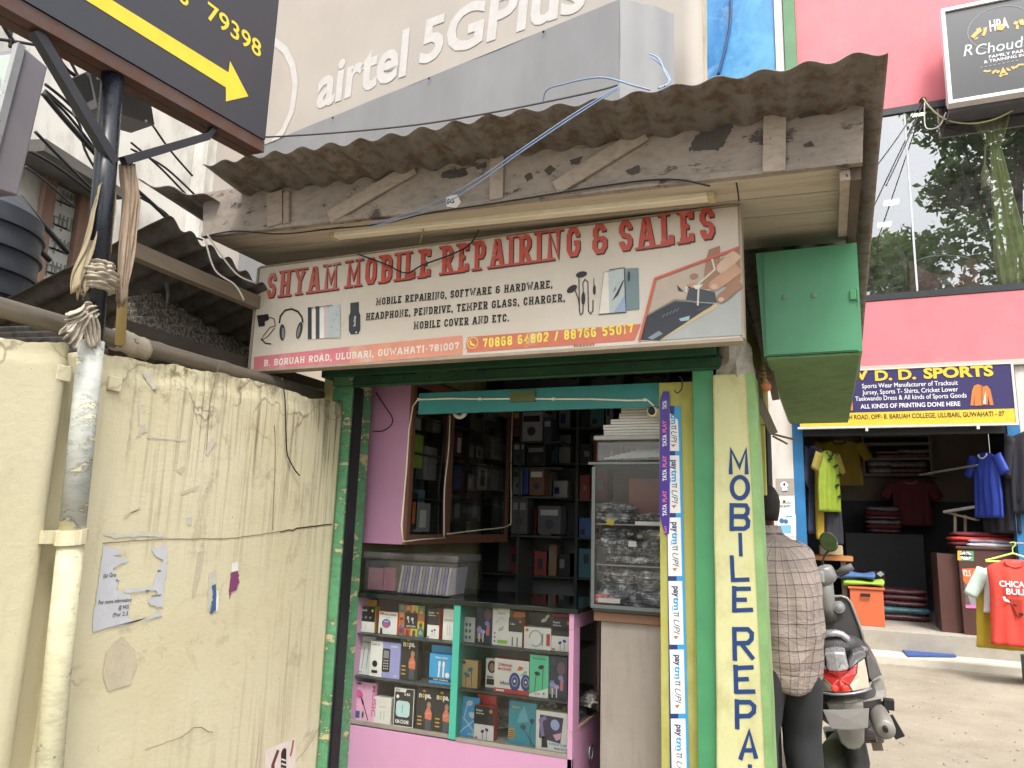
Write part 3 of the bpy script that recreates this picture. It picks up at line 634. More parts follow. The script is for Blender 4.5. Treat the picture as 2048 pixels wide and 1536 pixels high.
# phones
A.poly([px(1249, 622), px(1279, 619), px(1277, 536), px(1251, 537)], ink('#7f949c', .82), 1); A.ell(*px(1258, 553), .006, .022, GRYD, 2, 12)
A.poly([px(1208, 629), px(1253, 625), px(1249, 535), px(1220, 539), px(1209, 548)], LBL2, 2)
A.poly([px(1196, 629), px(1219, 627), px(1217, 545), px(1207, 545)], WHT, 3); A.stroke([px(1198, 629), px(1252, 625), px(1249, 536), px(1219, 540)], .0035, GRYD, 4); A.stroke([px(1198, 629), px(1208, 545), px(1230, 541)], .002, GRY, 5)
A.poly([px(1224, 603), px(1234, 585), px(1246, 562), px(1249, 560), px(1237, 590)], GRYD, 5); A.poly([px(1226, 586), px(1233, 572), px(1231, 580)], GRYD, 6); A.poly([px(1228, 625), px(1250, 590), px(1252, 624)], ink('#9fb4d2', .85), 5)
# repair photograph: hand, screwdriver, opened handset
A.poly([px(1278, 683), px(1484, 670), px(1479, 494), px(1311, 558)], WAR, 1)
A.poly([px(1378, 602), px(1482, 560), px(1484, 670), px(1330, 680)], ink('#b4b8b8', .82), 2)
A.stroke([px(1279, 682), px(1311, 558), px(1478, 496)], .010, ink('#d96a58', .82), 9)
A.poly([px(1281, 680), px(1293, 632), px(1350, 603), px(1434, 608), px(1322, 681)], GRYD, 3); A.poly([px(1316, 684), px(1322, 679), px(1432, 606), px(1437, 614)], CRM, 4)
A.stroke([px(1293, 632), px(1350, 600), px(1376, 602), px(1396, 606)], .006, ink('#8e8e90', .8), 5); A.poly([px(1358, 638), px(1380, 632), px(1378, 641), px(1362, 643)], LBL, 5); A.poly([px(1390, 621), px(1410, 612), px(1425, 612), px(1405, 624)], DGR, 5)
for k in range(5): A.stroke([px(1325+7*k, 636-3*k), px(1330+7*k, 628-3*k)], .002, GRY, 5)
A.poly([px(1296, 676), px(1318, 662), px(1326, 668), px(1305, 680)], GRY, 5)
A.poly([px(1372, 600), px(1380, 572), px(1400, 578), px(1430, 585), px(1434, 606), px(1400, 604)], DGR, 4); A.poly([px(1354, 570), px(1360, 576), px(1368, 584), px(1357, 582)], GRYD, 5); A.stroke([px(1373, 585), px(1373, 575), px(1382, 576)], .006, WHT, 6)
A.poly([px(1405, 578), px(1412, 520), px(1418, 500), px(1440, 492), px(1440, 575)], SKIND, 5)
A.ell(*px(1388, 553), .016, .012, SKIND, 6, 12); A.ell(*px(1384, 572), .018, .010, SKIN, 6, 12)
def finger(a, b_, w, L, m=SKIN):
    A.stroke([px(*a), px(*b_)], w, m, L); A.ell(*px(*b_), w*.5, w*.5, m, L+.25, 14); A.ell(*px(b_[0]-1, b_[1]+3), w*.27, w*.22, SKINL, L+.5, 12)
A.poly([px(1441, 520), px(1478, 496), px(1482, 560), px(1450, 575)], SKIND, 6)
finger((1474, 507), (1446, 536), .046, 7, SKINL); finger((1478, 536), (1430, 571), .045, 9); finger((1481, 566), (1444, 597), .038, 11, SKIND)
A.stroke([px(1424, 517), px(1430, 540), px(1398, 568), px(1396, 612)], .007, ink('#d8d4d0', .85), 8); A.poly([px(1386, 572), px(1406, 570), px(1398, 580), px(1391, 579)], WHT, 9)
q = px(1148, 694); A.text('ksign', q[0], q[1], .010, ink('#b8603c', .8), 1, .02, width=.085)
A.build('artwork', sgn)
# tube light on the soffit
tl0, tl1 = aY(665, 466, 2.66), aY(1427, 384, 2.66)
tl = thing('tube_light', 'long cream fluorescent batten fixed under the roof overhang above the shop sign', 'lamp', (tl0+tl1)/2)
def bat(p_, q_, dz0, dz1, dy0, dy1, nm, m, bv=.004, pr=None):
    a = [p_+V3((0, dy0, dz0)), p_+V3((0, dy1, dz0)), p_+V3((0, dy1, dz1)), p_+V3((0, dy0, dz1))]; return MB().hexa(a, [x+(q_-p_) for x in a]).build(nm, m, pr or tl, bev=bv)
bat(tl0, tl1, -.026, .026, -.016, .03, 'housing', CREAMP); d = (tl1-tl0).normalized()
bat(tl0-d*.004, tl0+d*.022, -.030, .030, -.020, .034, 'end_cap', worn('yellowed_plastic', '#cfc39a', .8, .45)); bat(tl1-d*.022, tl1+d*.004, -.030, .030, -.020, .034, 'end_cap', worn('yellowed_plastic', '#cfc39a', .8))
for f in (.28, .74):
    c = tl0.lerp(tl1, f); bat(c-d*.008, c+d*.008, .022, .055, -.019, .0, 'clip', DARKM, 0)
# green storage loft projecting from the right of the pillar
gx0, gx1, gz0, gz1 = -.232, .150, 2.195, 2.636
lb = thing('storage_box', 'large green sheet metal box jutting out beside the pillar under the roof edge', 'box', (gx0, KY, gz0))
b = MB(); b.hexa([(gx0+.02, KY+.0, gz0), (gx1, KY, gz0), (gx1-.01, KY+1.98, gz0+.0), (gx0+.02, KY+1.98, gz0)], [(gx0+.0, KY, gz1), (gx1, KY, gz1), (gx1-.01, KY+1.98, gz1), (gx0, KY+1.98, gz1)])
GL = worn('glossy_green_paint', '#5aa27a', .74, .38, 0, .16, 2.0, '#6b5a48', .26, 9, .25); b.build('body', [GL], lb)
b = MB(); b.grid(lambda u, v: (gx0+.03+(gx1-gx0-.045)*u, KY-.004, gz0+.004+(gz1-gz0-.008)*v), 2, 2); b.build('door', GL, lb, solid=.006)
un = m_peel('scuffed_green_board', '#67855c', '#7a9468', '#6f5a44', 4, .64); MB().box(gx0+.03, gx1-.012, KY+.01, KY+1.97, gz0-.012, gz0-.002).build('base_board', un, lb)
b = MB(); hp = aY(1706, 590, KY-.012); b.box(hp.x-.012, hp.x+.012, KY-.016, KY-.008, hp.z-.02, hp.z+.02); b.box(hp.x+.013, hp.x+.02, KY-.014, KY-.008, hp.z-.028, hp.z+.028); b.build('latch', GREEN, lb, bev=.003)
for (x, y) in ((1568, 595), (1627, 591)):
    h = aY(x, y, KY-.008); b = MB(); b.lathe([(.012, 0), (.011, .002), (.004, .004)], (h.x, KY-.0075, h.z), (0, -1, 0), 12); b.build('rivet_patch', worn('filler_patch', '#7f9a84', .7), lb)
# ================================================================== CREAM BOUNDARY WALL
wl = thing('boundary_wall', 'peeling cream yellow plastered wall running from the pole to the shop frame', 'wall', (-2.25, 2.4, 0))
def wtop(y):
    pts = [(0.2, 1.93), (1.40, 1.992), (1.60, 2.03), (1.72, 2.035), (1.77, 2.025), (2.15, 2.055), (2.45, 2.075), (2.9, 2.06), (3.10, 2.085)]
    for (a, za), (b_, zb_) in zip(pts, pts[1:]):
        if y <= b_: return za+(zb_-za)*(y-a)/(b_-a)+.012*NZ.noise(V3((y*9, 0, 3)))+.006*NZ.noise(V3((y*31, 0, 3)))
    return pts[-1][1]
def wx(y, z): return -2.25+.0016*NZ.noise(V3((y*2.3, z*2.3, 1)))
def sect(y0, y1, nu, nv, dx, roundl):
    b = MB()
    def fn(u, v):
        y = y0+(y1-y0)*u; z = wtop(y)*v; x = wx(y, z)+dx
        if roundl and y > y1-.10: x -= .10*((y-(y1-.10))/.10)**2.2
        if v > .97: x -= .006
        return (x, y, z)
    b.grid(fn, nu, nv)
    b.grid(lambda u, v: (V3(fn(u, 1))+V3((-.14*v, 0, .006*NZ.noise(V3((u*22, v*3, 0)))))), nu, 2)
    b.grid(lambda u, v: V3(fn(u, v))+V3((-.14, 0, 0)), nu, 2)
    b.grid(lambda u, v: V3(fn(1, v))+V3((-.14*u, 0, 0)), 1, nv); b.grid(lambda u, v: V3(fn(0, v))+V3((-.14*u, 0, 0)), 1, nv)
    return b
sect(1.715, 3.112, 90, 110, 0, False).build('wall_panel', MG, wl, smooth=True, weld=True)
w2 = thing('boundary_wall', 'thick cream plastered wall with a rounded end just left of the pole', 'wall', (-2.25, 1.0, 0))
sect(.25, 1.672, 70, 100, .012, True).build('wall_panel', MG2, w2, smooth=True, weld=True)
def bx(y0, y1, z0, z1, m, nm, par): MB().box(-2.46, -2.30, y0, y1, z0, z1).build(nm, m, par)
bx(1.60, 1.76, 0, 1.95, MG2, 'joint_fill', w2)
# bare plaster patches and scraps of paper on the wall
A = Art((-2.2485, 1.7, 0), (0, 1, 0), (0, 0, 1), .0008, .0005)
PLA = m_concrete('bare_plaster', '#b4aa94', '#c4baa4', 12); PLW = m_concrete('old_whitewash', '#b4b0a4', '#c8c4b8', 14)
def patch(pts, m, L=0, jit=3, n=5):
    out = []
    for i in range(len(pts)):
        a, c = pts[i], pts[(i+1) % len(pts)]
        for k in range(n):
            t = k/n; q = (a[0]+(c[0]-a[0])*t+jit*NZ.noise(V3((i*3.1+t*4, a[0], 0))), a[1]+(c[1]-a[1])*t+jit*NZ.noise(V3((i*2.3+t*4, a[1], 9))))
            out.append(A.px(*q))
    A.poly(out, m, L)
patch([(243, 1272), (270, 1300), (274, 1330), (258, 1370), (215, 1382), (205, 1350), (212, 1305)], PLA)
patch([(283, 742), (310, 740), (300, 752), (312, 775), (308, 782), (292, 760)], PLW); patch([(270, 876), (294, 862), (290, 848), (281, 852), (278, 868)], PLW); patch([(294, 872), (370, 880), (372, 882), (294, 876)], PLW, 0, 1)
patch([(277, 790), (280, 790), (279, 852), (276, 850)], PLW, 0, 1); patch([(424, 875), (429, 885), (416, 912), (410, 908), (413, 890)], PLW); patch([(372, 1036), (384, 1034), (383, 1050), (373, 1050)], PLW, 0, 1)
patch([(395, 1105), (410, 1100), (400, 1150), (388, 1195), (384, 1190)], PLA, 0, 4); patch([(418, 1145), (434, 1140), (430, 1190), (420, 1215), (412, 1225), (416, 1190)], PLW, 0, 5)
patch([(360, 985), (400, 970), (395, 978), (362, 990)], PLA, 0, 5); patch([(250, 1030), (285, 1015), (262, 1026), (246, 1042)], PLA, 0, 5); patch([(350, 940), (372, 932), (362, 950)], PLA, 0, 4)
patch([(200, 1068), (330, 1062), (325, 1075), (290, 1072), (230, 1076)], PLW, 0, 7)
CRK = ink('#9a8e70', .72, .9)
def crack(pts, w): A.stroke([A.px(x+2*NZ.noise(V3((x*.2, 1, 0))), y+4*NZ.noise(V3((x*.1, 5, 0)))) for (x0_, y0_), (x1_, y1_) in zip(pts, pts[1:]) for x, y in [(x0_+(x1_-x0_)*k/8, y0_+(y1_-y0_)*k/8) for k in range(9)]][:], w, CRK, .5)
crack([(205, 1086), (330, 1078), (450, 1078), (545, 1066), (600, 1056), (664, 1048)], .004); crack([(560, 1064), (600, 1056), (664, 1048)], .007); crack([(548, 850), (551, 900), (547, 980), (545, 1060)], .004); crack([(440, 720), (420, 800), (412, 900)], .003); crack([(360, 1475), (395, 1452), (425, 1466)], .003); crack([(290, 1500), (360, 1475)], .002)
A.mb.build('bare_patches', A.mats, wl)
A = Art((-2.2482, 1.7, 0), (0, 1, 0), (0, 0, 1), .001, .0006)
PUR = ink('#8c4a78', .8, .6); BLU = ink('#4a6a9a', .8, .6)
patch([(461, 1146), (476, 1142), (478, 1165), (472, 1180), (462, 1185), (459, 1200), (458, 1182)], PUR, 0, 3); patch([(424, 1170), (431, 1168), (432, 1218), (424, 1228), (419, 1226), (425, 1200)], BLU, 1, 3); patch([(432, 1182), (436, 1180), (437, 1215), (431, 1226)], PAPER, 2, 3); patch([(463, 1126), (476, 1124), (476, 1141), (462, 1144)], PAPER, 1, 2)
tag(A.mb.build('poster_scraps', A.mats), 'torn purple and blue scraps of old posters on the cream wall', 'paper scraps')
# torn to-let notice
A = Art((-2.2480, 1.7, 0), (0, 1, 0), (0, 0, 1), .001, .0006)
NP = ink('#c9cbd2', .86, .7); TX = ink('#4a4a52', .8, .6)
nt_ = thing('paper_notice', 'torn white paper notice with its middle ripped away, pasted on the cream wall', 'notice', A.P(A.px(255, 1170), 0))
patch([(206, 1092), (232, 1096), (246, 1108), (224, 1112), (262, 1120), (240, 1128), (225, 1138), (238, 1158), (232, 1180), (262, 1192), (258, 1212), (256, 1236), (275, 1243), (322, 1222), (323, 1232), (185, 1263), (186, 1235), (196, 1170)], NP, 0, 3)
patch([(302, 1098), (334, 1088), (332, 1140), (324, 1215), (300, 1210), (294, 1200), (316, 1190), (306, 1172), (312, 1150), (326, 1120), (310, 1112)], NP, 0, 3)
patch([(245, 1180), (312, 1172), (310, 1180), (250, 1186)], NP, .5, 2)
def wt(t, x, y, h, x2=None, **k):
    q = A.px(x, y); e = A.px(x2, y)[0]-q[0] if x2 else None; A.text(t, q[0], q[1], h, TX, 2, .012, width=e, **k)
wt('(at Gro', 206, 1155, .014, 231); wt('For more information', 196, 1209, .013, 261); wt('@ 9435', 236, 1219, .013, 256); wt('(For 2.3', 224, 1234, .013, 254); wt('owner', 302, 1194, .010, 322); wt('ty', 290, 1184, .010, 298); wt('se.', 314, 1144, .010, 322); wt('Fu', 231, 1164, .009, 237)
A.mb.build('sheet', A.mats, nt_)
# sticker near the ground
A = Art((-2.2480, 1.7, 0), (0, 1, 0), (0, 0, 1), .001, .0006)
A.poly([A.px(530, 1500), A.px(591, 1474), A.px(590, 1640), A.px(526, 1670)], ink('#e6dcd6', .86), 0); A.stroke([A.px(556, 1500), A.px(545, 1530), A.px(548, 1570)], .02, ink('#6b4632', .8), 1); A.stroke([A.px(567, 1503), A.px(566, 1560)], .035, BLK, 1); A.ell(*A.px(567, 1505), .017, .018, BLK, 1.5)
for k in range(3): A.stroke([A.px(562, 1518+9*k), A.px(571, 1521+9*k)], .006, PAPER, 2)
A.stroke([A.px(580, 1512), A.px(584, 1495), A.px(586, 1480)], .012, ink('#a8683c', .8), 2)
tag(A.mb.build('wall_sticker', A.mats), 'white sticker with brown and black drawing low on the cream wall', 'sticker')
def cable(name, pts, r, m, label, cat='cable', group=None, n=6):
    # smooth the run
    P = [V3(p) for p in pts]; out = []
    for i in range(len(P)-1):
        a, b_, c, d = P[max(i-1, 0)], P[i], P[i+1], P[min(i+2, len(P)-1)]
        for k in range(6):
            t = k/6; out.append(.5*((2*b_)+(c-a)*t+(2*a-5*b_+4*c-d)*t*t+(3*b_-a-3*c+d)*t**3))
    out.append(P[-1]); o = MB().tube(out, r, n).build(name, m, smooth=True); return tag(o, label, cat, group)
W3 = [aX(x, y, -2.235) for x, y in ((566, 756), (570, 800), (572, 868), (574, 905), (580, 922), (590, 940), (599, 951))]
W3[0].x = -2.24; cable('hanging_wire', W3, .0032, BLACKP, 'thin black wire hanging down the cream wall below the shop sign', 'wire')
# ================================================================== POLE WITH ARROW SIGN
PX_ = -2.2
ps = thing('arrow_sign', 'black signboard with yellow arrow and phone digits on a black pole', 'sign', (PX_, 1.70, 0))
PB = worn('black_gloss_paint', '#20252f', .7, .28, 0, .25, 7, '#5a5650', .18, 60, .1)
PC = m_peel('cream_over_grey_pole', '#bfba9c', '#c8c4a8', '#8f9698', 9, .64); PCG = m_peel('cream_drips_on_grey_pole', '#a9aca8', '#b7b9b2', '#d2cdae', 5, .56)
def py(z): return 1.725-.036*z
MB().tube([(PX_, py(2.03)-.0, 2.03), (PX_, py(2.97)-.025, 2.975)], .036, 16).build('pole', PB, ps, smooth=True)
MB().tube([(PX_, py(0)+.02, 0), (PX_, py(1)+.0, 1.0), (PX_, py(1.4), 1.40)], .0385, 16).build('painted_pole_base', PC, ps, smooth=True); MB().tube([(PX_, py(1.4), 1.402), (PX_, py(2.04), 2.045)], .0385, 16).build('painted_pole_middle', PCG, ps, smooth=True)
b = MB(); rr = []
for i in range(5): 
    z = 1.395+.045*i/4; rr.append([(PX_+.046*cos(a), py(z)+.0+.046*sin(a), z+.006*sin(a)) for a in [2*pi*k/14 for k in range(14)]])
b.loft(rr); b.box(PX_-.06, PX_-.03, py(1.4)-.075, py(1.4)+.075, 1.395, 1.435); b.build('pole_strap', MG, ps)
for y in (1.60, 1.79): MB().box(-2.25, -2.236, y-.025, y+.025, 1.905, 1.955).build('bolt_plate', MG2, ps, bev=.003)
SX = -2.15
def zb_(y): return 2.939+(y-1.182)*.080
t_ = NT('black_sign_board'); BSB = t_.fin(rgba('#2a2c32', .9), .32, 0, .6)
b = MB(); b.hexa([(SX-.05, .35, zb_(.35)+.05), (SX-.05, 2.285, zb_(2.285)+.05), (SX-.05, 2.285, 4.1), (SX-.05, .35, 4.1)], [(SX, .35, zb_(.35)+.05), (SX, 2.285, zb_(2.285)+.05), (SX, 2.285, 4.1), (SX, .35, 4.1)])
board = b.build('board', BSB, ps)
RST = m_tin('rusty_square_tube', '#5a4844', '#6b5650', '#6a4632', .55)
b = MB(); b.beam((SX-.030, .3, zb_(.3)+.022), (SX-.030, 2.29, zb_(2.29)+.022), .05, .05); b.beam((SX-.085, .3, zb_(.3)+.022), (SX-.085, 2.29, zb_(2.29)+.022), .05, .048)
b.build('frame_tube', RST, ps)
b = MB()
b.beam(aX(226, 326, PX_+.02), aX(70, 62, PX_+.015), .034, .034); b.beam(aX(246, 322, PX_+.02), aX(414, 273, PX_+.02), .028, .028); b.beam(aX(414, 273, PX_+.02), (SX-.03, aX(414, 273, PX_).y+.02, zb_(2)+.02), .02, .02)
b.build('brace', worn('dark_square_tube', '#33343a', .7, .4, .1, .2, 7, '#5a463c', .3), ps)
A = Art((SX+.0005, 1.2, 3), (0, 1, 0), (0, 0, 1), .0012, .0008); YS = ink('#e8d23c', .9, .4)
q = 3.657
A.poly([A.px(x/q, y/q) for x, y in ((1670, 530), (1680, 445), (1815, 705), (1650, 742), (1650, 640), (-400, -640), (-280, -680))], YS); A.mb.build('arrow', A.mats, board); A.mb = MB(); A.mats = []
a0, a1 = A.px(1512/q, 132/q), A.px(1905/q, 425/q); an = atan2(a1[1]-a0[1], a1[0]-a0[0]); hh = .072
ln = sqrt((a1[0]-a0[0])**2+(a1[1]-a0[1])**2)
A.text('79398', a0[0], a0[1], hh, YS, 0, .012, width=ln, rot=an); g0 = A.px(1335/q, 12/q); A.text('78', g0[0]-.07, g0[1]-.012, hh, YS, 0, .012, rot=an)
A.mb.build('lettering', A.mats, board)
# rags tied to the pole
RAG = m_grime('dirty_white_cotton', '#b4a998', '#c6bcac', '#7d7264', .72, 14, (1, 1, 1), .4); RAGB = m_grime('faded_tan_cotton', '#ab9c80', '#bdae92', '#7d705a', .72, 5, (3, 3, .5), .5)
def rag(name, label, rings, m):
    b = MB(); b.loft(rings); return tag(b.build(name, m, smooth=True), label, 'rag')
def wrap(c, r, z0, z1, wob, n=48, tilt=.3):
    out = []
    for i in range(31):
        t = i/30; z = z0+(z1-z0)*t
        out.append([(c[0]+(r*(1-.25*abs(2*t-1)**3)+.005*sin(t*42+k*.28)+.004*sin(t*23-k*.2)+wob*NZ.noise(V3((k*.35, t*3, 1))))*cos(2*pi*k/n), c[1]+(r*(1-.25*abs(2*t-1)**3)+.005*sin(t*42+k*.28)+.004*sin(t*23-k*.2)+wob*NZ.noise(V3((k*.35, t*3, 1))))*sin(2*pi*k/n), z+tilt*.03*cos(2*pi*k/n)) for k in range(n)])
    return out
rag('cloth_wrap', 'grey white rag wound round the black pole', wrap((PX_, py(2.26)), .054, 2.205, 2.305, .016), RAG)
def strip(name, label, pts, w, m, ph=0):
    P = [aX(x, y, PX_+.005) for x, y in pts]; n = len(P)
    def fn(u, v):
        f = v*(n-1); i = min(int(f), n-2); q = P[i].lerp(P[i+1], f-i); ww = w[i]+(w[i+1]-w[i])*(f-i)
        return q + V3((.012*sin(u*23+ph+v*5)+.007*sin(u*51+v*3), (u-.5)*ww*(1.2+.5*v+.3*sin(v*9+ph)), .010*sin(u*23+ph)-.02*max(0, v-.9)*10*sin(u*37)))
    b = MB(); b.grid(fn, 34, 24); return tag(b.build(name, m, smooth=True, solid=.004), label, 'rag')
strip('hanging_cloth', 'long tan cloth strip hanging on the left side of the black pole', [(212, 345), (208, 420), (196, 490), (182, 545), (172, 588)], [.03, .055, .075, .06, .05], RAGB)
strip('hanging_cloth', 'twisted brown grey cloth strip hanging on the right side of the black pole', [(256, 330), (262, 400), (255, 480), (245, 560), (243, 600)], [.035, .045, .03, .02, .015], m_grime('brown_cotton', '#a8927e', '#b8a592', '#6f6252', .8, 5, (3, 3, .5), .5), 2)
b = MB()
for k, (pts, r) in enumerate((([(190, 618), (178, 622), (170, 628)], [.018, .028, .022]), ([(172, 624), (158, 632), (142, 640)], [.02, .017, .022]), ([(172, 628), (158, 648), (146, 668), (136, 678)], [.016, .024, .028, .034]), ([(176, 630), (182, 655), (186, 690)], [.018, .022, .02]))):
    P_ = [aX(x, y, PX_+.035) for x, y in pts]; n_ = len(P_)
    def kf(u, v):
        f = v*(n_-1); i = min(int(f), n_-2); q = P_[i].lerp(P_[i+1], f-i); w_ = (r[i]+(r[i+1]-r[i])*(f-i))*2.1; d = (P_[i+1]-P_[i]).normalized(); s_ = d.cross(V3((1, 0, 0))).normalized()
        return q+s_*((u-.5)*w_)+V3((.010*sin(u*19+k*2+v*3)+.006*sin(u*37), 0, 0))+d*(.012*sin(u*23)*v)
    b.grid(kf, 26, 14)
tag(b.build('knotted_cloth', RAG, smooth=True, solid=.004), 'knotted rag with loose ends tied to the pole above the wall', 'rag')
bam0, bam1 = aX(-60, 598, -2.42), aX(640, 792, -2.47)
cl_ = MB(); c0, c1 = aX(228, 676, -2.44), aX(290, 700, -2.44); rr = []
for i in range(10):
    t = i/9; c = c0.lerp(c1, t); rr.append([c+V3((.040*cos(a)*(1+.12*sin(t*9+a*2)), 0, .042*sin(a)*(1+.12*sin(t*11+a*3)))) for a in [2*pi*k/18 for k in range(18)]])
cl_.loft(rr); tag(cl_.build('cloth_wrap', RAG, smooth=True), 'pale cloth wound round the horizontal bamboo pole behind the wall', 'rag')
b = MB(); pts = []; rs = []
for i in range(41):
    t = i/40; pts.append(bam0.lerp(bam1, t)); rs.append(.033+.004*(1 if i % 8 == 0 else 0)-.0*t)
b.tube(pts, rs, 14); tag(b.build('bamboo_pole', m_wood('grey_bamboo', '#6d655c', '#8a8176', .75, 1, 4), smooth=True), 'grey horizontal bamboo pole under the shed roof behind the wall', 'pole')
tag(MB().tube([aX(240, 690, -2.30), aX(247, 560, -2.30), aX(262, 340, -2.30)], .017, 8).build('bamboo_stake', m_wood('yellow_bamboo', '#b39a62', '#c9b27c', .8, 2, 4), smooth=True), 'yellow bamboo stake standing right behind the black pole', 'stake')
# ================================================================== SHED ROOF BEHIND THE WALL
C_ = aX(333, 434, -2.5); E_ = aX(620, 640, -2.5); L_ = aY(-60, 636, C_.y)
shd = thing('shed', 'low shed with dark corrugated roof and timber rafters behind the cream wall', 'shed', (C_.x-.4, C_.y+.5, 0))
b = MB(); ex, ey = L_-C_, E_-C_
b.grid(lambda u, v: C_+ex*u+ey*v+V3((0, 0, .016*sin(2*pi*v*8.5)+.01*NZ.noise(V3((u*4, v*4, 0))))), 14, 110)
b.build('roof_sheet', m_tin('blackened_sheet', '#54514f', '#625e5a', '#45403c', .8), shd, smooth=True, solid=.006)
b = MB(); b.beam(aX(255, 497, -2.56), aX(640, 660, -2.56), .05, .062); b.build('rafter', m_wood('old_rafter', '#85786a', '#9c8f80', .72, 1, 4), shd)
b = MB(); b.beam(aX(240, 655, -2.62), aX(640, 775, -2.62), .07, .06); b.build('rafter', m_wood('dark_rafter', '#4a443f', '#5a534c', .72, 1, 4), shd)
g = [aX(235, 612, -2.75), aX(455, 566, -3.3), aX(620, 660, -3.3), aX(620, 760, -2.75), aX(235, 668, -2.75)]
b = MB(); u0, u1, u2 = aX(235, 605, -2.8), aX(470, 560, -3.25), aX(235, 690, -2.7)
u3 = aX(640, 730, -3.0)
b.grid(lambda u, v: (u0.lerp(u1, u)).lerp(u2.lerp(u3, u), v)+V3((0, 0, .022*sin(v*44))), 10, 90)
t_ = NT('speckled_asbestos'); nn = t_.noise(60, 4, .75); c_ = t_.mix(t_.ramp(nn, .45, .58), rgba('#5c5854', .7), rgba('#a9a39a', .75)); SPK = t_.fin(c_, .9, 0, .2)
b.build('lower_sheet', SPK, shd, smooth=True, solid=.005)
b = MB(); u0, u1, u2, u3 = aX(-30, 660, -2.62), aX(200, 650, -2.9), aX(-30, 720, -2.6), aX(220, 720, -2.62)
b.grid(lambda u, v: (u0.lerp(u1, u)).lerp(u2.lerp(u3, u), v)+V3((0, 0, .012*sin(v*34))), 10, 60); b.build('lower_sheet', m_tin('grey_sheet', '#625e5a', '#77726c', '#4c4844', .85), shd, smooth=True, solid=.005)
b = MB(); b.box(-5.2, -5.1, 1.2, 4.4, 0, 2.55); b.box(-5.1, -2.6, 4.4, 4.5, 0, 2.4); b.box(-4.2, -4.1, 1.0, 1.1, 0, 2.3); b.box(-2.75, -2.65, 4.0, 4.1, 0, 2.4); b.build('wall', worn('shed_dark_wall', '#55534f', .6, .9, 0, .25, 3), shd)
hang = [aX(x, y, -2.56) for x, y in ((333, 565), (336, 590), (332, 615))]; b = MB(); b.tube(hang, [.012, .010, .002], 8, sq=(1, .4)); b.build('hanging_tag', BLACKP, shd)
# ================================================================== FAR LEFT: lit sign box, meter box, old building, tank
OX = -5.5
ob = thing('old_building', 'old whitewashed building with mould stains, brown window and concrete sunshade behind the cables', 'building', (OX, 4, 0))
OW = m_grime('mouldy_whitewash', '#d2d0cb', '#dddbd6', '#77756c', .88, .9, (1, 1, .45), .75, .9)
b = MB(); b.grid(lambda u, v: (OX, -2+7.6*u, 9*v), 20, 20); b.box(OX-.3, OX-.005, -2, 5.6, 0, 9); b.build('wall', OW, ob)
CW = m_grime('cream_render', '#d8cfb8', '#e0d8c2', '#a89e86', .85, .8, (1, 1, .5), .4); MB().box(OX-.7, OX-.1, 5.601, 12, 0, 8).build('rear_wing', CW, ob)
MB().box(OX+.001, OX+.18, 4.92, 5.16, 0, 9).build('pilaster', OW, ob)
k0, k1 = aX(72, 290, OX+.35), aX(232, 402, OX+.35)
b = MB(); b.hexa([(OX, k0.y, k0.z-.02), (OX, k1.y, k1.z+.05), (OX, k1.y, k1.z+.15), (OX, k0.y, k0.z+.10)], [(OX+.45, k0.y, k0.z-.06), (OX+.45, k1.y, k1.z-.0), (OX+.45, k1.y, k1.z+.07), (OX+.45, k0.y, k0.z+.03)]); b.build('sunshade', m_concrete('dark_concrete', '#4f4d4b', '#62605c', 3), ob)
w0, w1 = aX(72, 520, OX), aX(170, 330, OX)
yA, yB, zA, zB = aX(80, 450, OX).y, aX(168, 400, OX).y, aX(75, 570, OX).z, aX(120, 318, OX).z
win = MB().box(OX+.002, OX+.012, yA+.02, yB+.2, zA, zB).build('window', ink('#c6c9c4', .85, .5), ob)
FRB = m_wood('brown_window_wood', '#84675a', '#957668', .78, 2, 3)
b = MB(); yc = aX(158, 420, OX).y
for y in (yA, yc, yc+.42): b.box(OX+.013, OX+.07, y-.045, y+.045, zA, zB)
b.box(OX+.013, OX+.069, yA-.04, yc+.46, zA-.08, zA-.001); b.build('frame', FRB, win)
b = MB()
for i in range(4):
    for j in range(5):
        y = yA+.08+(yc-yA-.16)*(i+.5)/4; z = zA+.06+(zB-zA)*(j+.5)/5.4; s_ = .042
        b.box(OX+.015, OX+.022, y-s_, y+s_, z-s_, z-s_+.010); b.box(OX+.015, OX+.022, y+s_-.010, y+s_, z-s_+.011, z+s_+.02); b.box(OX+.015, OX+.022, y-s_, y-s_+.010, z-s_-.03, z+s_-.02) if (i+j) % 2 else b.box(OX+.015, OX+.022, y-s_+.011, y+s_-.011, z+s_-.02, z+s_-.010)
b.build('grille', ink('#8f928e', .8), win)
pe = aX(56, 455, OX+.3); MB().tube([(OX+.01, pe.y, pe.z), (OX+.34, pe.y, pe.z)], .04, 12).build('drain_pipe', WHITEP, ob)
MB().box(OX+.001, OX+.05, aX(260, 350, OX).y, aX(410, 430, OX).y, 3.1, 3.5).build('parapet', PLW, ob)
tc_ = aX(0, 470, -4.0); TK = worn('black_tank_plastic', '#3f434c', .75, .5, 0, .15, 3, '#8a8782', .3, 12)
b = MB(); pr = [(.02, 3.98), (.12, 3.97), (.30, 3.86), (.40, 3.74)]
for k in range(9): pr += [(.40, 3.705-.13*k), (.402, 3.66-.13*k), (.418, 3.655-.13*k), (.418, 3.635-.13*k), (.402, 3.63-.13*k), (.40, 3.60-.13*k)]
tank_c = aX(-86, 470, -4.4)
b.lathe([(r, h-3.98+aX(10, 396, -4.4).z+.06) for r, h in pr], (tank_c.x, tank_c.y, 0), n=72); tag(b.build('water_tank', TK), 'black ribbed plastic water tank at the left edge', 'tank')
LX = -2.95
lf = thing('light_box', 'grey sheet metal sign box with pale face hanging at the upper left edge', 'sign', aX(40, 250, LX))
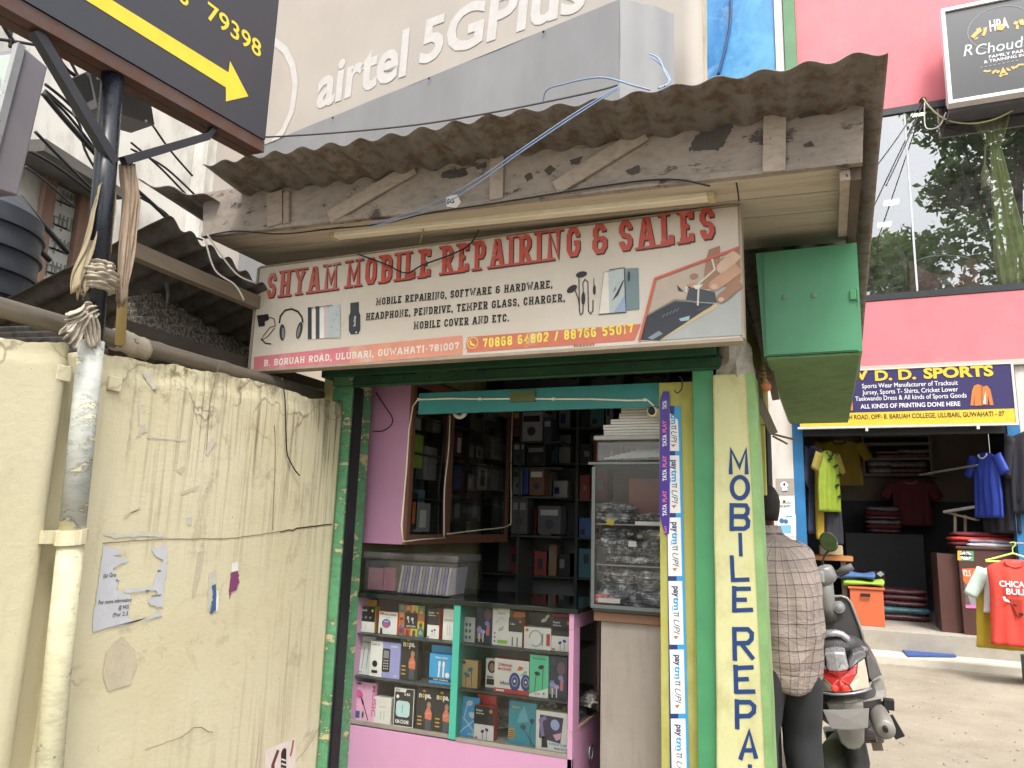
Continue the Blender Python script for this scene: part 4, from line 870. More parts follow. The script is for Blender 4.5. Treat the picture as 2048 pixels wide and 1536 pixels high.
a = [aX(48, 94, LX), aX(96, 134, LX), aX(36, 392, LX), aX(-24, 372, LX)]; bk = [p_+V3((-.75, -.12, 0)) for p_ in a]
b = MB(); b.hexa(a, bk); b.build('case', worn('dull_aluminium', '#9c98a2', .78, .5, .2, .10, 3, '#8a8078', .25, 8), lf, bev=.006)
dn = V3((0, -.008, 0)); b = MB(); b.hexa([a[0]+V3((-.03, -.003, -.03)), a[3]+V3((-.03, -.003, .03)), bk[3]+V3((.03, -.003, .03)), bk[0]+V3((.03, -.003, -.03))], [a[0]+V3((-.03, -.012, -.03)), a[3]+V3((-.03, -.012, .03)), bk[3]+V3((.03, -.012, .03)), bk[0]+V3((.03, -.012, -.03))]); b.build('face', ink('#b9c6bd', .85, .35), lf)
b = MB(); b.beam(a[0]+V3((-.006, -.014, .0)), a[3]+V3((-.006, -.014, 0)), .03, .03); b.build('edge_trim', worn('bright_trim', '#c9ccd0', .85, .3, .5, .1, 4), lf)
Ub = (a[0]-bk[0]).normalized(); Wb = (a[0]-a[3]).normalized(); Wb = (Wb-Ub*Wb.dot(Ub)).normalized()
A = Art(a[3]+V3((0, -.0125, 0)), Ub, Wb, .002, .001); hgt = (a[0]-a[3]).length
A.ell(-.10, hgt*.62, .05, .07, PAPER, 0, 6); A.ell(-.10, hgt*.60, .008, .009, BLK, 1, 8); A.poly([(-.2, hgt*.72), (-.05, hgt*.68), (-.06, hgt*.78), (-.16, hgt*.82)], PAPER, 0); A.mb.build('face_pattern', A.mats, lf)
mb_ = thing('meter_box', 'grey steel electrical box fixed behind the black pole', 'box', aX(245, 210, -2.42))
m0 = [aX(179, 140, -2.42), aX(196, 215, -2.42), aX(310, 250, -2.42), aX(300, 190, -2.42)]
b = MB(); ex_ = V3((-.13, 0, -.012)); b.hexa(m0, [p_+ex_ for p_ in m0]); b.build('case', worn('grey_steel_box', '#85868a', .75, .45, .25, .12, 4, '#5c5652', .3), mb_, bev=.003)
mm = (m0[0]+m0[1])/2; b = MB(); e0, e1 = m0[0]+ex_, m0[1]+ex_; dy = V3((0, -.004, 0))
b.poly([m0[0]+dy+V3((-.012, 0, -.012)), m0[1]+dy+V3((-.012, 0, .012)), e1+dy+V3((.008, 0, .012)), e0+dy+V3((.008, 0, -.012))]); b.build('dark_end_sheet', DARKM, mb_)  # dark sheet over the closed end, painted shade for an open inside
b = MB()
for (x, y) in ((196, 157), (206, 208), (292, 242)):
    c_ = aX(x, y, -2.417); b.lathe([(.006, 0), (.005, .003), (.001, .004)], c_, (1, 0, 0), 8)
b.build('screw', WHITEP, mb_)
COP = ink('#5a3030', .8, .5)
cable('red_wire', [aX(x, y, -2.5) for x, y in ((112, 78), (116, 110), (135, 140), (165, 160), (178, 172))], .007, COP, 'dark red wire curling into the grey electrical box', 'wire')
ovh = [([(-5, 78), (60, 88), (130, 100)], .012), ([(-5, 30), (12, 60), (32, 92)], .016), ([(20, 25), (22, 60), (20, 95)], .012), ([(90, 168), (145, 215), (215, 300)], .012), ([(90, 180), (130, 215), (158, 245), (170, 300), (205, 362)], .010), ([(86, 186), (135, 245), (225, 345)], .022), ([(88, 183), (140, 235), (218, 335)], .012), ([(70, 263), (130, 325), (205, 400)], .013), ([(58, 302), (115, 335), (205, 402)], .015), ([(50, 333), (90, 362), (150, 415)], .010),
       ([(38, 392), (85, 448), (136, 506)], .022), ([(-5, 405), (50, 468), (100, 522)], .022), ([(262, 285), (320, 335), (375, 392)], .010), ([(262, 298), (330, 335), (400, 400)], .010), ([(268, 375), (330, 432), (375, 490)], .018), ([(275, 392), (330, 425), (360, 462), (405, 480)], .010), ([(305, 250), (340, 300), (385, 352)], .010), ([(118, 85), (150, 140), (185, 215)], .012)]
for k, (pp, r) in enumerate(ovh):
    cable('overhead_cable', [aX(x, y, -4.6) for x, y in pp], r*.85, BLACKP, 'black overhead cable slanting across the old whitewashed building', 'cable', 'overhead cables in front of the old building')
for (pts, lb_) in (([(410, 478), (430, 540), (470, 570), (488, 600)], 'thin grey wire looping down beside the left end of the shop sign'), ([(415, 470), (470, 545), (512, 566)], 'thin grey wire running to the left end of the shop sign')):
    cable('loose_wire', [aX(x, y, -2.44) for x, y in pts], .004, WHITEP, lb_, 'wire')
# ================================================================== BANNER AND METAL BOX ABOVE THE ROOF
Rb = aY(1240, -2, 3.6); Lb = aZ(560, 276, Rb.z); dirb = (Lb-Rb).normalized(); nb = V3((dirb.y, -dirb.x, 0)).normalized()
if nb.y > 0: nb = -nb
bx_ = thing('metal_hoarding_box', 'dented grey galvanised metal box on the tin roof below the faded banner', 'box', (Rb.x-1.2, Rb.y+.2, 2.8))
Rr = aZ(1348, 27, Rb.z)
T_ = [Rb, Rr, Rr+dirb*3.6-nb*.05, Rb+dirb*3.3]
b = MB(); b.grid(lambda u, v: Rb+dirb*3.3*u+V3((0, 0, -1.75*(1-v)))+nb*(.010*NZ.noise(V3((u*6, v*3, 0)))), 40, 16); b.build('front_sheet', STEEL, bx_, smooth=True)
def sidef(u, v): return Rb.lerp(Rr, u)+V3((0, 0, -1.75*(1-v)))+V3((.03*sin(pi*u)*(1-v*.3)+.012*NZ.noise(V3((u*4, v*3, 5))), 0, 0))
b = MB(); b.grid(sidef, 12, 16); b.build('side_sheet', STEEL, bx_, smooth=True)
b = MB(); b.poly([q_+V3((0, 0, -.002)) for q_ in (Rb, Rr, Rr+dirb*3.25, Rb+dirb*3.3)]); b.poly([Rr+V3((0, 0, -1.75)), Rr, Rr+dirb*3.25, Rr+dirb*3.25+V3((0, 0, -1.75))]); b.build('back_sheet', STEEL, bx_)
b = MB()
for t in (.15, .42, .7, .9):
    c_ = Rb+dirb*3.3*t+V3((0, 0, -.02))+nb*.012; b.lathe([(.009, 0), (.007, .004), (.001, .006)], c_, nb, 8)
b.build('rivet', DARKM, bx_)
BO = Rb-nb*.50-dirb*1.0
bn = thing('banner', 'huge faded cream hoarding banner with pale white telecom lettering behind the metal box', 'banner', BO)
t_ = NT('faded_banner_vinyl'); c_ = t_.mix(t_.ramp(t_.noise(1.1, 5, .6), .3, .7), rgba('#bdb5ae', .66), rgba('#c8c0b8', .68)); c_ = t_.mix(t_.mth('MULTIPLY', t_.ramp(t_.noise(2.4, 7, .68, t_.map((1, 1, .4))), .5, .75), .3), c_, rgba('#c0b4a6', .8)); BAN = t_.fin(c_, .55, 0, .35)
aR = aP(1404, 0, BO, nb); eR = aP(1398, 200, BO, nb)
Ub = -dirb; ur = (aR-BO).dot(Ub)
b = MB(); b.grid(lambda u, v: BO+Ub*(ur-6.0*(1-u))+V3((0, 0, -.95+4.2*v))+nb*(.002*NZ.noise(V3((u*14, v*9, 2)))), 50, 30); pan = b.build('sheet', BAN, bn, smooth=True, solid=.006)
b = MB(); b.box(0, 0, 0, 0, 0, 0); b = MB(); b.beam(BO+Ub*(ur-.02)+V3((0, 0, -1.4))-nb*.05, BO+Ub*(ur-.02)+V3((0, 0, 3.2))-nb*.05, .05, .05); b.beam(BO+Ub*(ur-5.9)+V3((0, 0, -3.0))-nb*.05, BO+Ub*(ur-5.9)+V3((0, 0, 3.2))-nb*.05, .06, .06); b.build('post', RST, bn)
A = Art(BO+nb*.006, Ub, (0, 0, 1), .001, .001); BW = ink('#d2cfcd', .74, .5)
def bt(t, p0, p1, h, bold):
    a_, c_ = A.px(*p0), A.px(*p1); an = atan2(c_[1]-a_[1], c_[0]-a_[0]); ln = sqrt((c_[0]-a_[0])**2+(c_[1]-a_[1])**2)
    A.text(t, a_[0], a_[1], h, BW, 0, bold, width=ln, rot=an)
zz = A.px(800, 70)[1]-A.px(812, 152)[1]
bt('airtel', (632, 216), (812, 147), abs(zz)*1.0, .03)
z5 = A.px(838, 60)[1]-A.px(850, 126)[1]; bt('5GPlus', (838, 127), (1170, 14), abs(z5)*1.12, .03)
A.stroke([A.px(545, 285), A.px(566, 262), A.px(584, 222), A.px(591, 170), A.px(585, 130), A.px(570, 100), A.px(545, 80)], .07, BW, 0)
A.mb.build('lettering', A.mats, pan)
# cables over the roof edge
BC = worn('blue_cable_sheath', '#8aa0c4', .85, .5, 0, .1, 5)
def roofp(x, y, Y, lift=.0): q_ = aY(x, y, Y); return q_
cable('blue_cable', [aY(1300, 108, 3.5), aY(1318, 118, 3.35), aY(1330, 145, 3.1), aY(1338, 165, 2.9), aY(1318, 176, 2.6)], .0042, BC, 'blue cable looping out of the metal box to the tin roof', 'cable')
cable('blue_cable', [aY(1298, 112, 3.5), aY(1322, 130, 3.3), aY(1340, 158, 3.0), aY(1330, 172, 2.7)], .0035, BC, 'thinner blue cable beside the loop leaving the metal box', 'cable')
cable('blue_cable', [aY(1086, 206, 2.5), aY(1092, 182, 2.48), aY(1120, 170, 2.45), aY(1200, 155, 2.4), aY(1270, 172, 2.38), aY(1300, 180, 2.38)], .0032, BC, 'pale blue cable arching above the tin roof edge', 'cable')
for k, dy in enumerate((0, 6)):
    cable('blue_cable', [aY(1240, 172+dy*.5, 2.28), aY(1150, 226+dy, 2.26), aY(1040, 300+dy, 2.27), aY(960, 355+dy*1.5, 2.36), aY(880, 400+dy*2, 2.46), aY(800, 432+dy, 2.50), aY(740, 448+dy, 2.52)], .0024, BC, ('upper' if k == 0 else 'lower')+' of the two thin blue cables slanting down across the roof fascia', 'cable')
cable('black_wire', [aX(414, 272, -2.17), aY(480, 276, 2.29), aY(640, 268, 2.27), aY(830, 250, 2.26), aY(1000, 222, 2.26), aY(1180, 185, 2.27), aY(1235, 170, 2.28)], .004, ink('#55565a', .8), 'grey wire stretched from the arrow sign along the tin roof edge', 'wire')
cable('black_wire', [aY(405, 474, 2.54), aY(470, 462, 2.53), aY(560, 468, 2.53), aY(660, 458, 2.6), aY(760, 448, 2.52), aY(850, 428, 2.52), aY(1000, 405, 2.53), aY(1300, 360, 2.53), aY(1420, 372, 2.53)], .0035, BLACKP, 'black wire stapled along the bottom of the fascia board', 'wire')
cable('black_wire', [aY(715, 508, 2.755), aY(770, 528, 2.75), aY(812, 546, 2.745), aY(845, 530, 2.745), aY(905, 508, 2.745), aY(940, 488, 2.745), aY(957, 460, 2.7)], .0035, BLACKP, 'black wire drooping in front of the shop sign title', 'wire')
cable('black_wire', [aY(842, 430, 2.64), aY(846, 460, 2.66), aY(840, 486, 2.72)], .003, ink('#a09a90', .8), 'short grey wire hanging from the tube light', 'wire')
cable('black_wire', [aY(1465, 335, 2.56), aY(1474, 372, 2.6), aY(1478, 402, 2.66)], .003, BLACKP, 'short brown wire hanging by the right end of the tube light', 'wire')
b = MB(); c_ = aY(906, 402, 2.535); b.prism([aY(892, 392, 2.538), aY(914, 389, 2.538), aY(922, 404, 2.538), aY(912, 416, 2.538), aY(893, 413, 2.538)], (0, .003, 0)); tg = b.build('paper_tag', PAPER); tag(tg, 'torn white paper tag marked 5G stuck to the fascia board', 'tag')
A = Art(aY(892, 392, 2.5378), (1, 0, 0), (0, 0, 1), .001, .001); q_ = A.px(894, 408); A.text('5G', q_[0], q_[1], .020, BLK, 0, .03); A.mb.build('lettering', A.mats, tg)
# ================================================================== PINK BUILDING ACROSS THE YARD
GY = 10.7
def g(x, y, d=0.0): return aY(x, y, GY+d)
PKW = m_grime('pink_wall_paint', '#de7680', '#e4828a', '#c8646c', .78, 1.2, (1, 1, .5), .3, .6)
pb = thing('pink_building', 'pink two storey building with a wide dark upper window and a sports shop below', 'building', (2.5, GY, 0))
zt0 = g(1755, 222).z; zb0 = g(1728, 606).z; zl0 = g(1850, 729).z; xl = g(1592, 60).x; xr = 6.5
xw = -.55
MB().box(xl, xr, GY, GY+.25, zt0, 13).build('upper_wall', PKW, pb)
MB().box(xw, xr, GY-.05, GY+.25, zl0, zb0).build('band_wall', PKW, pb, bev=.006)
MB().box(xw, xr, GY-.09, GY+.25, zl0-.07, zl0-.003).build('canopy_edge', m_concrete('pale_concrete', '#a9a29a', '#bab3aa', 4), pb)
GC = worn('green_column_paint', '#5f8a66', .75, .6, 0, .12, 3); MB().box(g(1568, 60).x, xl-.004, GY-.1, GY+.3, 3, 13).build('green_column', GC, pb)
MB().box(g(1552, 60).x, g(1567, 60).x-.004, GY-.06, GY+.3, 3, 13).build('white_column', ink('#d8cfd0', .85, .6), pb)
FRM = worn('black_window_frame', '#3a3d42', .7, .4, .3, .1, 5)
b = MB(); b.box(xw, xr, GY-.03, GY+.06, zt0-.10, zt0-.003); b.box(xw, xr, GY-.06, GY+.06, zb0+.003, zb0+.09); b.build('window_frame', FRM, pb)
GLW = glass('dark_window_glass', (.95, .97, .97), 1.5, .004, .18, .10)
zx0, zx1 = zb0+.09, zt0-.10
xj = g(1825, 450).x
for x0, x1 in ((xw, xj-.006), (xj+.006, 3.6), (3.62, xr)):
    b = MB(); b.poly([(x0, GY, zx0), (x1, GY, zx0), (x1, GY, zx1), (x0, GY, zx1)]); b.build('window_pane', GLW, pb)
MB().box(xj-.012, xj+.012, GY-.012, GY+.01, zx0, zx1).build('glass_joint', ink('#c2c6cc', .8), pb)
RM = worn('salon_room_paint', '#5a5a5c', .6, .8, 0, .1, 2)
b = MB(); b.box(xw, xr, GY+3.4, GY+3.5, zb0-.2, zt0+.6); b.box(xw, xr, GY+.26, GY+3.4, zt0+.3, zt0+.4); b.box(xw, xr, GY+.26, GY+3.4, zb0-.2, zb0-.1); b.box(xw-.1, xw-.005, GY, GY+3.4, zl0, zt0+.4); b.build('salon_room', RM, pb)
MB().box(-3.5, xw-.11, GY-.0, GY+.25, 0, 9).build('side_wall', m_grime('grey_render', '#a8a39c', '#b8b2aa', '#77716a', .7), pb)
# ceiling lights seen through the glass
def emis(name, col, st):
    t = NT(name); t.b.inputs['Emission Color'].default_value = rgba(col, 1); t.b.inputs['Emission Strength'].default_value = st; return t.fin(rgba(col, .8), .5)
EM = emis('ceiling_lamp_glow', '#fff3c8', 2.2)
for k, (x, y, d, w, lb_) in enumerate(((1783, 404, 2.0, .2, 'middle lit ceiling panel lamp behind the dark upper window'), (1769, 448, 3.2, .2, 'lowest lit ceiling panel lamp behind the dark upper window'), (1838, 224, .45, .16, 'small lit ceiling lamp at the top edge of the dark upper window'))):
    c_ = aY(x, y, GY+d); L_ = thing('ceiling_lamp', lb_, 'lamp', c_, 'ceiling lamps of the salon')
    b = MB(); b.box(c_.x-w*.5-.02, c_.x+w*.5+.02, c_.y-.06, c_.y+.12, c_.z+.01, c_.z+.04); b.tube([(c_.x, c_.y, c_.z+.04), (c_.x, c_.y, zt0+.299)], .008, 6); b.build('frame', WHITEP, L_)
    MB().box(c_.x-w*.5, c_.x+w*.5, c_.y-.05, c_.y+.11, c_.z-.005, c_.z+.009).build('diffuser', EM, L_)
# curtain
CUR = m_grime('olive_green_curtain', '#d4dea0', '#dce6b0', '#b8c484', .98, 4, (6, 6, .3), .4)
kx = g(1990, 290, .16)
def curt(u, v):
    z = zx0+.02+(zx1-zx0-.05)*v; zk = kx.z
    if z > zk: f = (z-zk)/(zx1-zk); w = .10+.34*f**.8; cx = kx.x+.0*f-.03*f
    else: f = (zk-z)/(zk-zx0); w = .10+.20*min(1, f*1.3); cx = kx.x+.08*f
    return (cx+(u-.5)*2*w*.62, GY+.16+.045*sin(u*pi*9+z*.4)*(w/.3)+.01*NZ.noise(V3((u*9, z*2, 0))), z)
cu = thing('curtain', 'tied olive green curtain hanging behind the dark upper window', 'curtain', (kx.x, GY+.5, zx0))
b = MB(); b.grid(curt, 120, 50); b.build('cloth', CUR, cu, smooth=True, solid=.006)
b = MB(); b.tube([(kx.x+.13*cos(a), GY+.16+.09*sin(a), kx.z+.03*cos(a)) for a in [2*pi*k/20 for k in range(21)]], .018, 8); b.tube([(kx.x-.12, GY+.09, kx.z), (kx.x-.15, GY+.09, kx.z-.3)], .012, 8); b.tube([(kx.x-.15, GY+.09, kx.z-.3), (kx.x-.155, GY+.09, kx.z-.42), (kx.x-.16, GY+.09, kx.z-.62)], [.02, .055, .06], 12); b.build('tieback_tassel', ink('#d8d4a8', .85, .7), cu)
# salon chair back and hood dryer
MAR = worn('maroon_leatherette', '#9c6470', .95, .4, 0, .15, 6)
sc_ = thing('salon_chair', 'maroon salon chair with curved back and oval badge behind the dark upper window', 'chair', g(1888, 600, .6))
D_ = .25
out = [(1822, 640), (1818, 560), (1816, 520), (1826, 521), (1840, 533), (1860, 544), (1882, 549), (1905, 546), (1925, 534), (1938, 517), (1950, 514), (1958, 530), (1962, 580), (1964, 640)]
MB().prism([g(x, y, D_) for x, y in out], (0, .22, 0)).build('backrest', MAR, sc_, bev=.02)
MB().tube([g(x, y, D_+.1) for x, y in ((1832, 522), (1850, 515), (1870, 511), (1895, 510), (1925, 513), (1940, 517))], .010, 8).build('headrest_rail', ink('#d8d8d6', .85, .3), sc_)
e_ = g(1894, 562, D_-.012); b = MB(); b.tube([(e_.x+.088*cos(a), e_.y, e_.z+.05*sin(a)) for a in [2*pi*k/24 for k in range(25)]], .012, 8); b.lathe([(.045, 0), (.04, .004)], (e_.x, e_.y+.006, e_.z), (0, -1, 0), 16); b.build('badge', ink('#b9c8b8', .85, .3), sc_)
b = MB(); b.tube([g(1890, 640, D_+.3), g(1890, 700, D_+.3)], .05, 10); b.box(e_.x-.25, e_.x+.25, GY+.85, GY+1.3, zb0+.02, zb0+.2); b.build('seat_base', MAR, sc_, bev=.02)
hd = thing('hood_dryer', 'grey salon hood dryer on a curved arm behind the dark upper window', 'dryer', g(1800, 610, .8))
b = MB(); pts = [g(x, y, .8) for x, y in ((1788, 498), (1798, 505), (1808, 520), (1812, 545), (1815, 600))]; b.tube(pts, [.04, .06, .035, .02, .02], 12); b.build('arm', ink('#8c8078', .8), hd, smooth=True)
hc = g(1785, 592, .8); b = MB(); b.lathe([(.12, 0), (.11, .07), (.06, .12), (.01, .13)], (hc.x, hc.y, hc.z-.04), (0, 0, 1), 18); b.build('hood', ink('#7a706a', .8), hd, smooth=True)
MB().tube([g(1782, 578, .78), g(1805, 573, .78)], .014, 8).build('handle', ink('#dedcd8', .85), hd)
# parlour sign
PY = GY-.45
pz = [aY(1903, 202, PY), aY(2300, 125, PY), aY(2300, -75, PY), aY(1891, 25, PY)]
x0, x1 = (pz[0].x+pz[3].x)/2, pz[1].x; z0, z1 = aY(1903, 202, PY).z, aY(1891, 25, PY).z
fs = thing('parlour_sign', 'black parlour signboard with white frame and gold flourishes on the pink wall', 'sign', ((x0+x1)/2, PY, z0))
t_ = NT('black_gloss_flex'); PBK = t_.fin(rgba('#33353b', .95), .28, 0, .8)
bd = MB().box(x0, x1, PY, PY+.12, z0, z1).build('board', PBK, fs)
b = MB(); w = .045
b.box(x0-w, x1+w, PY-.03, PY+.12, z0-w, z0-.002); b.box(x0-w, x1+w, PY-.03, PY+.12, z1+.002, z1+w); b.box(x0-w, x0-.002, PY-.03, PY+.12, z0, z1); b.box(x1+.002, x1+w, PY-.03, PY+.12, z0, z1); b.build('frame', ink('#f2f0f2', .93, .4), fs)
b = MB(); b.box(x0-.03, x1, PY+.121, GY-.031, z0-.10, z0-.05); b.box(x0+.1, x0+.16, PY+.121, GY, z0+.2, z0+.26); b.build('bracket', worn('grey_bracket', '#6a6a70', .7), fs)
A = Art((x0, PY-.002, z0), (1, 0, 0), (0, 0, 1), .003, .003); GOLD = ink('#c9a860', .9, .35); SIL = ink('#c8d8dc', .9, .35); WH2 = ink('#e0e0e4', .9)
def tx(t, p0, p1, h, m, bold=.01, L=0, sh=0):
    a_, c_ = A.px(*p0), A.px(*p1); A.text(t, a_[0], a_[1], h, m, L, bold, sh, width=(c_[0]-a_[0]))
f3 = lambda x, y: (1860+x*188/1313, y*220/1536)
tx('HRA', f3(838, 440), f3(1105, 395), .155, WH2, .02); q = A.px(*f3(985, 385)); A.ell(q[0], q[1], .055, .05, GOLD, 1, 5)
tx('R', f3(470, 790), f3(600, 805), .16, SIL, 0, 0, .25); tx('Choudhury', f3(645, 775), f3(1780, 560), .15, SIL, 0, 0, .15)
tx('FAMILY PARLOUR', f3(825, 818), f3(1560, 660), .042, WH2, .01); tx('& TRAINING INSTITUTE', f3(755, 888), f3(1640, 715), .042, WH2, .01)
for pts, ww in (([(590, 525), (640, 470), (690, 430), (670, 395)], .05), ([(620, 548), (650, 540), (665, 520)], .02), ([(740, 500), (760, 460), (775, 400), (745, 410)], .035), ([(1170, 320), (1200, 325), (1215, 300)], .04), ([(1215, 410), (1220, 370), (1215, 350)], .03), ([(1265, 275), (1285, 325), (1330, 330)], .05), ([(750, 990), (800, 1000), (850, 985)], .025), ([(875, 1030), (890, 1000), (930, 980)], .025), ([(935, 1020), (965, 985)], .03), ([(970, 1070), (1020, 1040), (1085, 1030)], .03), ([(1005, 1040), (1020, 975), (1040, 1030)], .05), ([(1075, 950), (1095, 980), (1125, 975)], .025), ([(1130, 940), (1165, 940), (1165, 970)], .025), ([(1190, 950), (1240, 905), (1310, 900)], .025)):
    A.stroke([A.px(*f3(*p_)) for p_ in pts], ww, GOLD, 0)
cc_ = A.px(*f3(980, 385)); A.stroke([(cc_[0]+.36*cos(a), cc_[1]+.30*sin(a)) for a in [2*pi*k/30 for k in range(31)]], .008, ink('#8f9298', .8), -0.5)
for k in range(9): A.stroke([A.px(*f3(700+62*k, 945-12*k)), A.px(*f3(735+62*k, 938-12*k))], .012, ink('#8f9298', .8), 0)
A.mb.build('artwork', A.mats, bd)
cable('string_light', [g(1893, 85, -.1), g(1896, 130, -.1), g(1893, 205, -.08), g(1896, 212, -.08)], .012, ink('#d8a8a8', .85), 'twisted string of lights hanging along the left edge of the parlour sign', 'wire')
ST = [g(1847, 197, -.1), g(1860, 215, -.12), g(1890, 238, -.12), g(1935, 247, -.12), g(1990, 238, -.12), (g(2052, 205, -.12))]
cable('festoon_wire', ST, .012, ink('#c8c49a', .85), 'pale yellow wire drooping across the top of the dark upper window', 'wire')
for k, (xa, ya, xb, yb) in enumerate(((1846, 200, 1728, 365), (1848, 202, 1772, 372))):
    cable('service_wire', [g(xa, ya, -.1), g((xa+xb)/2, (ya+yb)/2+4, -.5), g(xb, yb, -1.0)], .008, BLACKP, ('left' if k == 0 else 'right')+' of two dark wires slanting down in front of the upper window', 'wire')
cable('festoon_wire', [g(1849, 205, -.1), g(1850, 250, -.1), g(1862, 258, -.1), g(1880, 250, -.1), g(1892, 225, -.1)], .009, WHITEP, 'short white wire loop hanging below the anchor on the upper window', 'wire')
b = MB(); c_ = g(1847, 197, -.08); b.lathe([(.05, 0), (.04, .05), (.015, .09)], (c_.x, GY-.005, c_.z), (0, -1, 0), 10); tag(b.build('wire_anchor', DARKM), 'dark wire anchor fixed on the pink wall above the window', 'anchor')
# tall blue painted board
BLP = NT('blue_brushed_paint'); vv = BLP.map((1, 1, 1)); n1 = BLP.noise(1.6, 7, .7, vv, .8); c_ = BLP.mix(BLP.ramp(n1, .32, .62), rgba('#1f6fb8', .85), rgba('#57a6d8', .85)); c_ = BLP.mix(BLP.mth('MULTIPLY', BLP.ramp(BLP.noise(2.6, 7, .7, None, 1), .55, .72), .7), c_, rgba('#8fc4dc', .85)); c_ = BLP.mix(BLP.mth('MULTIPLY', BLP.ramp(BLP.noise(3.1, 6, .7, None, .5), .62, .75), .55), c_, rgba('#b8a860', .8)); BLM = BLP.fin(c_, .35, 0, .5)
by = 6.0; e0, e1 = aY(1413, 60, by), aY(1549, 60, by)
bb = thing('blue_board', 'tall blue streaky painted board with white edge standing behind the tin roof', 'board', ((e0.x+e1.x)/2, by, 0))
MB().box(e0.x, e1.x, by, by+.1, 2.6, 9).build('panel', BLM, bb); MB().box(e1.x+.003, e1.x+.05, by-.02, by+.1, 2.6, 9).build('edge_trim', ink('#d8d6dc', .88), bb)
cable('black_wire', [aY(1462, -10, by-.03), aY(1461, 40, by-.03), aY(1452, 90, by-.03), aY(1436, 150, by-.03)], .012, ink('#3a5a90', .8), 'dark blue wire hanging down the blue painted board', 'wire')
b = MB(); b.hexa([aY(1396, -20, 5.4), aY(1410, -20, 5.4), aY(1411, 180, 5.4), aY(1380, 200, 5.4)], [aY(1396, -20, 5.4)+V3((0, .1, 0)), aY(1410, -20, 5.4)+V3((0, .1, 0)), aY(1411, 180, 5.4)+V3((0, .1, 0)), aY(1380, 200, 5.4)+V3((0, .1, 0))]); tag(b.build('cream_post', m_grime('stained_cream_wood', '#cbbfa6', '#d6ccb6', '#8a745c', .8, 2)), 'stained cream post between the faded banner and the blue board', 'post')
# ------------------------------------------------------------------ sports shop
GF = .34
stp = MB(); stp.box(-3.4, 7, GY-.44, GY-.004, -.05, .10); so = stp.build('step', m_concrete('worn_cement_step', '#b0aba0', '#c2bcb0', 4), bev=.015); tag(so, None, None, kind='structure')
fl_ = MB(); fl_.box(-.9, 4.2, GY-.02, GY+4, .0, GF, 0); so = fl_.build('floor', m_concrete('shop_floor_cement', '#8f8a80', '#a09a90', 4), bev=.01); tag(so, None, None, kind='structure')
sp = thing('sports_shop', 'open sports wear shop with dark interior and blue door posts under the pink band', 'shop', (.9, GY, 0))
xa, xb_ = g(1597, 960).x, g(2034, 960).x
BLD = worn('blue_post_paint', '#2f78b0', .8, .5, 0, .15, 4, '#7aa8c8', .25)
MB().box(xa-.05, xa+.075, GY-.04, GY+.12, .1, zl0-.075).build('door_post', BLD, sp); MB().box(xb_-.06, xb_+.07, GY-.04, GY+.12, .1, zl0-.075).build('door_post', BLD, sp)
WPL = m_grime('white_pillar_paint', '#cfc8c2', '#d8d2cc', '#a8a098', .85, 2)
MB().box(xa-.46, xa-.055, GY-.035, GY+.25, .1, zl0-.075).build('pillar', WPL, sp); MB().box(xb_+.075, xb_+.9, GY-.035, GY+.25, .1, zl0-.075).build('pillar', WPL, sp)
INT = worn('sports_shop_dark_wall', '#55545a', .65, .8, 0, .15, 2)
INT2 = worn('sports_shop_pale_wall', '#a89a8a', .55, .8, 0, .15, 2)
b = MB(); b.box(xa-.2, xb_+.3, GY+3.2, GY+3.3, GF, 2.05, 0); b.box(xa-.2, xb_+.3, GY+3.2, GY+3.3, 2.051, zl0, 1); b.box(xa-.35, xa-.21, GY+.26, GY+3.2, GF, zl0); b.box(xb_+.305, xb_+.4, GY+.26, GY+3.2, GF, zl0, 0); b.build('interior_wall', [INT, INT2], sp)
MB().box(xa-.35, xb_+.4, GY+.251, GY+3.3, zl0+.002, zl0+.08).build('ceiling', INT, sp)
MB().box(xa+.08, xb_-.065, GY-.02, GY+.05, g(1800, 870).z, g(1800, 850).z).build('shutter_beam', FRM, sp)
SYs = GY-.28
q0 = aY(1600, 851, SYs); q1 = aY(2030, 845, SYs); q2 = aY(2022, 728, SYs)
dd = thing('sports_sign', 'navy and yellow sports shop signboard with orange tracksuit pictures under the pink band', 'sign', ((q0.x+q1.x)/2, SYs, q1.z))
x0, x1, z0, z1 = q0.x, (q1.x+q2.x)/2, q1.z, q2.z
NV = ink('#332c5e', .85, .4); SYE = ink('#d9b93a', .88, .4)
bd = MB().box(x0, x1, SYs, SYs+.06, z0, z1).build('board', NV, dd)
b = MB(); b.box(x0-.03, x1+.03, SYs-.01, SYs+.06, z0-.03, z0-.002); b.box(x1+.002, x1+.03, SYs-.01, SYs+.06, z0, z1); b.box(x0-.03, x1+.03, SYs-.01, SYs+.06, z1+.002, z1+.02)
for x in (1733, 1956): b.box(aY(x, 850, SYs).x-.015, aY(x, 850, SYs).x+.015, SYs-.012, SYs+.05, z0-.07, z0-.031)
b.build('frame', ink('#cfcac4', .85), dd)
b = MB(); b.box(x0+.4, x0+.46, SYs+.061, GY-.051, z1-.3, z1-.25); b.box(x1-.46, x1-.4, SYs+.061, GY-.051, z1-.3, z1-.25); b.build('bracket', FRM, dd)
A = Art((x0, SYs-.001, z0), (1, 0, 0), (0, 0, 1), .003, .003)
f6 = lambda x, y: (1480+x*568/2048, 460+y*420/1514)
zy = A.px(*f6(1300, 1305))[1]
A.rect(0, 0, x1-x0, zy, SYE, 0)
def cap(p, q): return abs(A.px(*f6(*p))[1]-A.px(*f6(*q))[1])
def tx6(t, p0, p1, h, m, bold=.0, L=1):
    a_, c_ = A.px(*f6(*p0)), A.px(*f6(*p1)); A.text(t, a_[0], a_[1], h, m, L, bold, 0, width=(c_[0]-a_[0]))
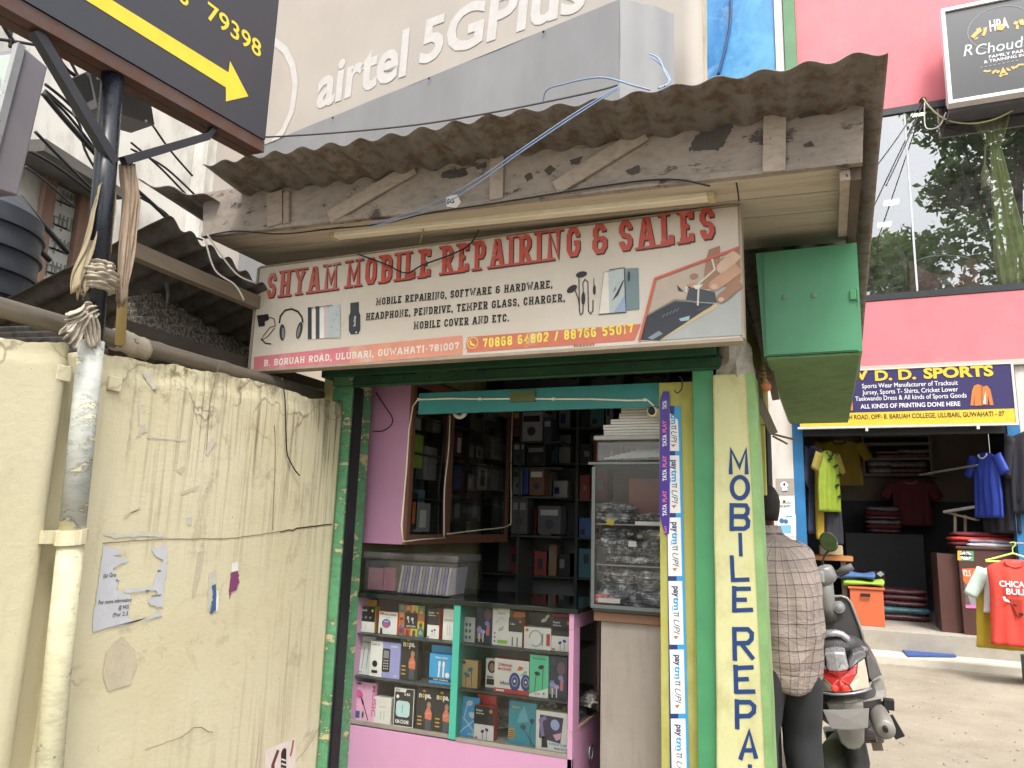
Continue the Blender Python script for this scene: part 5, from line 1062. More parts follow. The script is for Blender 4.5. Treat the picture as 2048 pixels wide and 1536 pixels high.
hb = cap((1340, 1075), (1340, 1000))*.95
tx6('NEW', (600, 1090), (930, 1088), hb, SYE, .035); tx6('D. D.', (975, 1085), (1270, 1080), hb, SYE, .035); tx6('SPORTS', (1325, 1070), (1830, 1063), hb, SYE, .04)
hs_ = cap((900, 1142), (900, 1110))
tx6('Sports Wear Manufacturer of Tracksuit', (880, 1142), (1572, 1128), hs_, WH2, .006); tx6('Jursey, Sports T- Shirts, Cricket Lower', (882, 1187), (1574, 1175), hs_, WH2, .006); tx6('Taekwando Dress & All kinds of Sports Goods', (832, 1233), (1635, 1215), hs_, WH2, .006)
tx6('ALL KINDS OF PRINTING DONE HERE', (870, 1288), (1590, 1276), hs_*.95, WH2, .018)
tx6('B. BARUAH ROAD, OPP- B. BARUAH COLLEGE, ULUBARI, GUWAHATI - 07', (632, 1370), (1908, 1340), hs_*1.0, BLK, .012)
ORG = ink('#c4763c', .85, .5); ORD = ink('#a45c2c', .85)
def pol6(pts, m, L=1): A.poly([A.px(*f6(*p_)) for p_ in pts], m, L)
pol6([(1660, 1265), (1672, 1160), (1688, 1122), (1715, 1112), (1740, 1122), (1745, 1265), (1690, 1268), (1695, 1180), (1684, 1266)], ORG, 1); pol6([(1748, 1262), (1748, 1130), (1780, 1122), (1805, 1150), (1828, 1262), (1800, 1264), (1788, 1190), (1786, 1260)], ORG, 1)
A.stroke([A.px(*f6(1742, 1120)), A.px(*f6(1746, 1265))], .012, ORD, 2); pol6([(1752, 1250), (1770, 1160), (1772, 1255)], WH2, 2)
pol6([(752, 1120), (802, 1110), (815, 1300), (800, 1305), (785, 1180), (765, 1296), (748, 1296)], ORG, 1); pol6([(776, 1150), (790, 1160), (790, 1170), (776, 1162)], BLK, 2)
A.mb.build('artwork', A.mats, bd)
# stickers on the white pillar
A = Art((0, GY-.036, 0), (1, 0, 0), (0, 0, 1), .003, .002)
f5 = lambda x, y: (1500+x*548/2004, 840+y*420/1536)
def pol5(pts, m, L=0): A.poly([A.px(*f5(*p_)) for p_ in pts], m, L)
def tx5(t, p0, p1, h, m, bold=.0, L=1):
    a_, c_ = A.px(*f5(*p0)), A.px(*f5(*p1)); A.text(t, a_[0], a_[1], h, m, L, bold, 0, width=(c_[0]-a_[0]))
pol5([(188, 428), (320, 428), (324, 548), (190, 550)], ink('#a8a29a', .8)); pol5([(225, 455), (278, 455), (272, 525), (235, 528)], ink('#4a3a78', .85), 1); q = A.px(*f5(250, 475)); A.ell(q[0], q[1], .05, .045, PAPER, 2); tx5('4', (240, 485), (260, 485), .05, BLK, .02, 3); pol5([(232, 500), (275, 498), (273, 515), (236, 520)], PAPER, 2)
tag(A.mb.build('pillar_sticker', A.mats), 'grey square sticker with purple cup, topmost on the white pillar', 'sticker')
A.mb = MB(); A.mats = []; pol5([(188, 565), (322, 562), (330, 690), (192, 690)], PAPER, 0); tx5('PLEASE SHARE', (232, 612), (300, 612), .022, BLK, .01); tx5('NO ENTRY', (215, 640), (300, 638), .035, BLK, .02); q = A.px(*f5(250, 595)); A.ell(q[0], q[1], .016, .016, BLK, 1)
tag(A.mb.build('pillar_sticker', A.mats), 'white no entry notice in the middle of the white pillar', 'sticker')
A.mb = MB(); A.mats = []; pol5([(200, 695), (335, 692), (338, 850), (208, 850)], PAPER, 0); pol5([(260, 700), (308, 700), (308, 712), (260, 712)], ink('#6aa8d8', .85), 1); pol5([(215, 770), (300, 768), (302, 830), (216, 830)], ink('#7ab4dc', .85), 1); q = A.px(*f5(232, 738)); A.ell(q[0], q[1], .03, .035, ink('#3f6fa0', .85), 1); q = A.px(*f5(262, 742)); A.ell(q[0], q[1], .03, .03, ink('#3f6fa0', .85), 1.3)
tag(A.mb.build('pillar_sticker', A.mats), 'white and light blue card lowest on the white pillar', 'sticker')
# ------------------------------------------------------------------ clothes: flattened bodies with sleeves and folds
def garment(name, label, cat, cx, y, zt, w, h, rz, m, sl=.16, slen=.25, group=None, neck=None, hang=None, art=None, dep=.05, m2=None, flare=1.05, sa=.55):
    o = thing(name, label, cat, (cx, y, zt), group)
    b = MB(); rings = []; sd_ = (cx*3.7) % 5
    for i in range(22):
        t = i/21; z = -h*t
        ww = (w*(.30+.70*min(1, (t/.10)**.7)) if t < .1 else w*(1-.10*sin(min(1, (t-.1)/.55)*pi)*.6)*(1+(flare-1)*max(0, t-.6)/.4))/2
        dd_ = dep*(.35+.65*min(1, t*4)); rg = []
        for k in range(36):
            a = 2*pi*k/36; f = NZ.noise(V3((cos(a)*2.4+sd_, sin(a)*2.0, t*2.2)))
            fo = .016*sin(cos(a)*13+sd_+t*2)*min(1, t*2.2)
            rg.append((cos(a)*ww*(1+.05*f), sin(a)*(dd_+.02*f)+fo, z+.012*f*t))
        rings.append(rg)
    b.loft(rings); bo = b
    def loc(P): return V3((cx, y, zt))+Matrix.Rotation(rz, 3, 'Z') @ V3(P)
    b.v = [loc(p_) for p_ in b.v]; body = b.build('body', m, o, smooth=True)
    if slen:
        for s_ in (-1, 1):
            b = MB(); rr_ = []
            for i in range(9):
                t = i/8; c = V3((s_*(w*.44+slen*sa*t), 0, -.05-slen*t)); rr_.append([c+V3((cos(a)*sl*.5*(1-.15*t)*(.8), sin(a)*.035, sin(a)*.012+cos(a)*s_*.03)) for a in [2*pi*k/14 for k in range(14)]])
            b.loft(rr_); b.v = [loc(p_) for p_ in b.v]; b.build('sleeve', m2 or m, o, smooth=True)
    if hang:
        b = MB(); pts = [(-w*.5, 0, -.02), (-w*.2, 0, .03), (0, 0, .065), (w*.2, 0, .03), (w*.5, 0, -.02), (-w*.5, 0, -.028)]
        b.tube([loc(p_) for p_ in pts], .010, 8); b.tube([loc((0, 0, .06)), loc((0, 0, .12)), loc((.03, 0, .15)), loc((.02, 0, .18)), loc((-.02, 0, .17))], .006, 6); b.build('hanger', hang, o)
    if neck:
        b = MB(); b.tube([loc((cos(a)*w*.16, -dep*.5+.01*sin(a), -.02-.055*abs(sin(a)))) for a in [pi+pi*k/14 for k in range(15)]], .010, 8); b.build('collar', neck, o)
    if art: art(body, loc)
    return o
def gp(x, y, d): return aY(x, y, GY+d)
CL = 'clothes hanging in the sports shop'
BLKC = worn('black_sports_cloth', '#2c2c34', .8, .8, 0, .2, 8); NAVC = worn('navy_cloth', '#34364e', .8, .8, 0, .2, 8); NEO = worn('neon_yellow_cloth', '#aac43a', .45, .7, 0, .12, 8); YELC = worn('yellow_cloth', '#c8a832', .6, .75, 0, .12, 6); OLV = worn('mustard_cloth', '#a0903a', .5, .8, 0, .15, 6); BLUC = worn('royal_blue_cloth', '#2f48b8', .6, .6, 0, .12, 6); MARC = worn('maroon_cloth', '#6a2a34', .8, .8, 0, .2, 6); REDC = worn('red_jersey_cloth', '#d8483c', .85, .7, 0, .10, 6); WHC = worn('white_cloth', '#d4d0d4', .85, .8, 0, .1, 6)
CYC = worn('cyan_cloth', '#3a9ac0', .85, .7, 0, .1, 6)
def hangz(x0_, x1_, y0_, y1_, d): a_, c_ = gp(x0_, y0_, d), gp(x1_, y1_, d); return (a_.x+c_.x)/2, GY+d, a_.z, abs(c_.x-a_.x), a_.z-c_.z
x, y, z, w, h = hangz(1619, 1640, 892, 1068, .25); garment('jacket', 'long navy jacket hanging nearest the left blue door post', 'jacket', x, y, z, .42, h, 1.15, NAVC, .14, .5, CL, sa=.12)
x, y, z, w, h = hangz(1636, 1652, 905, 1070, .2); garment('trousers', 'yellow and black striped track trousers hanging between the jacket and the neon jersey', 'trousers', x, y, z, .34, h*1.05, 1.2, YELC, 0, 0, CL)
def neon_art(body, loc):
    A = Art(loc((0, -.055, 0)), Matrix.Rotation(.98, 3, 'Z') @ V3((1, 0, 0)), (0, 0, 1), .006, .003)
    for k, (u, v) in enumerate(((-.1, -.12), (.02, -.2), (.08, -.32), (.02, -.46), (.07, -.60))): A.poly([(u, v), (u+.09, v+.035), (u+.11, v+.005), (u+.04, v-.01), (u+.05, v-.05)], BLK, 0)
    A.mb.build('print', A.mats, body)
x, y, z, w, h = hangz(1640, 1672, 902, 1050, .05); garment('sports_jersey', 'neon yellow jersey with black marks hanging on the left of the sports shop', 'jersey', x+.02, y, z, .42, .80, .98, NEO, .17, .22, CL, BLKC, None, neon_art, m2=OLV)
x, y, z, w, h = hangz(1662, 1672, 1030, 1100, .2); garment('trousers', 'short black track trousers hanging under the neon jersey', 'trousers', x, y, z+.12, .3, .5, .7, BLKC, 0, 0, CL)
x, y, z, w, h = hangz(1648, 1712, 880, 960, 2.2); garment('t_shirt', 'mustard yellow t-shirt hanging at the back left under the shop ceiling', 't-shirt', x, y, z, .62, .72, .05, worn('mustard_shirt', '#b09a38', .6, .8, 0, .1, 6), .2, .26, CL, BLKC)
x, y, z, w, h = hangz(1795, 1850, 958, 1040, 2.6); garment('t_shirt', 'dark maroon t-shirt hanging on the back wall below the rack', 't-shirt', x, y, z, .55, .72, 0, MARC, .2, .25, CL, MAR)
def blue_art(body, loc):
    rz = -.9; A = Art(loc((0, -.055, 0)), Matrix.Rotation(rz, 3, 'Z') @ V3((1, 0, 0)), (0, 0, 1), .006, .003)
    A.text('GOAL', -.03, -.62, .07, WH2, 0, .01, rot=pi/2); A.mb.build('print', A.mats, body)
x, y, z, w, h = hangz(1955, 1992, 905, 1016, .1); garment('sports_jersey', 'royal blue jersey hanging at the right of the sports shop doorway', 'jersey', x, y, z, .42, .80, -1.05, BLUC, .17, .22, CL, WHC, None, None)
x, y, z, w, h = hangz(1984, 2012, 915, 1035, .15); garment('jacket', 'black track jacket with pale piping hanging right of the blue jersey', 'jacket', x, y, z, .5, .92, -.95, BLKC, .15, .5, CL, NEO, sa=.12)
x, y, z, w, h = hangz(2036, 2070, 862, 992, -.15); garment('jacket', 'black jacket hanging outside at the right edge of the photo', 'jacket', x+.08, y, z, .5, .98, -.4, BLKC, .15, .5, CL, sa=.12)
# front right jerseys on a rail
def bulls(body, loc):
    A = Art(loc((0, -.062, 0)), (1, 0, 0), (0, 0, 1), .012, .003)
    A.text('CHICAGO', -.155, -.275, .058, WH2, 0, .03, width=.33, align='l'); A.text('BULLS', -.10, -.35, .058, WH2, 0, .03, width=.22)
    A.stroke([(-.125, -.375), (-.115, -.41), (-.07, -.425)], .022, WH2, 0); A.stroke([(.145, -.375), (.135, -.41), (.09, -.425)], .022, WH2, 0)
    DR = ink('#a8301f', .85); A.poly([(-.09, -.40), (.11, -.40), (.09, -.44), (.06, -.50), (.045, -.56), (-.02, -.56), (-.04, -.50), (-.07, -.44)], DR, 0); A.poly([(-.05, -.44), (-.01, -.46), (-.045, -.468)], BLK, 1); A.poly([(.07, -.44), (.03, -.46), (.065, -.468)], BLK, 1); A.poly([(-.01, -.53), (.035, -.53), (.03, -.555), (-.005, -.555)], BLK, 1)
    A.mb.build('print', A.mats, body)
HNG = ink('#c4e070', .88, .4)
x, y, z, w, h = hangz(1997, 2070, 1118, 1258, -1.3); garment('sports_jersey', 'red sleeveless basketball jersey with bull head print on a neon green hanger', 'jersey', x, y, z, .50, .87, -.04, REDC, 0, 0, 'jerseys on the front rail', REDC, HNG, bulls, .06)
x, y, z, w, h = hangz(1990, 2040, 1130, 1190, -1.12); garment('sports_jersey', 'white jersey with neon green shoulder hanging behind the red jersey', 'jersey', x+.03, y, z, .52, .50, .0, WHC, .18, .28, 'jerseys on the front rail', None, None, None, .05, m2=worn('pale_neon_cloth', '#c4d8d0', .85, .7))
x, y, z, w, h = hangz(1975, 2035, 1175, 1270, -1.0); garment('sports_jersey', 'plain yellow jersey hanging lowest behind the red jersey', 'jersey', x, y, z+.15, .50, .78, .0, worn('golden_cloth', '#b8a030', .9, .75, 0, .12, 6), 0, 0, 'jerseys on the front rail', None)
rl = thing('clothes_rail', 'thin steel clothes rail carrying the red jersey at the right edge', 'rail', gp(2060, 1340, -1.2))
rz_ = gp(2020, 1092, -1.2).z; b = MB(); rx0, rx1 = gp(1985, 1100, -1.2).x, gp(1985, 1100, -1.2).x+1.3
b.tube([(rx0+.2, GY-1.2, rz_+.03), (rx1, GY-1.2, rz_+.03)], .012, 8); b.build('top_bar', STEEL, rl)
for xx in (rx0+.34, rx1): MB().tube([(xx, GY-1.2, 0), (xx, GY-1.2, rz_+.03)], .014, 8).build('leg', STEEL, rl)
MB().box(rx0+.25, rx0+.75, GY-1.05, GY-.75, .0, .28).build('crate_under', worn('slate_crate', '#54606a', .7), rl)
# back rack, counters, cabinet, piles
rk = thing('wall_rack', 'pale framed wall rack of packed clothes on the back wall of the sports shop', 'rack', gp(1790, 950, 2.9))
r0, r1, r2 = gp(1727, 872, 2.9), gp(1855, 872, 2.9), gp(1855, 950, 2.9); FRP = ink('#8a8078', .8, .6)
b = MB(); b.box(r0.x, r1.x, GY+3.1, GY+3.19, r2.z, r0.z, 1)
for z in (r2.z, (r2.z*.6+r0.z*.4), r2.z*.22+r0.z*.78, r0.z): b.box(r0.x, r1.x, GY+2.85, GY+3.099, z-.02, z+.02)
for x in (r0.x-.04, r1.x): b.box(x, x+.04, GY+2.84, GY+3.099, r2.z-.04, r0.z+.04)
b.build('frame', [FRP, INT], rk)
random.seed(3); PLS = worn('plastic_wrapped_clothes', '#5a3038', .9, .25, 0, .4, 9, '#8f8a90', .5, 18, .5); PLS2 = worn('plastic_wrapped_grey', '#6a686e', .9, .25, 0, .4, 9, '#b0aeb4', .5, 18, .5); PLS3 = worn('plastic_wrapped_teal', '#4f8088', .9, .25, 0, .4, 9, '#b0c0c0', .4, 18, .5)
def pile(name, label, cx, cy, z0, w, d, h, n, ms, group=None):
    o = thing(name, label, 'clothes', (cx, cy, z0), group)
    for i in range(n):
        zz_ = z0+h*i/n; b = MB(); s_ = random.random()*9; ww = w*(.92+.1*random.random()); hh = h/n*.96
        rr_ = []
        for k in range(5):
            t = k/4; e_ = .86+.14*sin(pi*t); rr_.append([(cx+(ww/2*e_)*max(-1, min(1, 1.35*cos(a)))+.01*NZ.noise(V3((a, s_, t))), cy+(d/2*e_)*max(-1, min(1, 1.35*sin(a))), zz_+hh*t+.012*NZ.noise(V3((cos(a)*2, sin(a)*2+s_, t)))) for a in [2*pi*q_/28 for q_ in range(28)]])
        b.loft(rr_); b.build('folded_garment', ms[i % len(ms)], o, smooth=True)
    return o
for (x, y, w, h, d_, ms, lb_) in ((1775, 896, .45, .12, 2.95, [PLS], 'maroon packed clothes on the top level of the wall rack'), (1825, 896, .5, .14, 2.95, [PLS, PLS2], 'mixed packed clothes at the right of the top rack level'), (1760, 940, .4, .22, 2.95, [PLS2], 'grey packed clothes at the lower left of the wall rack'), (1815, 940, .6, .2, 2.95, [PLS, PLS2], 'dark packed clothes at the lower right of the wall rack')):
    c_ = gp(x, y, d_); pile('clothes_pile', lb_, c_.x, c_.y, (r2.z+.022 if y > 920 else r2.z*.6+r0.z*.4+.022), w, .2, h, 2, ms)
def cab(name, label, cat, x0p, x1p, yt, d, dep, m, topm=None, z0=GF, over=.02):
    a_, c_ = gp(x0p, yt, d), gp(x1p, yt, d); o = thing(name, label, cat, ((a_.x+c_.x)/2, GY+d, z0)); zt_ = (a_.z+c_.z)/2
    MB().box(a_.x, c_.x, GY+d, GY+d+dep, z0, zt_-.03).build('body', m, o, bev=.006)
    MB().box(a_.x-over, c_.x+over, GY+d-over, GY+d+dep, zt_-.029, zt_).build('top', topm or m, o, bev=.004); return o, a_.x, c_.x, zt_
ORC = worn('orange_laminate', '#cf6a44', .78, .5, 0, .08, 4, '#9a4a2c', .15)
o, ax_, bx__, zt_ = cab('orange_cabinet', 'small orange cabinet with a dark handle standing inside the sports shop', 'cabinet', 1699, 1766, 1174, .30, .45, ORC)
hc = gp(1731, 1192, .29); b = MB(); b.tube([(hc.x-.05, GY+.298, hc.z+.02), (hc.x-.05, GY+.27, hc.z), (hc.x+.05, GY+.27, hc.z), (hc.x+.05, GY+.298, hc.z+.02)], .010, 6); b.box(hc.x-.055, hc.x+.055, GY+.292, GY+.299, hc.z, hc.z+.03); b.build('handle', DARKM, o)
for k, (m, lb_) in enumerate(((worn('lime_towel', '#9cbc48', .85, .9, 0, .12, 12, None, .5, 9, .5), 'lime green folded cloth lying on the orange cabinet'), (worn('blue_towel', '#4a6a9c', .85, .9, 0, .12, 12, None, .5, 9, .5), 'blue folded cloth lying on top of the lime green one'))):
    b = MB(); X0, X1 = ax_-.12+.05*(1-k), bx__+.01-.10*k; zz0 = zt_+.085*k+.0
    b.loft([[V3((X0+(X1-X0)*t-.012*sin(p_*2), GY+.26+.5*(.5-.5*cos(p_)) if False else GY+.52+.25*cos(p_), zz0+.045+.045*sin(p_)*(1.0+.3*sin(t*7))-.0*t)) for p_ in [2*pi*q_/16 for q_ in range(16)]] for t in [i/14 for i in range(15)]])
    tag(b.build('folded_cloth', m, smooth=True), lb_, 'cloth')
tb = thing('table', 'wooden table with orange edge at the left inside the sports shop', 'table', gp(1640, 1120, .45)); t0, t1 = gp(1600, 1114, .35), gp(1706, 1114, .35)
MB().box(t0.x, t1.x, GY+.35, GY+.95, t0.z-.03, t0.z+.03).build('top', m_wood('orange_edge_wood', '#b87a48', '#c88a58', .85, 0, 3), tb, bev=.005)
for xx, yy in ((t0.x+.1, .4), (t1.x-.12, .4), (t0.x+.1, .9), (t1.x-.12, .9)): MB().box(xx-.03, xx+.03, GY+yy, GY+yy+.05, GF, t0.z-.031).build('leg', m_wood('pale_table_leg', '#8c7c6c', '#9c8c7c', .7, 2), tb)
c_ = gp(1660, 1095, .5); b = MB(); b.box(c_.x-.14, c_.x+.16, GY+.5, GY+.7, t0.z+.031, t0.z+.17); tag(b.build('cream_box', ink('#c4b890', .85), bev=.02), 'cream cloth covered box on the wooden table behind the scooter mirror', 'box')
BRC = worn('dark_brown_laminate', '#5a3c38', .75, .4, 0, .1, 3)
o, ax_, bx__, zt_ = cab('shop_counter', 'dark brown counter with posters at the right of the sports shop', 'counter', 1915, 2075, 1095, .15, .8, BRC)
MB().box(ax_-.22, ax_-.003, GY+.25, GY+.9, GF, zt_-.1).build('side_shelf', BRC, o)
A = Art((0, GY+.149, 0), (1, 0, 0), (0, 0, 1), .003, .002); f7 = lambda x, y: (1600+x*448/2048, 1040+y*336/1536)
def pol7(pts, m, L=0): A.poly([A.px(*f7(*p_)) for p_ in pts], m, L)
def tx7(t, p0, p1, h, m, bold=.0, L=1):
    a_, c_ = A.px(*f7(*p0)), A.px(*f7(*p1)); A.text(t, a_[0], a_[1], h, m, L, bold, 0, width=(c_[0]-a_[0]))
pol7([(1440, 280), (1585, 285), (1588, 375), (1440, 368)], ink('#5aa878', .85)); pol7([(1440, 280), (1480, 281), (1475, 370), (1440, 368)], ink('#d8b04a', .85), 1); q0_, q1_ = A.px(*f7(1462, 362)), A.px(*f7(1570, 290)); A.rrect(q0_[0], q0_[1], q1_[0], q1_[1], .06, PAPER, 2); tx7('G Pay', (1480, 335), (1550, 335), .07, GRYD, .01, 3)
tag(A.mb.build('payment_sticker', A.mats), 'white rounded payment sticker with coloured edges high on the brown counter', 'sticker'); A.mb = MB(); A.mats = []
pol7([(1478, 445), (1700, 440), (1718, 808), (1515, 805), (1505, 640)], ink('#6a5a58', .8)); pol7([(1478, 445), (1600, 440), (1590, 480), (1580, 560), (1530, 600), (1495, 560)], ink('#d8703c', .85), 1); pol7([(1670, 440), (1710, 440), (1712, 560), (1690, 520)], ink('#d878b0', .85), 1); pol7([(1600, 480), (1650, 470), (1668, 520), (1660, 570), (1700, 600), (1716, 780), (1560, 780), (1520, 640), (1575, 590), (1612, 570)], ink('#8f8a90', .85), 2); pol7([(1604, 480), (1650, 472), (1660, 540), (1630, 575), (1606, 540)], ink('#4a3a38', .8), 3); pol7([(1510, 775), (1712, 780), (1716, 808), (1515, 805)], ink('#d878b0', .85), 3)
tx7('₹2.5', (1490, 510), (1560, 510), .07, PAPER, .02, 4); tx7('GUWAHATI', (1555, 632), (1700, 632), .06, PAPER, .02, 4); tx7('HALF', (1575, 658), (1640, 658), .06, PAPER, .02, 4); tx7('MARATHON', (1555, 684), (1722, 684), .06, PAPER, .02, 4)
tag(A.mb.build('event_poster', A.mats), 'orange and grey half marathon poster on the brown counter', 'poster')
pile('clothes_pile', 'red clothes heaped on the brown counter', ax_+.35, GY+.5, zt_+.001, .8, .5, .18, 3, [MARC, REDC, MARC]); pile('clothes_pile', 'white striped clothes lying at the front of the brown counter', ax_+.45, GY+.28, zt_+.001, .7, .2, .09, 2, [WHC, worn('lilac_cloth', '#9a92a8', .85, .8)])
c_ = gp(1765, 1040, 2.4); pile('clothes_pile', 'stack of maroon folded clothes on the dark back table', c_.x, c_.y, gp(1765, 1066, 2.4).z, .5, .35, .40, 6, [PLS, MARC, PLS2])
a_, c_ = gp(1690, 1070, 2.3), gp(1845, 1070, 2.3); bt_ = MB().box(a_.x, c_.x, GY+2.2, GY+2.9, GF, gp(1765, 1067, 2.4).z-.001).build('back_table', INT, bev=.01); tag(bt_, 'dark back table carrying the stack of maroon folded clothes', 'table')
c_ = gp(1803, 1222, 1.5); pile('clothes_pile', 'plastic wrapped maroon clothes heaped on the shop floor', c_.x, c_.y, GF+.19, .68, .5, .24, 3, [PLS, PLS]); pile('clothes_pile', 'teal plastic wrapped clothes under the maroon heap on the floor', c_.x-.0, c_.y-.02, GF+.002, .72, .5, .18, 2, [PLS, PLS3])
sb = thing('speaker', 'small black speaker box with a white diamond mark standing on the shop floor', 'speaker', gp(1752, 1180, 1.0)); a_, c_ = gp(1735, 1142, 1.3), gp(1771, 1142, 1.3); MB().box(a_.x, c_.x, GY+1.3, GY+1.6, GF, a_.z).build('case', BLACKP, sb, bev=.01); dz = gp(1761, 1148, 1.29); b = MB(); b.prism([dz+V3((0, 0, .04)), dz+V3((.05, 0, 0)), dz+V3((0, 0, -.04)), dz+V3((-.05, 0, 0))], (0, .004, 0)); b.build('mark', PAPER, sb)
rod = [gp(1840, 950, .9), gp(1955, 930, .1)]; tag(MB().tube(rod, .015, 8).build('hanging_rod', ink('#7a7674', .8)), 'thin grey rod slanting across the upper right of the sports shop', 'rod')
m0, m1, m2, m3 = [aZ(x, y, .115) for x, y in ((1791, 1287), (1880, 1287), (1913, 1313), (1816, 1312))]
b = MB(); b.grid(lambda u, v: (m3.lerp(m2, u)).lerp(m0.lerp(m1, u), v)+V3((0, 0, .004*NZ.noise(V3((u*7, v*5, 0))))), 16, 8); tag(b.build('door_mat', worn('blue_mat', '#3d5590', .85, .95, 0, .2, 20, '#8090b0', .25, 50, .6), solid=.016), 'blue rectangular door mat lying on the cement step', 'mat')
cm = gp(1893, 1105, .3); pw = thing('packing_stand', 'pale wooden stand with sticks and red cloth on the right of the sports shop', 'stand', cm); b = MB(); b.beam(gp(1895, 1025, .7), gp(1955, 1040, .3), .05, .02); b.beam(gp(1930, 1030, .6), gp(1930, 1070, .6), .06, .03); b.beam(gp(1910, 1025, .6), gp(1910, 1075, .6), .04, .03); b.build('frame', m_wood('pale_stand_wood', '#98887a', '#a89888', .75), pw)
b = MB(); b.tube([gp(1888, 1024, .68), gp(1960, 1012, .3)], .02, 8); b.build('tube_bar', ink('#b8b4b0', .8), pw)
# ================================================================== INSIDE THE PHONE SHOP
CY = 3.30; CX0, CX1 = -2.236, -1.066; CZT, CZB = 1.112, .520; CD = .46
ctr = thing('display_counter', 'pink display counter with teal divider and glass front full of phone accessories', 'counter', ((CX0+CX1)/2, CY, .1))
b = MB(); b.box(CX0, CX1, CY, CY+.02, .1, CZB-.012); b.build('front_panel', PINK, ctr, bev=.002)
b = MB(); b.box(CX0, CX0+.028, CY, CY+CD, CZB-.011, CZT, 0); b.build('side_panel', [PINK], ctr)
# right side: frame round a small side window, ring pull below
y0, y1 = CY, CY+CD; wz0, wz1 = .62, 1.045
b = MB(); b.box(CX1-.022, CX1, y0, y1, .1, wz0); b.box(CX1-.022, CX1, y0, y1, wz1, CZT); b.box(CX1-.022, CX1, y0, y0+.09, wz0+.001, wz1-.001); b.box(CX1-.022, CX1, y1-.05, y1, wz0+.001, wz1-.001)
b.build('side_panel', PINK, ctr)
GLC = glass('counter_glass', (.97, .99, .98), .8, .01, .0, .02)
MB().poly([(CX1-.01, y0+.09, wz0), (CX1-.01, y1-.05, wz0), (CX1-.01, y1-.05, wz1), (CX1-.01, y0+.09, wz1)]).build('side_glass', GLC, ctr)
b = MB(); b.box(CX1-.004, CX1+.004, y1-.062, y1-.05, wz0, wz1); b.box(CX1-.004, CX1+.004, y0+.09, y1-.063, wz0-.008, wz0+.003); b.build('side_trim', m_wood('pale_trim', '#a08c70', '#b49e80', .8, 2), ctr)
rp = V3((CX1+.006, CY+.26, .47)); b = MB(); b.tube([rp+V3((0, .028*cos(a), .034*sin(a))) for a in [2*pi*k/20 for k in range(21)]], .006, 8); b.build('ring_pull', worn('bright_metal', '#b8b8bc', .85, .25, .8, .1), ctr)
b = MB(); b.box(CX0+.03, CX1-.024, CY+CD-.02, CY+CD, .1, CZT); b.build('back_panel', worn('counter_back', '#c9c7bc', .6, .7), ctr)
SHG = worn('counter_shelf', '#4a4f4e', .7, .4, 0, .1, 5); divx = aY(912, 1300, CY).x
for z in (.735, .938):
    b = MB(); b.box(CX0+.03, CX1-.024, CY+.012, CY+CD-.021, z-.008, z); b.build('shelf', SHG, ctr)
MB().box(CX0+.03, CX1-.024, CY+.021, CY+CD-.021, CZB-.012, CZB).build('base_shelf', worn('counter_base', '#b9bdb4', .8, .5), ctr)
b = MB(); b.box(divx-.017, divx+.017, CY-.006, CY+CD-.021, CZB-.005, CZT-.002); b.build('divider', worn('turquoise_laminate', '#4fb39e', .8, .4, 0, .06, 4), ctr)
b = MB(); b.box(CX0+.03, divx-.018, CY-.003, CY+.011, CZB-.004, CZB+.012); b.box(divx+.018, CX1-.023, CY-.003, CY+.011, CZB-.011, CZB+.006); b.build('glass_track', worn('dull_track', '#a09a90', .8, .5, .3, .15), ctr)
for xa_, xb__ in ((CX0+.03, divx-.018), (divx+.018, CX1-.023)):
    MB().poly([(xa_, CY+.002, CZB+.012), (xb__, CY+.002, CZB+.012), (xb__, CY+.002, CZT-.003), (xa_, CY+.002, CZT-.003)]).build('front_glass', GLC, ctr)
t_ = NT('dark_glass_top'); TOPG = t_.fin(rgba('#1d2422', .9), .06, 0, .6)
MB().box(CX0-.004, CX1+.02, CY-.012, CY+CD+.12, CZT, CZT+.022).build('glass_top', TOPG, ctr, bev=.003)
MB().box(-2.27, -2.2375, CY-.04, CY+.02, .1, 1.35).build('grey_post', worn('grey_edge_post', '#8a8a80', .8, .5), shop)
def lab(A, u0, v0, u1, v1, m, L=0): A.rect(u0, v0, u1, v1, m, L)
pk = {}
def product(label, quad, base, art=None, Y=3.345, dep=.045, name='product_box', cat='box', lean=0.0, zb=None, side=None, turn=0.0, group='accessory boxes in the display counter'):
    """carton whose front measures as seen: quad = (x0, x1, ytop, ybottom) on plane Y"""
    x0, x1, yt, yb = quad
    a_, c_ = aY(x0, yb, Y), aY(x1, yb, Y); tp_ = aY((x0+x1)/2, yt, Y)
    w = abs(c_.x-a_.x); z0 = zb if zb is not None else (a_.z+c_.z)/2; h = tp_.z-aY((x0+x1)/2, yb, Y).z
    o = thing(name, label, cat, ((a_.x+c_.x)/2, Y, z0), group)
    M_ = Matrix.Translation((a_.x, Y, z0)) @ Matrix.Rotation(turn, 4, 'Z') @ Matrix.Rotation(-lean, 4, 'X')
    b = MB(); b.box(0, w, 0, dep, 0, h, 0); b.mi = [1]*6; b.mi[2] = 0
    b.v = [M_ @ p_ for p_ in b.v]; bd_ = b.build('carton', [base, side or base], o, bev=.0015)
    if art:
        R3 = M_.to_3x3(); A = Art(M_ @ V3((0, 0, 0)), R3 @ V3((1, 0, 0)), R3 @ V3((0, 0, 1)), .0012, .0006); art(A, w, h); A.mb.build('print', A.mats, bd_)
    return o
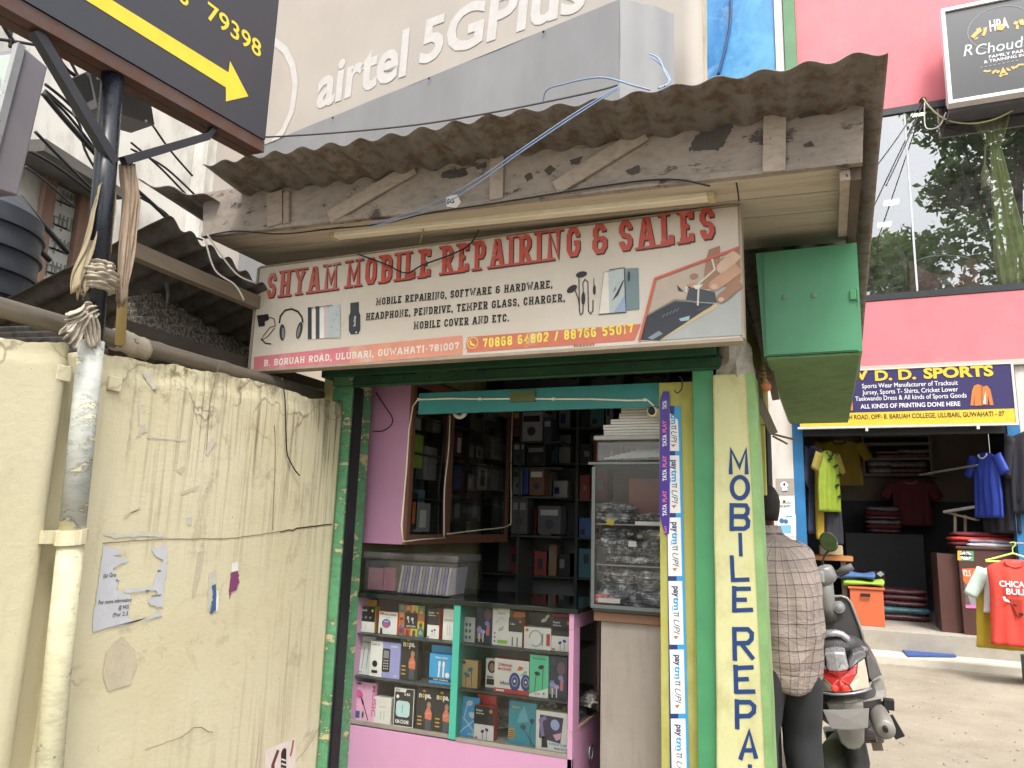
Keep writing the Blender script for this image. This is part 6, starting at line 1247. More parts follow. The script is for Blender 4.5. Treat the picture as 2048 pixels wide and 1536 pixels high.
CWH = ink('#e4e2de', .88, .4); CBK = ink('#2a2a2c', .8, .4); COR = ink('#d9753a', .85, .4); CRD = ink('#c23a36', .85, .4); CBL = ink('#3a9ad2', .88, .4); CKR = ink('#c89a4a', .85, .5); CPK = ink('#dca8c4', .88, .4); CTL = ink('#3f97aa', .85, .4); CMN = ink('#62cfa0', .88, .4); CLV = ink('#9a9ad0', .85, .4); CGR = ink('#8ac43a', .88, .4); CGY = ink('#8f8f92', .8, .4); NVY = ink('#2f3f80', .85, .4); CKF = ink('#b59a6a', .85, .6); GRYL = ink('#b4b6b8', .85, .4)
def buds(A, cx, cy, r, m, L=1, cord=None):
    A.ell(cx-r*1.2, cy, r, r*.75, m, L, 12, .4); A.ell(cx+r*1.2, cy+r*1.0, r, r*.75, m, L, 12, -.4)
    A.stroke([(cx-r*1.1, cy-r*.6), (cx-r*1.0, cy-r*4)], r*.25, cord or m, L); A.stroke([(cx+r*1.2, cy+r*.3), (cx+r*1.0, cy-r*4)], r*.25, cord or m, L)
def half(A, w, h, m, f=.5, L=0): A.rect(0, h*f, w, h, m, L)
def a_half(txt, icon=COR):
    def f(A, w, h):
        half(A, w, h, CBK, .46); A.ell(w*.84, h*.87, w*.09, w*.09, icon, 1, 10)
        A.text(txt, w*.10, h*.84, h*.06, CWH, 1, .02); A.text('Earphones', w*.10, h*.76, h*.045, CWH, 1, .02)
        buds(A, w*.55, h*.26, w*.09, NVY, 1); A.rect(w*.06, h*.03, w*.2, h*.08, CRD, 1)
    return f
def a_pods(A, w, h):
    half(A, w, h, CBK, .42); A.text('Earbuds', w*.08, h*.82, h*.09, CWH, 1, .02); A.ell(w*.85, h*.85, w*.07, w*.07, ink('#e0c84a', .85), 1, 10)
    for k in range(3): A.ell(w*(.25+.25*k), h*.58, w*.06, w*.06, CGY, 1, 10)
    for k in (0, 1): A.stroke([(w*(.3+.2*k), h*.12), (w*(.3+.2*k), h*.32)], w*.03, GRYL, 1)
def a_speaker(A, w, h):
    A.rect(w*.05, h*.86, w*.28, h*.97, COR, 0); A.text('MOTIL SPEAKER', w*.32, h*.84, h*.08, BLK, 0, .01, width=w*.62); A.text('Wireless', w*.4, h*.72, h*.05, COR, 0)
    A.ell(w*.42, h*.48, w*.24, h*.2, ink('#3a6ab0', .85), 0, 20); A.ell(w*.42, h*.44, w*.17, h*.12, ink('#c0508a', .85), 1, 16); A.ell(w*.42, h*.56, w*.14, h*.05, LBL, 1, 12); A.poly([(w*.1, 0), (w*.25, 0), (w*.22, h*.26), (w*.12, h*.28)], CBK, 1)
def a_mosaic(A, w, h):
    cs = [COR, ink('#8a3a3a', .8), ink('#d8c04a', .85), ink('#3a7ab0', .85), ink('#a83a6a', .85), ink('#4a8a5a', .85), ink('#c86a4a', .85), ink('#5a4a8a', .85)]
    r_ = random.Random(5)
    for i in range(4):
        for j in range(4):
            m = r_.choice(cs); A.rect(w*i/4, h*j/4, w*(i+.99)/4, h*(j+.99)/4, m, 0); A.ell(w*(i+.5)/4, h*(j+.52)/4, w*.065, h*.075, r_.choice([SKIN, SKIND, ink('#6a4636', .8)]), 1, 10); A.poly([(w*(i+.2)/4, h*j/4), (w*(i+.8)/4, h*j/4), (w*(i+.7)/4, h*(j+.3)/4), (w*(i+.3)/4, h*(j+.3)/4)], r_.choice(cs), 1.5)
    A.rect(w*.25, h*.25, w*.75, h*.75, CBK, 3); A.ell(w*.38, h*.58, w*.05, h*.06, CWH, 4, 10); A.ell(w*.55, h*.55, w*.05, h*.06, CWH, 4, 10); A.stroke([(w*.39, h*.56), (w*.42, h*.42)], w*.03, CWH, 4); A.stroke([(w*.56, h*.53), (w*.59, h*.40)], w*.03, CWH, 4); A.text('AIRDOPES', w*.32, h*.29, h*.05, CWH, 4, .02, width=w*.36)
def a_plain(txt, m=CGY, sub=True):
    def f(A, w, h):
        A.text(txt, w*.5, h*.62, h*.05, m, 0, .01, align='c')
        if sub:
            for k in (0, 1): A.stroke([(w*(.4+.2*k), h*.15), (w*(.4+.2*k), h*.48)], w*.05, GRYL, 0)
    return f
def a_feature(A, w, h):
    A.rect(w*.42, 0, w, h, CLV, 0); A.rrect(w*.42, h*.16, w*.68, h*.82, w*.05, CBK, 1); A.rect(w*.46, h*.55, w*.64, h*.76, CGY, 2)
    for i in range(3):
        for j in range(4): A.ell(w*(.49+.06*i), h*(.48-.075*j), w*.018, h*.018, CWH, 2, 6)
    A.text('NOKIA', w*.70, h*.87, h*.05, CWH, 1, .02); A.text('Nokia 105', w*.06, h*.88, h*.045, BLK, 1, .01); A.ell(w*.18, h*.36, w*.09, w*.09, CBK, 1, 14); A.rect(w*.08, h*.10, w*.28, h*.18, CBK, 1); A.text('HMD', w*.82, h*.06, h*.045, CWH, 1, .01)
def a_nope(A, w, h):
    A.text('n', w*.14, h*.78, h*.13, CWH, 0, .04, width=w*.14); A.text('o', w*.31, h*.78, h*.13, ink('#e0a83a', .88), 0, .04, width=w*.15); A.text('pe.', w*.49, h*.78, h*.13, CWH, 0, .04, width=w*.34)
    A.ell(w*.42, h*.94, w*.09, h*.03, ink('#c8a03a', .8), 0, 10)
    A.poly([(w*.52, h*.28), (w*.88, h*.26), (w*.9, h*.42), (w*.78, h*.54), (w*.62, h*.55), (w*.50, h*.42)], ink('#cf7258', .85), 0); A.ell(w*.72, h*.61, w*.11, h*.08, SKIND, 1, 14); A.poly([(w*.54, h*.02), (w*.86, h*.02), (w*.84, h*.27), (w*.56, h*.27)], DGR, 1); A.stroke([(w*.6, h*.40), (w*.8, h*.44)], w*.06, SKIN, 2)
    for k in range(3): A.rect(w*.10, h*(.12+.09*k), w*.34, h*(.15+.09*k), ink('#c8a03a', .85), 1)
def a_cable(A, w, h):
    A.text('Data cable', w*.25, h*.86, h*.06, CWH, 0, .02, width=w*.5)
    for k in (0, 1): A.stroke([(w*(.40+.18*k), h*.24), (w*(.42+.17*k), h*.58)], w*.06, CWH, 0); A.stroke([(w*(.42+.17*k), h*.59), (w*(.43+.17*k), h*.76)], w*.09, CWH, 1)
    A.rect(0, h*.10, w, h*.20, CBK, 0); A.text('FAST CHARGE', w*.2, h*.12, h*.05, CWH, 1, .02, width=w*.6); A.ell(w*.75, h*.32, w*.09, w*.09, CWH, 0, 12)
def a_music(A, w, h):
    A.text('MUSIC', w*.86, h*.95, w*.2, ink('#c4709c', .85), 0, .03, rot=-pi/2, width=h*.8); A.ell(w*.22, h*.68, w*.20, h*.10, ink('#c65c94', .85), 1, 16, -.6); A.stroke([(w*.30, h*.62), (w*.45, h*.45), (w*.72, h*.03)], w*.035, BLK, 1); A.stroke([(w*.36, h*.56), (w*.46, h*.42)], w*.08, BLK, 1.5); A.rect(w*.06, h*.06, w*.30, h*.24, ink('#3a5a8a', .85), 1); A.ell(w*.45, h*.16, w*.05, h*.09, DGR, 1, 12); A.rect(w*.06, h*.93, w*.3, h*.97, BLK, 1)
def a_charger(A, w, h):
    A.stroke([(w*.05, h*.03), (w*.95, h*.03), (w*.95, h*.97), (w*.05, h*.97), (w*.05, h*.03)], w*.025, CWH, 0)
    A.text('3.4A', w*.50, h*.80, h*.07, CWH, 1, .02); A.poly([(w*.05, h*.88), (w*.55, h*.88), (w*.62, h*.97), (w*.05, h*.97)], CWH, 1); A.text('ERD', w*.1, h*.90, h*.05, BLK, 2, .02); A.ell(w*.2, h*.76, w*.07, w*.07, CWH, 1, 12)
    A.rrect(w*.14, h*.26, w*.78, h*.66, w*.14, ink('#b4d0d4', .88), 1); A.rect(w*.42, h*.36, w*.46, h*.56, GRY, 2); A.text('KM-CH348', w*.14, h*.10, h*.09, CWH, 1, .03, width=w*.62)
def a_typec(A, w, h):
    A.rect(w*.02, h*.88, w*.35, h*.99, CGR, 0); A.text('Type-C', w*.3, h*.78, h*.05, CGY, 0, .01); A.stroke([(w*.2, h*.55), (w*.5, h*.70), (w*.75, h*.62)], w*.03, GRYL, 0); A.poly([(w*.35, h*.4), (w*.7, h*.5), (w*.62, h*.38), (w*.4, h*.34)], GRYL, 0); A.rect(w*.32, h*.06, w*.92, h*.14, CGR, 0)
    for k in range(3): A.ell(w*.16, h*(.10+.10*k), w*.06, w*.06, CGY, 0, 10)
def a_boy(A, w, h):
    A.poly([(w*.05, h*.1), (w*.4, h*.1), (w*.3, h*.42), (w*.1, h*.42)], ink('#9a8a90', .8), 0); A.ell(w*.68, h*.72, w*.22, h*.16, ink('#7a5a6a', .8), 0, 16); A.ell(w*.66, h*.50, w*.14, h*.06, ink('#8f8fd0', .85), 1, 14); A.ell(w*.22, h*.32, w*.18, h*.06, ink('#9a9ad8', .85), 1, 14); A.ell(w*.45, h*.28, w*.14, h*.05, ink('#b4b4dc', .85), 1.5, 14)
    for x_ in (.22, .45): A.stroke([(w*x_, h*.02), (w*x_, h*.24)], w*.06, CWH, 1)
    A.poly([(w*.62, h*.2), (w*.8, h*.2), (w*.82, h*.46), (w*.64, h*.46)], ink('#c8788c', .85), 0.5)
    for k in range(3): A.rect(w*.05, h*(.80+.05*k), w*.38, h*(.82+.05*k), ink('#5a5f80', .8), 0)
def a_neck(A, w, h):
    A.ell(w*.11, h*.86, w*.06, w*.06, COR, 0, 10); pts = [(w*(.44+.23*cos(a)), h*(.5+.36*sin(a))) for a in [(-2.2+.3*k) for k in range(19)]]; A.stroke(pts, w*.045, GRYL, 0); A.stroke(pts, w*.012, CGY, 1); A.rect(w*.84, h*.2, w*.97, h*.75, CRD, 0); A.text('Neckband', w*.72, h*.2, w*.07, BLK, 0, .01, rot=pi/2)
def a_minis(A, w, h):
    A.text('2.0 Multimedia', w*.10, h*.78, h*.10, CRD, 0, .02, width=w*.42); A.text('MINI SPEAKER', w*.10, h*.66, h*.08, CRD, 0, .02, width=w*.40); A.rect(0, 0, w, h*.13, CRD, 0)
    for cx_, s_ in ((.60, 1), (.92, .9)): A.ell(w*cx_, h*.36, w*.16*s_, h*.27*s_, ink('#34407e', .85), 1, 20); A.ell(w*cx_, h*.38, w*.10*s_, h*.17*s_, ink('#7a86c8', .85), 2, 18); A.ell(w*cx_, h*.38, w*.065*s_, h*.11*s_, CBK, 3, 14); A.ell(w*cx_, h*.38, w*.03*s_, h*.05*s_, CWH, 4, 10)
    A.poly([(w*.66, h*.7), (w*.72, h*.84), (w*.84, h*.80), (w*.80, h*.72), (w*.74, h*.70)], COR, 0); A.poly([(w*.74, h*.55), (w*.90, h*.72), (w*.96, h*.68), (w*.86, h*.56)], ink('#8fc4a8', .85), .5); A.text('igloo', w*.18, h*.24, h*.11, BLK, 0, .02); A.rect(w*.06, h*.04, w*.30, h*.09, CWH, 1)
def a_mint(A, w, h):
    A.text('Stereo earphones', w*.16, h*.90, h*.04, NVY, 0, .01, width=w*.7); A.poly([(0, 0), (w, 0), (w, h*.24), (0, h*.06)], CWH, 0); A.ell(w*.62, h*.72, w*.16, h*.05, CBK, 1, 14, .3); A.ell(w*.42, h*.56, w*.15, h*.045, CBK, 1, 14, -.2); A.stroke([(w*.72, h*.70), (w*.70, h*.18)], w*.03, CBK, 1); A.stroke([(w*.36, h*.53), (w*.30, h*.12)], w*.03, CBK, 1); A.ell(w*.78, h*.10, w*.06, w*.06, CBL, 1, 10); A.rect(w*.3, h*.06, w*.6, h*.10, CPK, 1)
def a_kraft(A, w, h):
    A.rect(w*.06, h*.85, w*.30, h*.96, CBK, 0); A.ell(w*.58, h*.66, w*.16, h*.075, ink('#3a6a7a', .85), 1, 14, .4); A.ell(w*.40, h*.46, w*.18, h*.08, ink('#3a6a7a', .85), 1, 14, -.4); A.stroke([(w*.66, h*.62), (w*.68, h*.06)], w*.03, CBK, 1); A.stroke([(w*.34, h*.40), (w*.36, h*.04)], w*.03, CBK, 1)
    for k in range(9): A.rect(w*.04, h*(.06+.085*k), w*.96, h*(.064+.085*k), ink('#9c8256', .8), 0)
def a_blueear(A, w, h):
    A.ell(w*.50, h*.84, w*.17, h*.07, LBL2, 1, 14, .3); A.ell(w*.66, h*.55, w*.17, h*.07, LBL2, 1, 14, -.5); A.stroke([(w*.38, h*.80), (w*.26, h*.45), (w*.78, h*.18), (w*.80, h*.03)], w*.045, LBL2, 1); A.stroke([(w*.72, h*.60), (w*.88, h*.68), (w*.86, h*.45), (w*.3, h*.20), (w*.05, h*.04)], w*.045, LBL2, 1.5); A.text('MUSIC', w*.55, h*.05, h*.05, CWH, 1, .01)
def a_tealcard(A, w, h):
    A.text('Stereo', w*.10, h*.84, h*.06, ink('#c8c06a', .85), 0, .02); A.poly([(w*.4, h*.75), (w*.55, h*.92), (w*.75, h*.55), (w*.3, h*.5)], ink('#6ab0c0', .85), 0); A.ell(w*.85, h*.58, w*.08, h*.06, DGR, 1, 12); A.ell(w*.54, h*.42, w*.10, h*.06, DGR, 1, 12); A.stroke([(w*.85, h*.52), (w*.78, h*.3), (w*.85, h*.03)], w*.02, DGR, 1); A.stroke([(w*.56, h*.38), (w*.75, h*.2), (w*.95, h*.02)], w*.02, DGR, 1.3); A.rect(w*.02, h*.12, w*.24, h*.36, CKR, 1)
    for k in range(4): A.rect(w*.04, h*(.15+.05*k), w*.22, h*(.165+.05*k), CBK, 2)
def a_carmount(A, w, h):
    A.poly([(w*.10, h*.30), (w*.72, h*.22), (w*.80, h*.88), (w*.12, h*.90)], ink('#4a3f5a', .8), 0); A.stroke([(w*.22, h*.30), (w*.14, h*.75), (w*.30, h*.85)], w*.10, ink('#8a7fae', .85), 1); A.ell(w*.56, h*.68, w*.13, h*.14, ink('#a8b8e0', .85), 1, 14, .3); A.poly([(w*.50, h*.42), (w*.75, h*.5), (w*.72, h*.34), (w*.6, h*.28)], CPK, 1.5); A.poly([(w*.18, h*.06), (w*.36, h*.08), (w*.32, h*.36), (w*.18, h*.34)], CBK, 1); A.text('PATENTED CLAMP', w*.40, h*.16, h*.055, CBL, 1, .02, width=w*.5); A.text('Mobile No. 2.0', w*.55, h*.07, h*.045, BLK, 1, .01)
f2 = lambda x, y: (660+x*600/2048, 1160+y*376/1283)
def Q(x0, x1, yt, yb): a_ = f2(x0, yt); c_ = f2(x1, yb); return (a_[0], c_[0], a_[1], c_[1])
Z1, Z2, Z3 = .939, .736, .521
product('black and white earbuds box with orange side at the left of the top row', Q(180, 302, 170, 345), CWH, a_pods, zb=Z1, side=CKR)
product('white box with a round colourful speaker picture in the top row', Q(328, 455, 205, 358), CWH, a_speaker, zb=Z1, side=COR)
product('colourful box of portrait tiles round a black square in the top row', Q(462, 640, 160, 372), CBK, a_mosaic, zb=Z1, dep=.04, Y=3.36)
product('black over white earphone box with red side in the left top row', Q(660, 742, 180, 385), CWH, a_half('Redmi'), zb=Z1, side=CRD)
product('plain white cable box against the teal divider in the top row', Q(766, 850, 185, 398), CWH, a_plain('USB CABLE'), zb=Z1)
product('white earphone card leaning at the left end of the middle row', Q(165, 285, 375, 638), ink('#c9cdc9', .85), lambda A, w, h: (A.text('Beats Phone Set', w*.12, h*.82, h*.05, GRYD, 0, .01, width=w*.7), [A.stroke([(w*(.4+.25*k), h*.15), (w*(.42+.25*k), h*.7)], w*.04, CGY, 1) for k in (0, 1)], A.text('Original', w*.1, h*.05, h*.04, GRYD, 0, .01)), zb=Z2, dep=.012, lean=.12)
product('white and lavender box with a black keypad phone in the middle row', Q(265, 470, 420, 665), CWH, a_feature, zb=Z2, Y=3.335, side=CLV)
product('black box reading nope with a person in orange alone in the middle row', Q(472, 590, 395, 690), CBK, a_nope, zb=Z2)
product('plain dark box set back between the nope box and the blue cable box', Q(590, 668, 500, 690), CBK, None, zb=Z2, Y=3.42)
product('bright blue data cable box beside the teal divider in the middle row', Q(672, 840, 500, 705), CBL, a_cable, zb=Z2)
product('pink earphone card reading MUSIC at the left of the bottom row', Q(160, 300, 675, 940), CPK, a_music, zb=Z3, dep=.02)
product('small plain white box in the bottom row beside the pink card', Q(298, 412, 782, 962), ink('#d8d4cc', .85), a_plain('Earphones', CGY), zb=Z3)
product('black box with a square pale charger picture in the bottom row', Q(425, 572, 705, 980), CBK, a_charger, zb=Z3, Y=3.335)
product('left one of the two black nope boxes side by side in the bottom row', Q(582, 704, 715, 1000), CBK, a_nope, zb=Z3)
product('right one of the two black nope boxes side by side in the bottom row', Q(704, 826, 725, 1015), CBK, a_nope, zb=Z3)
product('small clear hanging pack just right of the teal divider in the top row', Q(905, 985, 245, 418), ink('#a8aca8', .85), lambda A, w, h: [A.ell(w*(.3+.3*i), h*(.2+.25*j), w*.10, h*.08, DGR, 0, 8) for i in (0, 1) for j in (0, 1, 2)], zb=Z1, dep=.012)
product('dark photo box with a person and lilac earphones in the top row', Q(992, 1108, 165, 435), ink('#3a3f52', .8), a_boy, zb=Z1, dep=.03, Y=3.37)
product('white and lime cable box reading Type-C in the top row', Q(1104, 1220, 165, 440), CWH, a_typec, zb=Z1, side=CGR)
product('small black over white adapter box with orange hang tab in the top row', Q(1216, 1310, 258, 455), CWH, lambda A, w, h: (half(A, w, h, CBK, .52), A.text('1.2m', w*.12, h*.76, h*.07, CWH, 1, .02), [A.stroke([(w*(.3+.35*k), h*.03), (w*(.3+.35*k), h*.34)], w*.07, CBK, 1) for k in (0, 1)], A.ell(w*.84, h*.88, w*.08, w*.08, COR, 1, 8)), zb=Z1, side=COR)
product('white box showing a grey looped neckband in the top row', Q(1322, 1506, 318, 468), CWH, a_neck, zb=Z1, Y=3.335)
product('dark box with white twin earpieces standing behind the neckband box', Q(1360, 1525, 222, 322), CBK, lambda A, w, h: (A.ell(w*.62, h*.5, w*.14, h*.12, CWH, 0, 12, .4), A.ell(w*.75, h*.75, w*.12, h*.1, CWH, 0, 12, .8)), zb=aY(1075, 1254, 3.42).z, Y=3.42, dep=.06, side=CKR)
product('black over white earphone box with red top at the right end of the top row', Q(1508, 1648, 268, 495), CWH, a_half('Redmi'), zb=Z1, side=CRD)
product('brown kraft box with green blue earphones beside the teal divider in the middle row', Q(884, 1005, 530, 720), CKF, a_kraft, zb=Z2, side=ink('#8a6a3a', .8))
product('black and white portrait photo box behind the speaker box in the middle row', Q(1060, 1145, 500, 700), CWH, lambda A, w, h: (A.ell(w*.5, h*.72, w*.34, h*.22, CBK, 0, 16), A.ell(w*.5, h*.70, w*.2, h*.15, SKIND, 1, 14), A.rect(w*.1, h*.1, w*.9, h*.3, CBK, 0), A.text('mo', w*.15, h*.32, h*.12, CBK, 1, .03)), zb=Z2, Y=3.40, dep=.02)
product('white and red box of two round blue mini speakers in the middle row', Q(1118, 1356, 520, 752), CWH, a_minis, zb=Z2, Y=3.335, side=CRD)
product('mint green earphone box in the middle row', Q(1358, 1488, 502, 790), CMN, a_mint, zb=Z2, Y=3.33)
product('dark photo box with a person and lilac earphones at the right of the middle row', Q(1490, 1616, 510, 800), ink('#3a3f52', .8), a_boy, zb=Z2, dep=.03)
product('bright blue card with pale twisted earphones right of the divider in the bottom row', Q(872, 1005, 765, 1035), CBL, a_blueear, zb=Z3, dep=.012, lean=.1)
product('black over white earphone box with red side in the bottom row', Q(980, 1116, 835, 1068), CWH, a_half('Redmi'), zb=Z3, Y=3.33, side=CRD)
product('teal card with grey earphones in the bottom row', Q(1212, 1402, 808, 1100), CTL, a_tealcard, zb=Z3, dep=.012, lean=.06)
product('white box with purple car mount picture at the right of the bottom row', Q(1402, 1640, 872, 1140), CWH, a_carmount, zb=Z3, Y=3.325, side=ink('#c4c08a', .85))
# hang tabs
for k, (x0_, x1_, yt, yb, m, lb_) in enumerate(((230, 318, 138, 175, CKR, 0), (690, 845, 458, 500, CBL, 0), (1005, 1135, 795, 835, CRD, 0), (1238, 1330, 222, 262, COR, 0), (1520, 1650, 240, 272, CRD, 0))):
    a_, c_ = aY(*f2(x0_, yb), 3.38), aY(*f2(x1_, yt), 3.38); q = product.__name__
    o = MB().box(min(a_.x, c_.x), max(a_.x, c_.x), 3.385, 3.388, a_.z-.004, c_.z).build('hang_tab', m); tag(o, ('orange card hang tab behind the earbuds box', 'blue card hang tab above the data cable box', 'red card hang tab above the bottom earphone box', 'orange card hang tab above the small adapter box', 'red card hang tab above the right end earphone box')[k], 'tab')
# crumpled bags
def bag(name, label, c, s, m, group, seed):
    b = MB(); nu, nv = 26, 14; rr_ = []
    for j in range(nv+1):
        v = j/nv; rg = []
        for i in range(nu):
            a = 2*pi*i/nu; lat = (v-.5)*pi*.96
            d = V3((cos(a)*cos(lat), sin(a)*cos(lat), sin(lat))); n_ = 1+.30*NZ.noise(d*2.2+V3((seed, 0, 0)))+.45*abs(NZ.noise(d*4.5+V3((0, seed, 0))))
            e = V3((abs(d.x)**.6*(1 if d.x > 0 else -1), abs(d.y)**.7*(1 if d.y > 0 else -1), abs(d.z)**.8*(1 if d.z > 0 else -1)))
            rg.append(V3(c)+V3((e.x*s[0]*n_, e.y*s[1]*n_, e.z*s[2]*n_)))
        rr_.append(rg)
    b.loft(rr_); return tag(b.build(name, m, smooth=False), label, 'packet', group)
def m_foil(name, a, b_, d_, r=.22):
    t = NT(name); n = t.noise(12, 5, .6, None, 1.6); c = t.mix(t.ramp(n, .48, .62), rgba(a, .62), rgba(b_)); c = t.mix(t.ramp(t.noise(13, 5, .7, None, 1.5), .50, .60), c, rgba(d_))  # pale noise streaks painted into the colour imitate highlights on crumpled plastic
    t.bump(t.noise(20, 3, .6, None, 2.0), .6, .01); return t.fin(c, r, .1, .8)
FO = [m_foil('silver_packet', '#a4a5a8', '#e0e2e4', '#4a4a52'), m_foil('smoky_packet', '#77777d', '#bcbec2', '#303036'), m_foil('grey_tan_packet', '#9a948e', '#ccc6be', '#5a5450'), m_foil('dark_packet', '#55555c', '#a4a5ab', '#28282f')]
FOn = ['bright silver', 'smoky grey', 'grey tan', 'dark']
# bags in the back of the counter display
for k in range(9):
    x_ = -1.52+.05*k; bag('plastic_packet', 'crumpled white plastic packet stuffed behind the boxes in the right half of the counter', (x_+(k % 2)*.01, 3.55+.02*(k % 3), (.56, .60, .64, .60, .66, .60, .56, .62, .70)[k]), (.07, .05, .028), m_foil('white_packet', '#b8b6b2', '#d8d6d2', '#7a7872', .35) if k == 0 else bpy.data.materials['white_packet'], 'white packets behind the counter boxes', k*1.7)
# right-hand glass showcase
GX0, GX1, GYF, GYB, GZ0, GZ1 = -.985, -.62, 3.31, 3.64, 1.150, 1.775
sh = thing('glass_showcase', 'upright glass showcase packed with shiny packets at the right of the shop opening', 'showcase', ((GX0+GX1)/2, GYF, GZ0))
GLS = glass('showcase_glass', (.96, .98, .97), .9, .015, .01, .03)
b = MB(); b.poly([(GX0, GYF, GZ0), (GX1, GYF, GZ0), (GX1, GYF, GZ1), (GX0, GYF, GZ1)]); b.build('front_glass', GLS, sh)
b = MB(); b.poly([(GX0, GYF+.004, GZ0), (GX0, GYB, GZ0), (GX0, GYB, GZ1), (GX0, GYF+.004, GZ1)]); b.build('side_glass', GLS, sh)
ALU = worn('showcase_edge', '#767c7c', .8, .35, .4, .1, 6)
b = MB(); b.box(GX0-.006, GX1, GYF-.006, GYF+.006, GZ0-.006, GZ0+.010); b.box(GX0-.006, GX0+.010, GYF-.006, GYF+.008, GZ0+.011, GZ1-.009); b.box(GX0-.02, GX1, GYF-.02, GYB+.01, GZ1+.001, GZ1+.012); b.box(GX0-.006, GX0+.004, GYF+.009, GYB, GZ0-.006, GZ0+.008); b.build('edge_frame', ALU, sh)
MB().box(GX0, GX1, GYF+.007, GYB, GZ0-.02, GZ0-.001).build('bottom', SHG, sh); MB().box(GX0+.005, GX1, GYB-.01, GYB, GZ0, GZ1).build('back', worn('showcase_back', '#5a4a44', .6, .7), sh)
z_ = [aY(1250, 1048, 3.33).z, aY(1250, 1130, 3.33).z]
for z in z_: MB().box(GX0+.012, GX1, GYF+.012, GYB-.012, z-.006, z).build('shelf', worn('milky_shelf', '#a8aeae', .7, .2), sh)
MB().box(-.86, GX1, GYF+.16, GYF+.17, z_[0]+.0, GZ1-.05).build('brown_card', worn('red_brown_card', '#7c4a3c', .8, .6, 0, .2, 5), sh)
random.seed(11); k = 0
for (zlo, rows) in ((GZ0+.004, 5), (z_[1]+.003, 4), (z_[0]+.003, 2)):
    top_ = (z_[1]-GZ0)*.82 if rows == 5 else (z_[0]-z_[1])*.80 if rows == 4 else .085; hh = top_/rows*.62
    for r_ in range(rows):
        for c in range(2):
            if zlo > z_[0] and r_ == 1 and c: continue
            q = random.randrange(4); k += 1
            bag('plastic_packet', FOn[q]+' crumpled packet lying among others in the glass showcase', (GX0+.095+.16*c+random.uniform(-.02, .02), GYF+.085+random.uniform(0, .03), zlo+hh*1.0+r_*top_/rows), (.082*random.uniform(.85, 1.1), .055, hh*random.uniform(.8, 1.15)), FO[q], FOn[q]+' packets in the glass showcase', k*2.3)
b = MB(); c_ = aY(1205, 1190, 3.325); bag('plastic_packet', 'red and white packet at the bottom left of the glass showcase', (c_.x, 3.345, GZ0+.03), (.05, .02, .02), m_foil('red_packet', '#c84a4e', '#e07a78', '#c8c4c0', .3), None, 3.3)
c_ = aY(1220, 1045, 3.318); b = MB(); b.prism([c_+V3((-.02, 0, -.01)), c_+V3((.015, 0, -.012)), c_+V3((.022, 0, .012)), c_+V3((-.012, 0, .018))], (0, .004, 0)); tag(b.build('yellow_label', ink('#d8bc3a', .88)), 'yellow label on a packet in the upper part of the glass showcase', 'label')
for (x, y, w_, h_, lb_) in ((1265, 1088, .018, .012, 'small white square tag in the middle of the glass showcase'), (1295, 1047, .055, .008, 'thin white strip box in the upper part of the glass showcase'), (1218, 1201, .05, .010, 'white slim box at the bottom left of the glass showcase')):
    c_ = aY(x, y, 3.318); tag(MB().box(c_.x-w_, c_.x+w_, 3.316, 3.322, c_.z-h_, c_.z+h_).build('white_tag', PAPER), lb_, 'tag')
# tub and cartons on the showcase
TUB = glass('cloudy_tub_plastic', (.82, .84, .84), .8, .25, .04, .35)
tz = GZ1+.013
tu = thing('storage_tub', 'cloudy plastic tub of papers standing on the glass showcase', 'tub', (-.80, GYF, tz)); b = MB(); b.box(GX0+.012, GX1-.01, GYF+.0, GYF+.27, tz, tz+.10); b.build('tub', TUB, tu, bev=.01); MB().box(GX0-.0, GX1-.01, GYF-.012, GYF+.285, tz+.101, tz+.122).build('lid', worn('cloudy_lid', '#b4b4b0', .85, .4), tu, bev=.005)
b = MB(); random.seed(4)
for k in range(7): b.beam((GX0+.04+.02*k, GYF+.04+.02*k, tz+.02+.008*k), (GX1-.06, GYF+.03+.02*k, tz+.03+.006*k), .012, .008)
b.build('contents', CWH, tu)
random.seed(8)
for k in range(6):
    x0_ = -.935+.012*random.uniform(-1, 1)+(.02*k if k > 1 else 0)*.9; z = tz+.123+.026*k
    o = thing('white_carton', ('lowest', 'second lowest', 'third from the bottom', 'third from the top', 'second from the top', 'topmost')[k]+' flat white carton in the stack on the plastic tub', 'box', (x0_+.15, GYF, z), 'stack of flat white cartons'); MB().box(x0_, -.635-.006*random.random(), GYF+.01, GYF+.2, z, z+.024).build('carton', CWH, o, bev=.002); MB().box(x0_+.005, -.66, GYF+.008, GYF+.0095, z+.011, z+.013).build('flap_seam', CGY, o)
# weathered cabinet below
wc = thing('wooden_cabinet', 'weathered grey wooden cabinet under the glass showcase', 'cabinet', (-.8, 3.33, 0)); MB().box(-.955, -.60, 3.35, 3.75, .1, 1.085).build('body', m_grime('weathered_ply', '#a39a92', '#b2a9a1', '#7c726a', .75, 2, (4, 4, .4), .5), wc); MB().box(-.985, -.60, 3.33, 3.77, 1.086, 1.127).build('top', m_wood('reddish_plank', '#7a5a48', '#8c6a56', .75), wc, bev=.004)
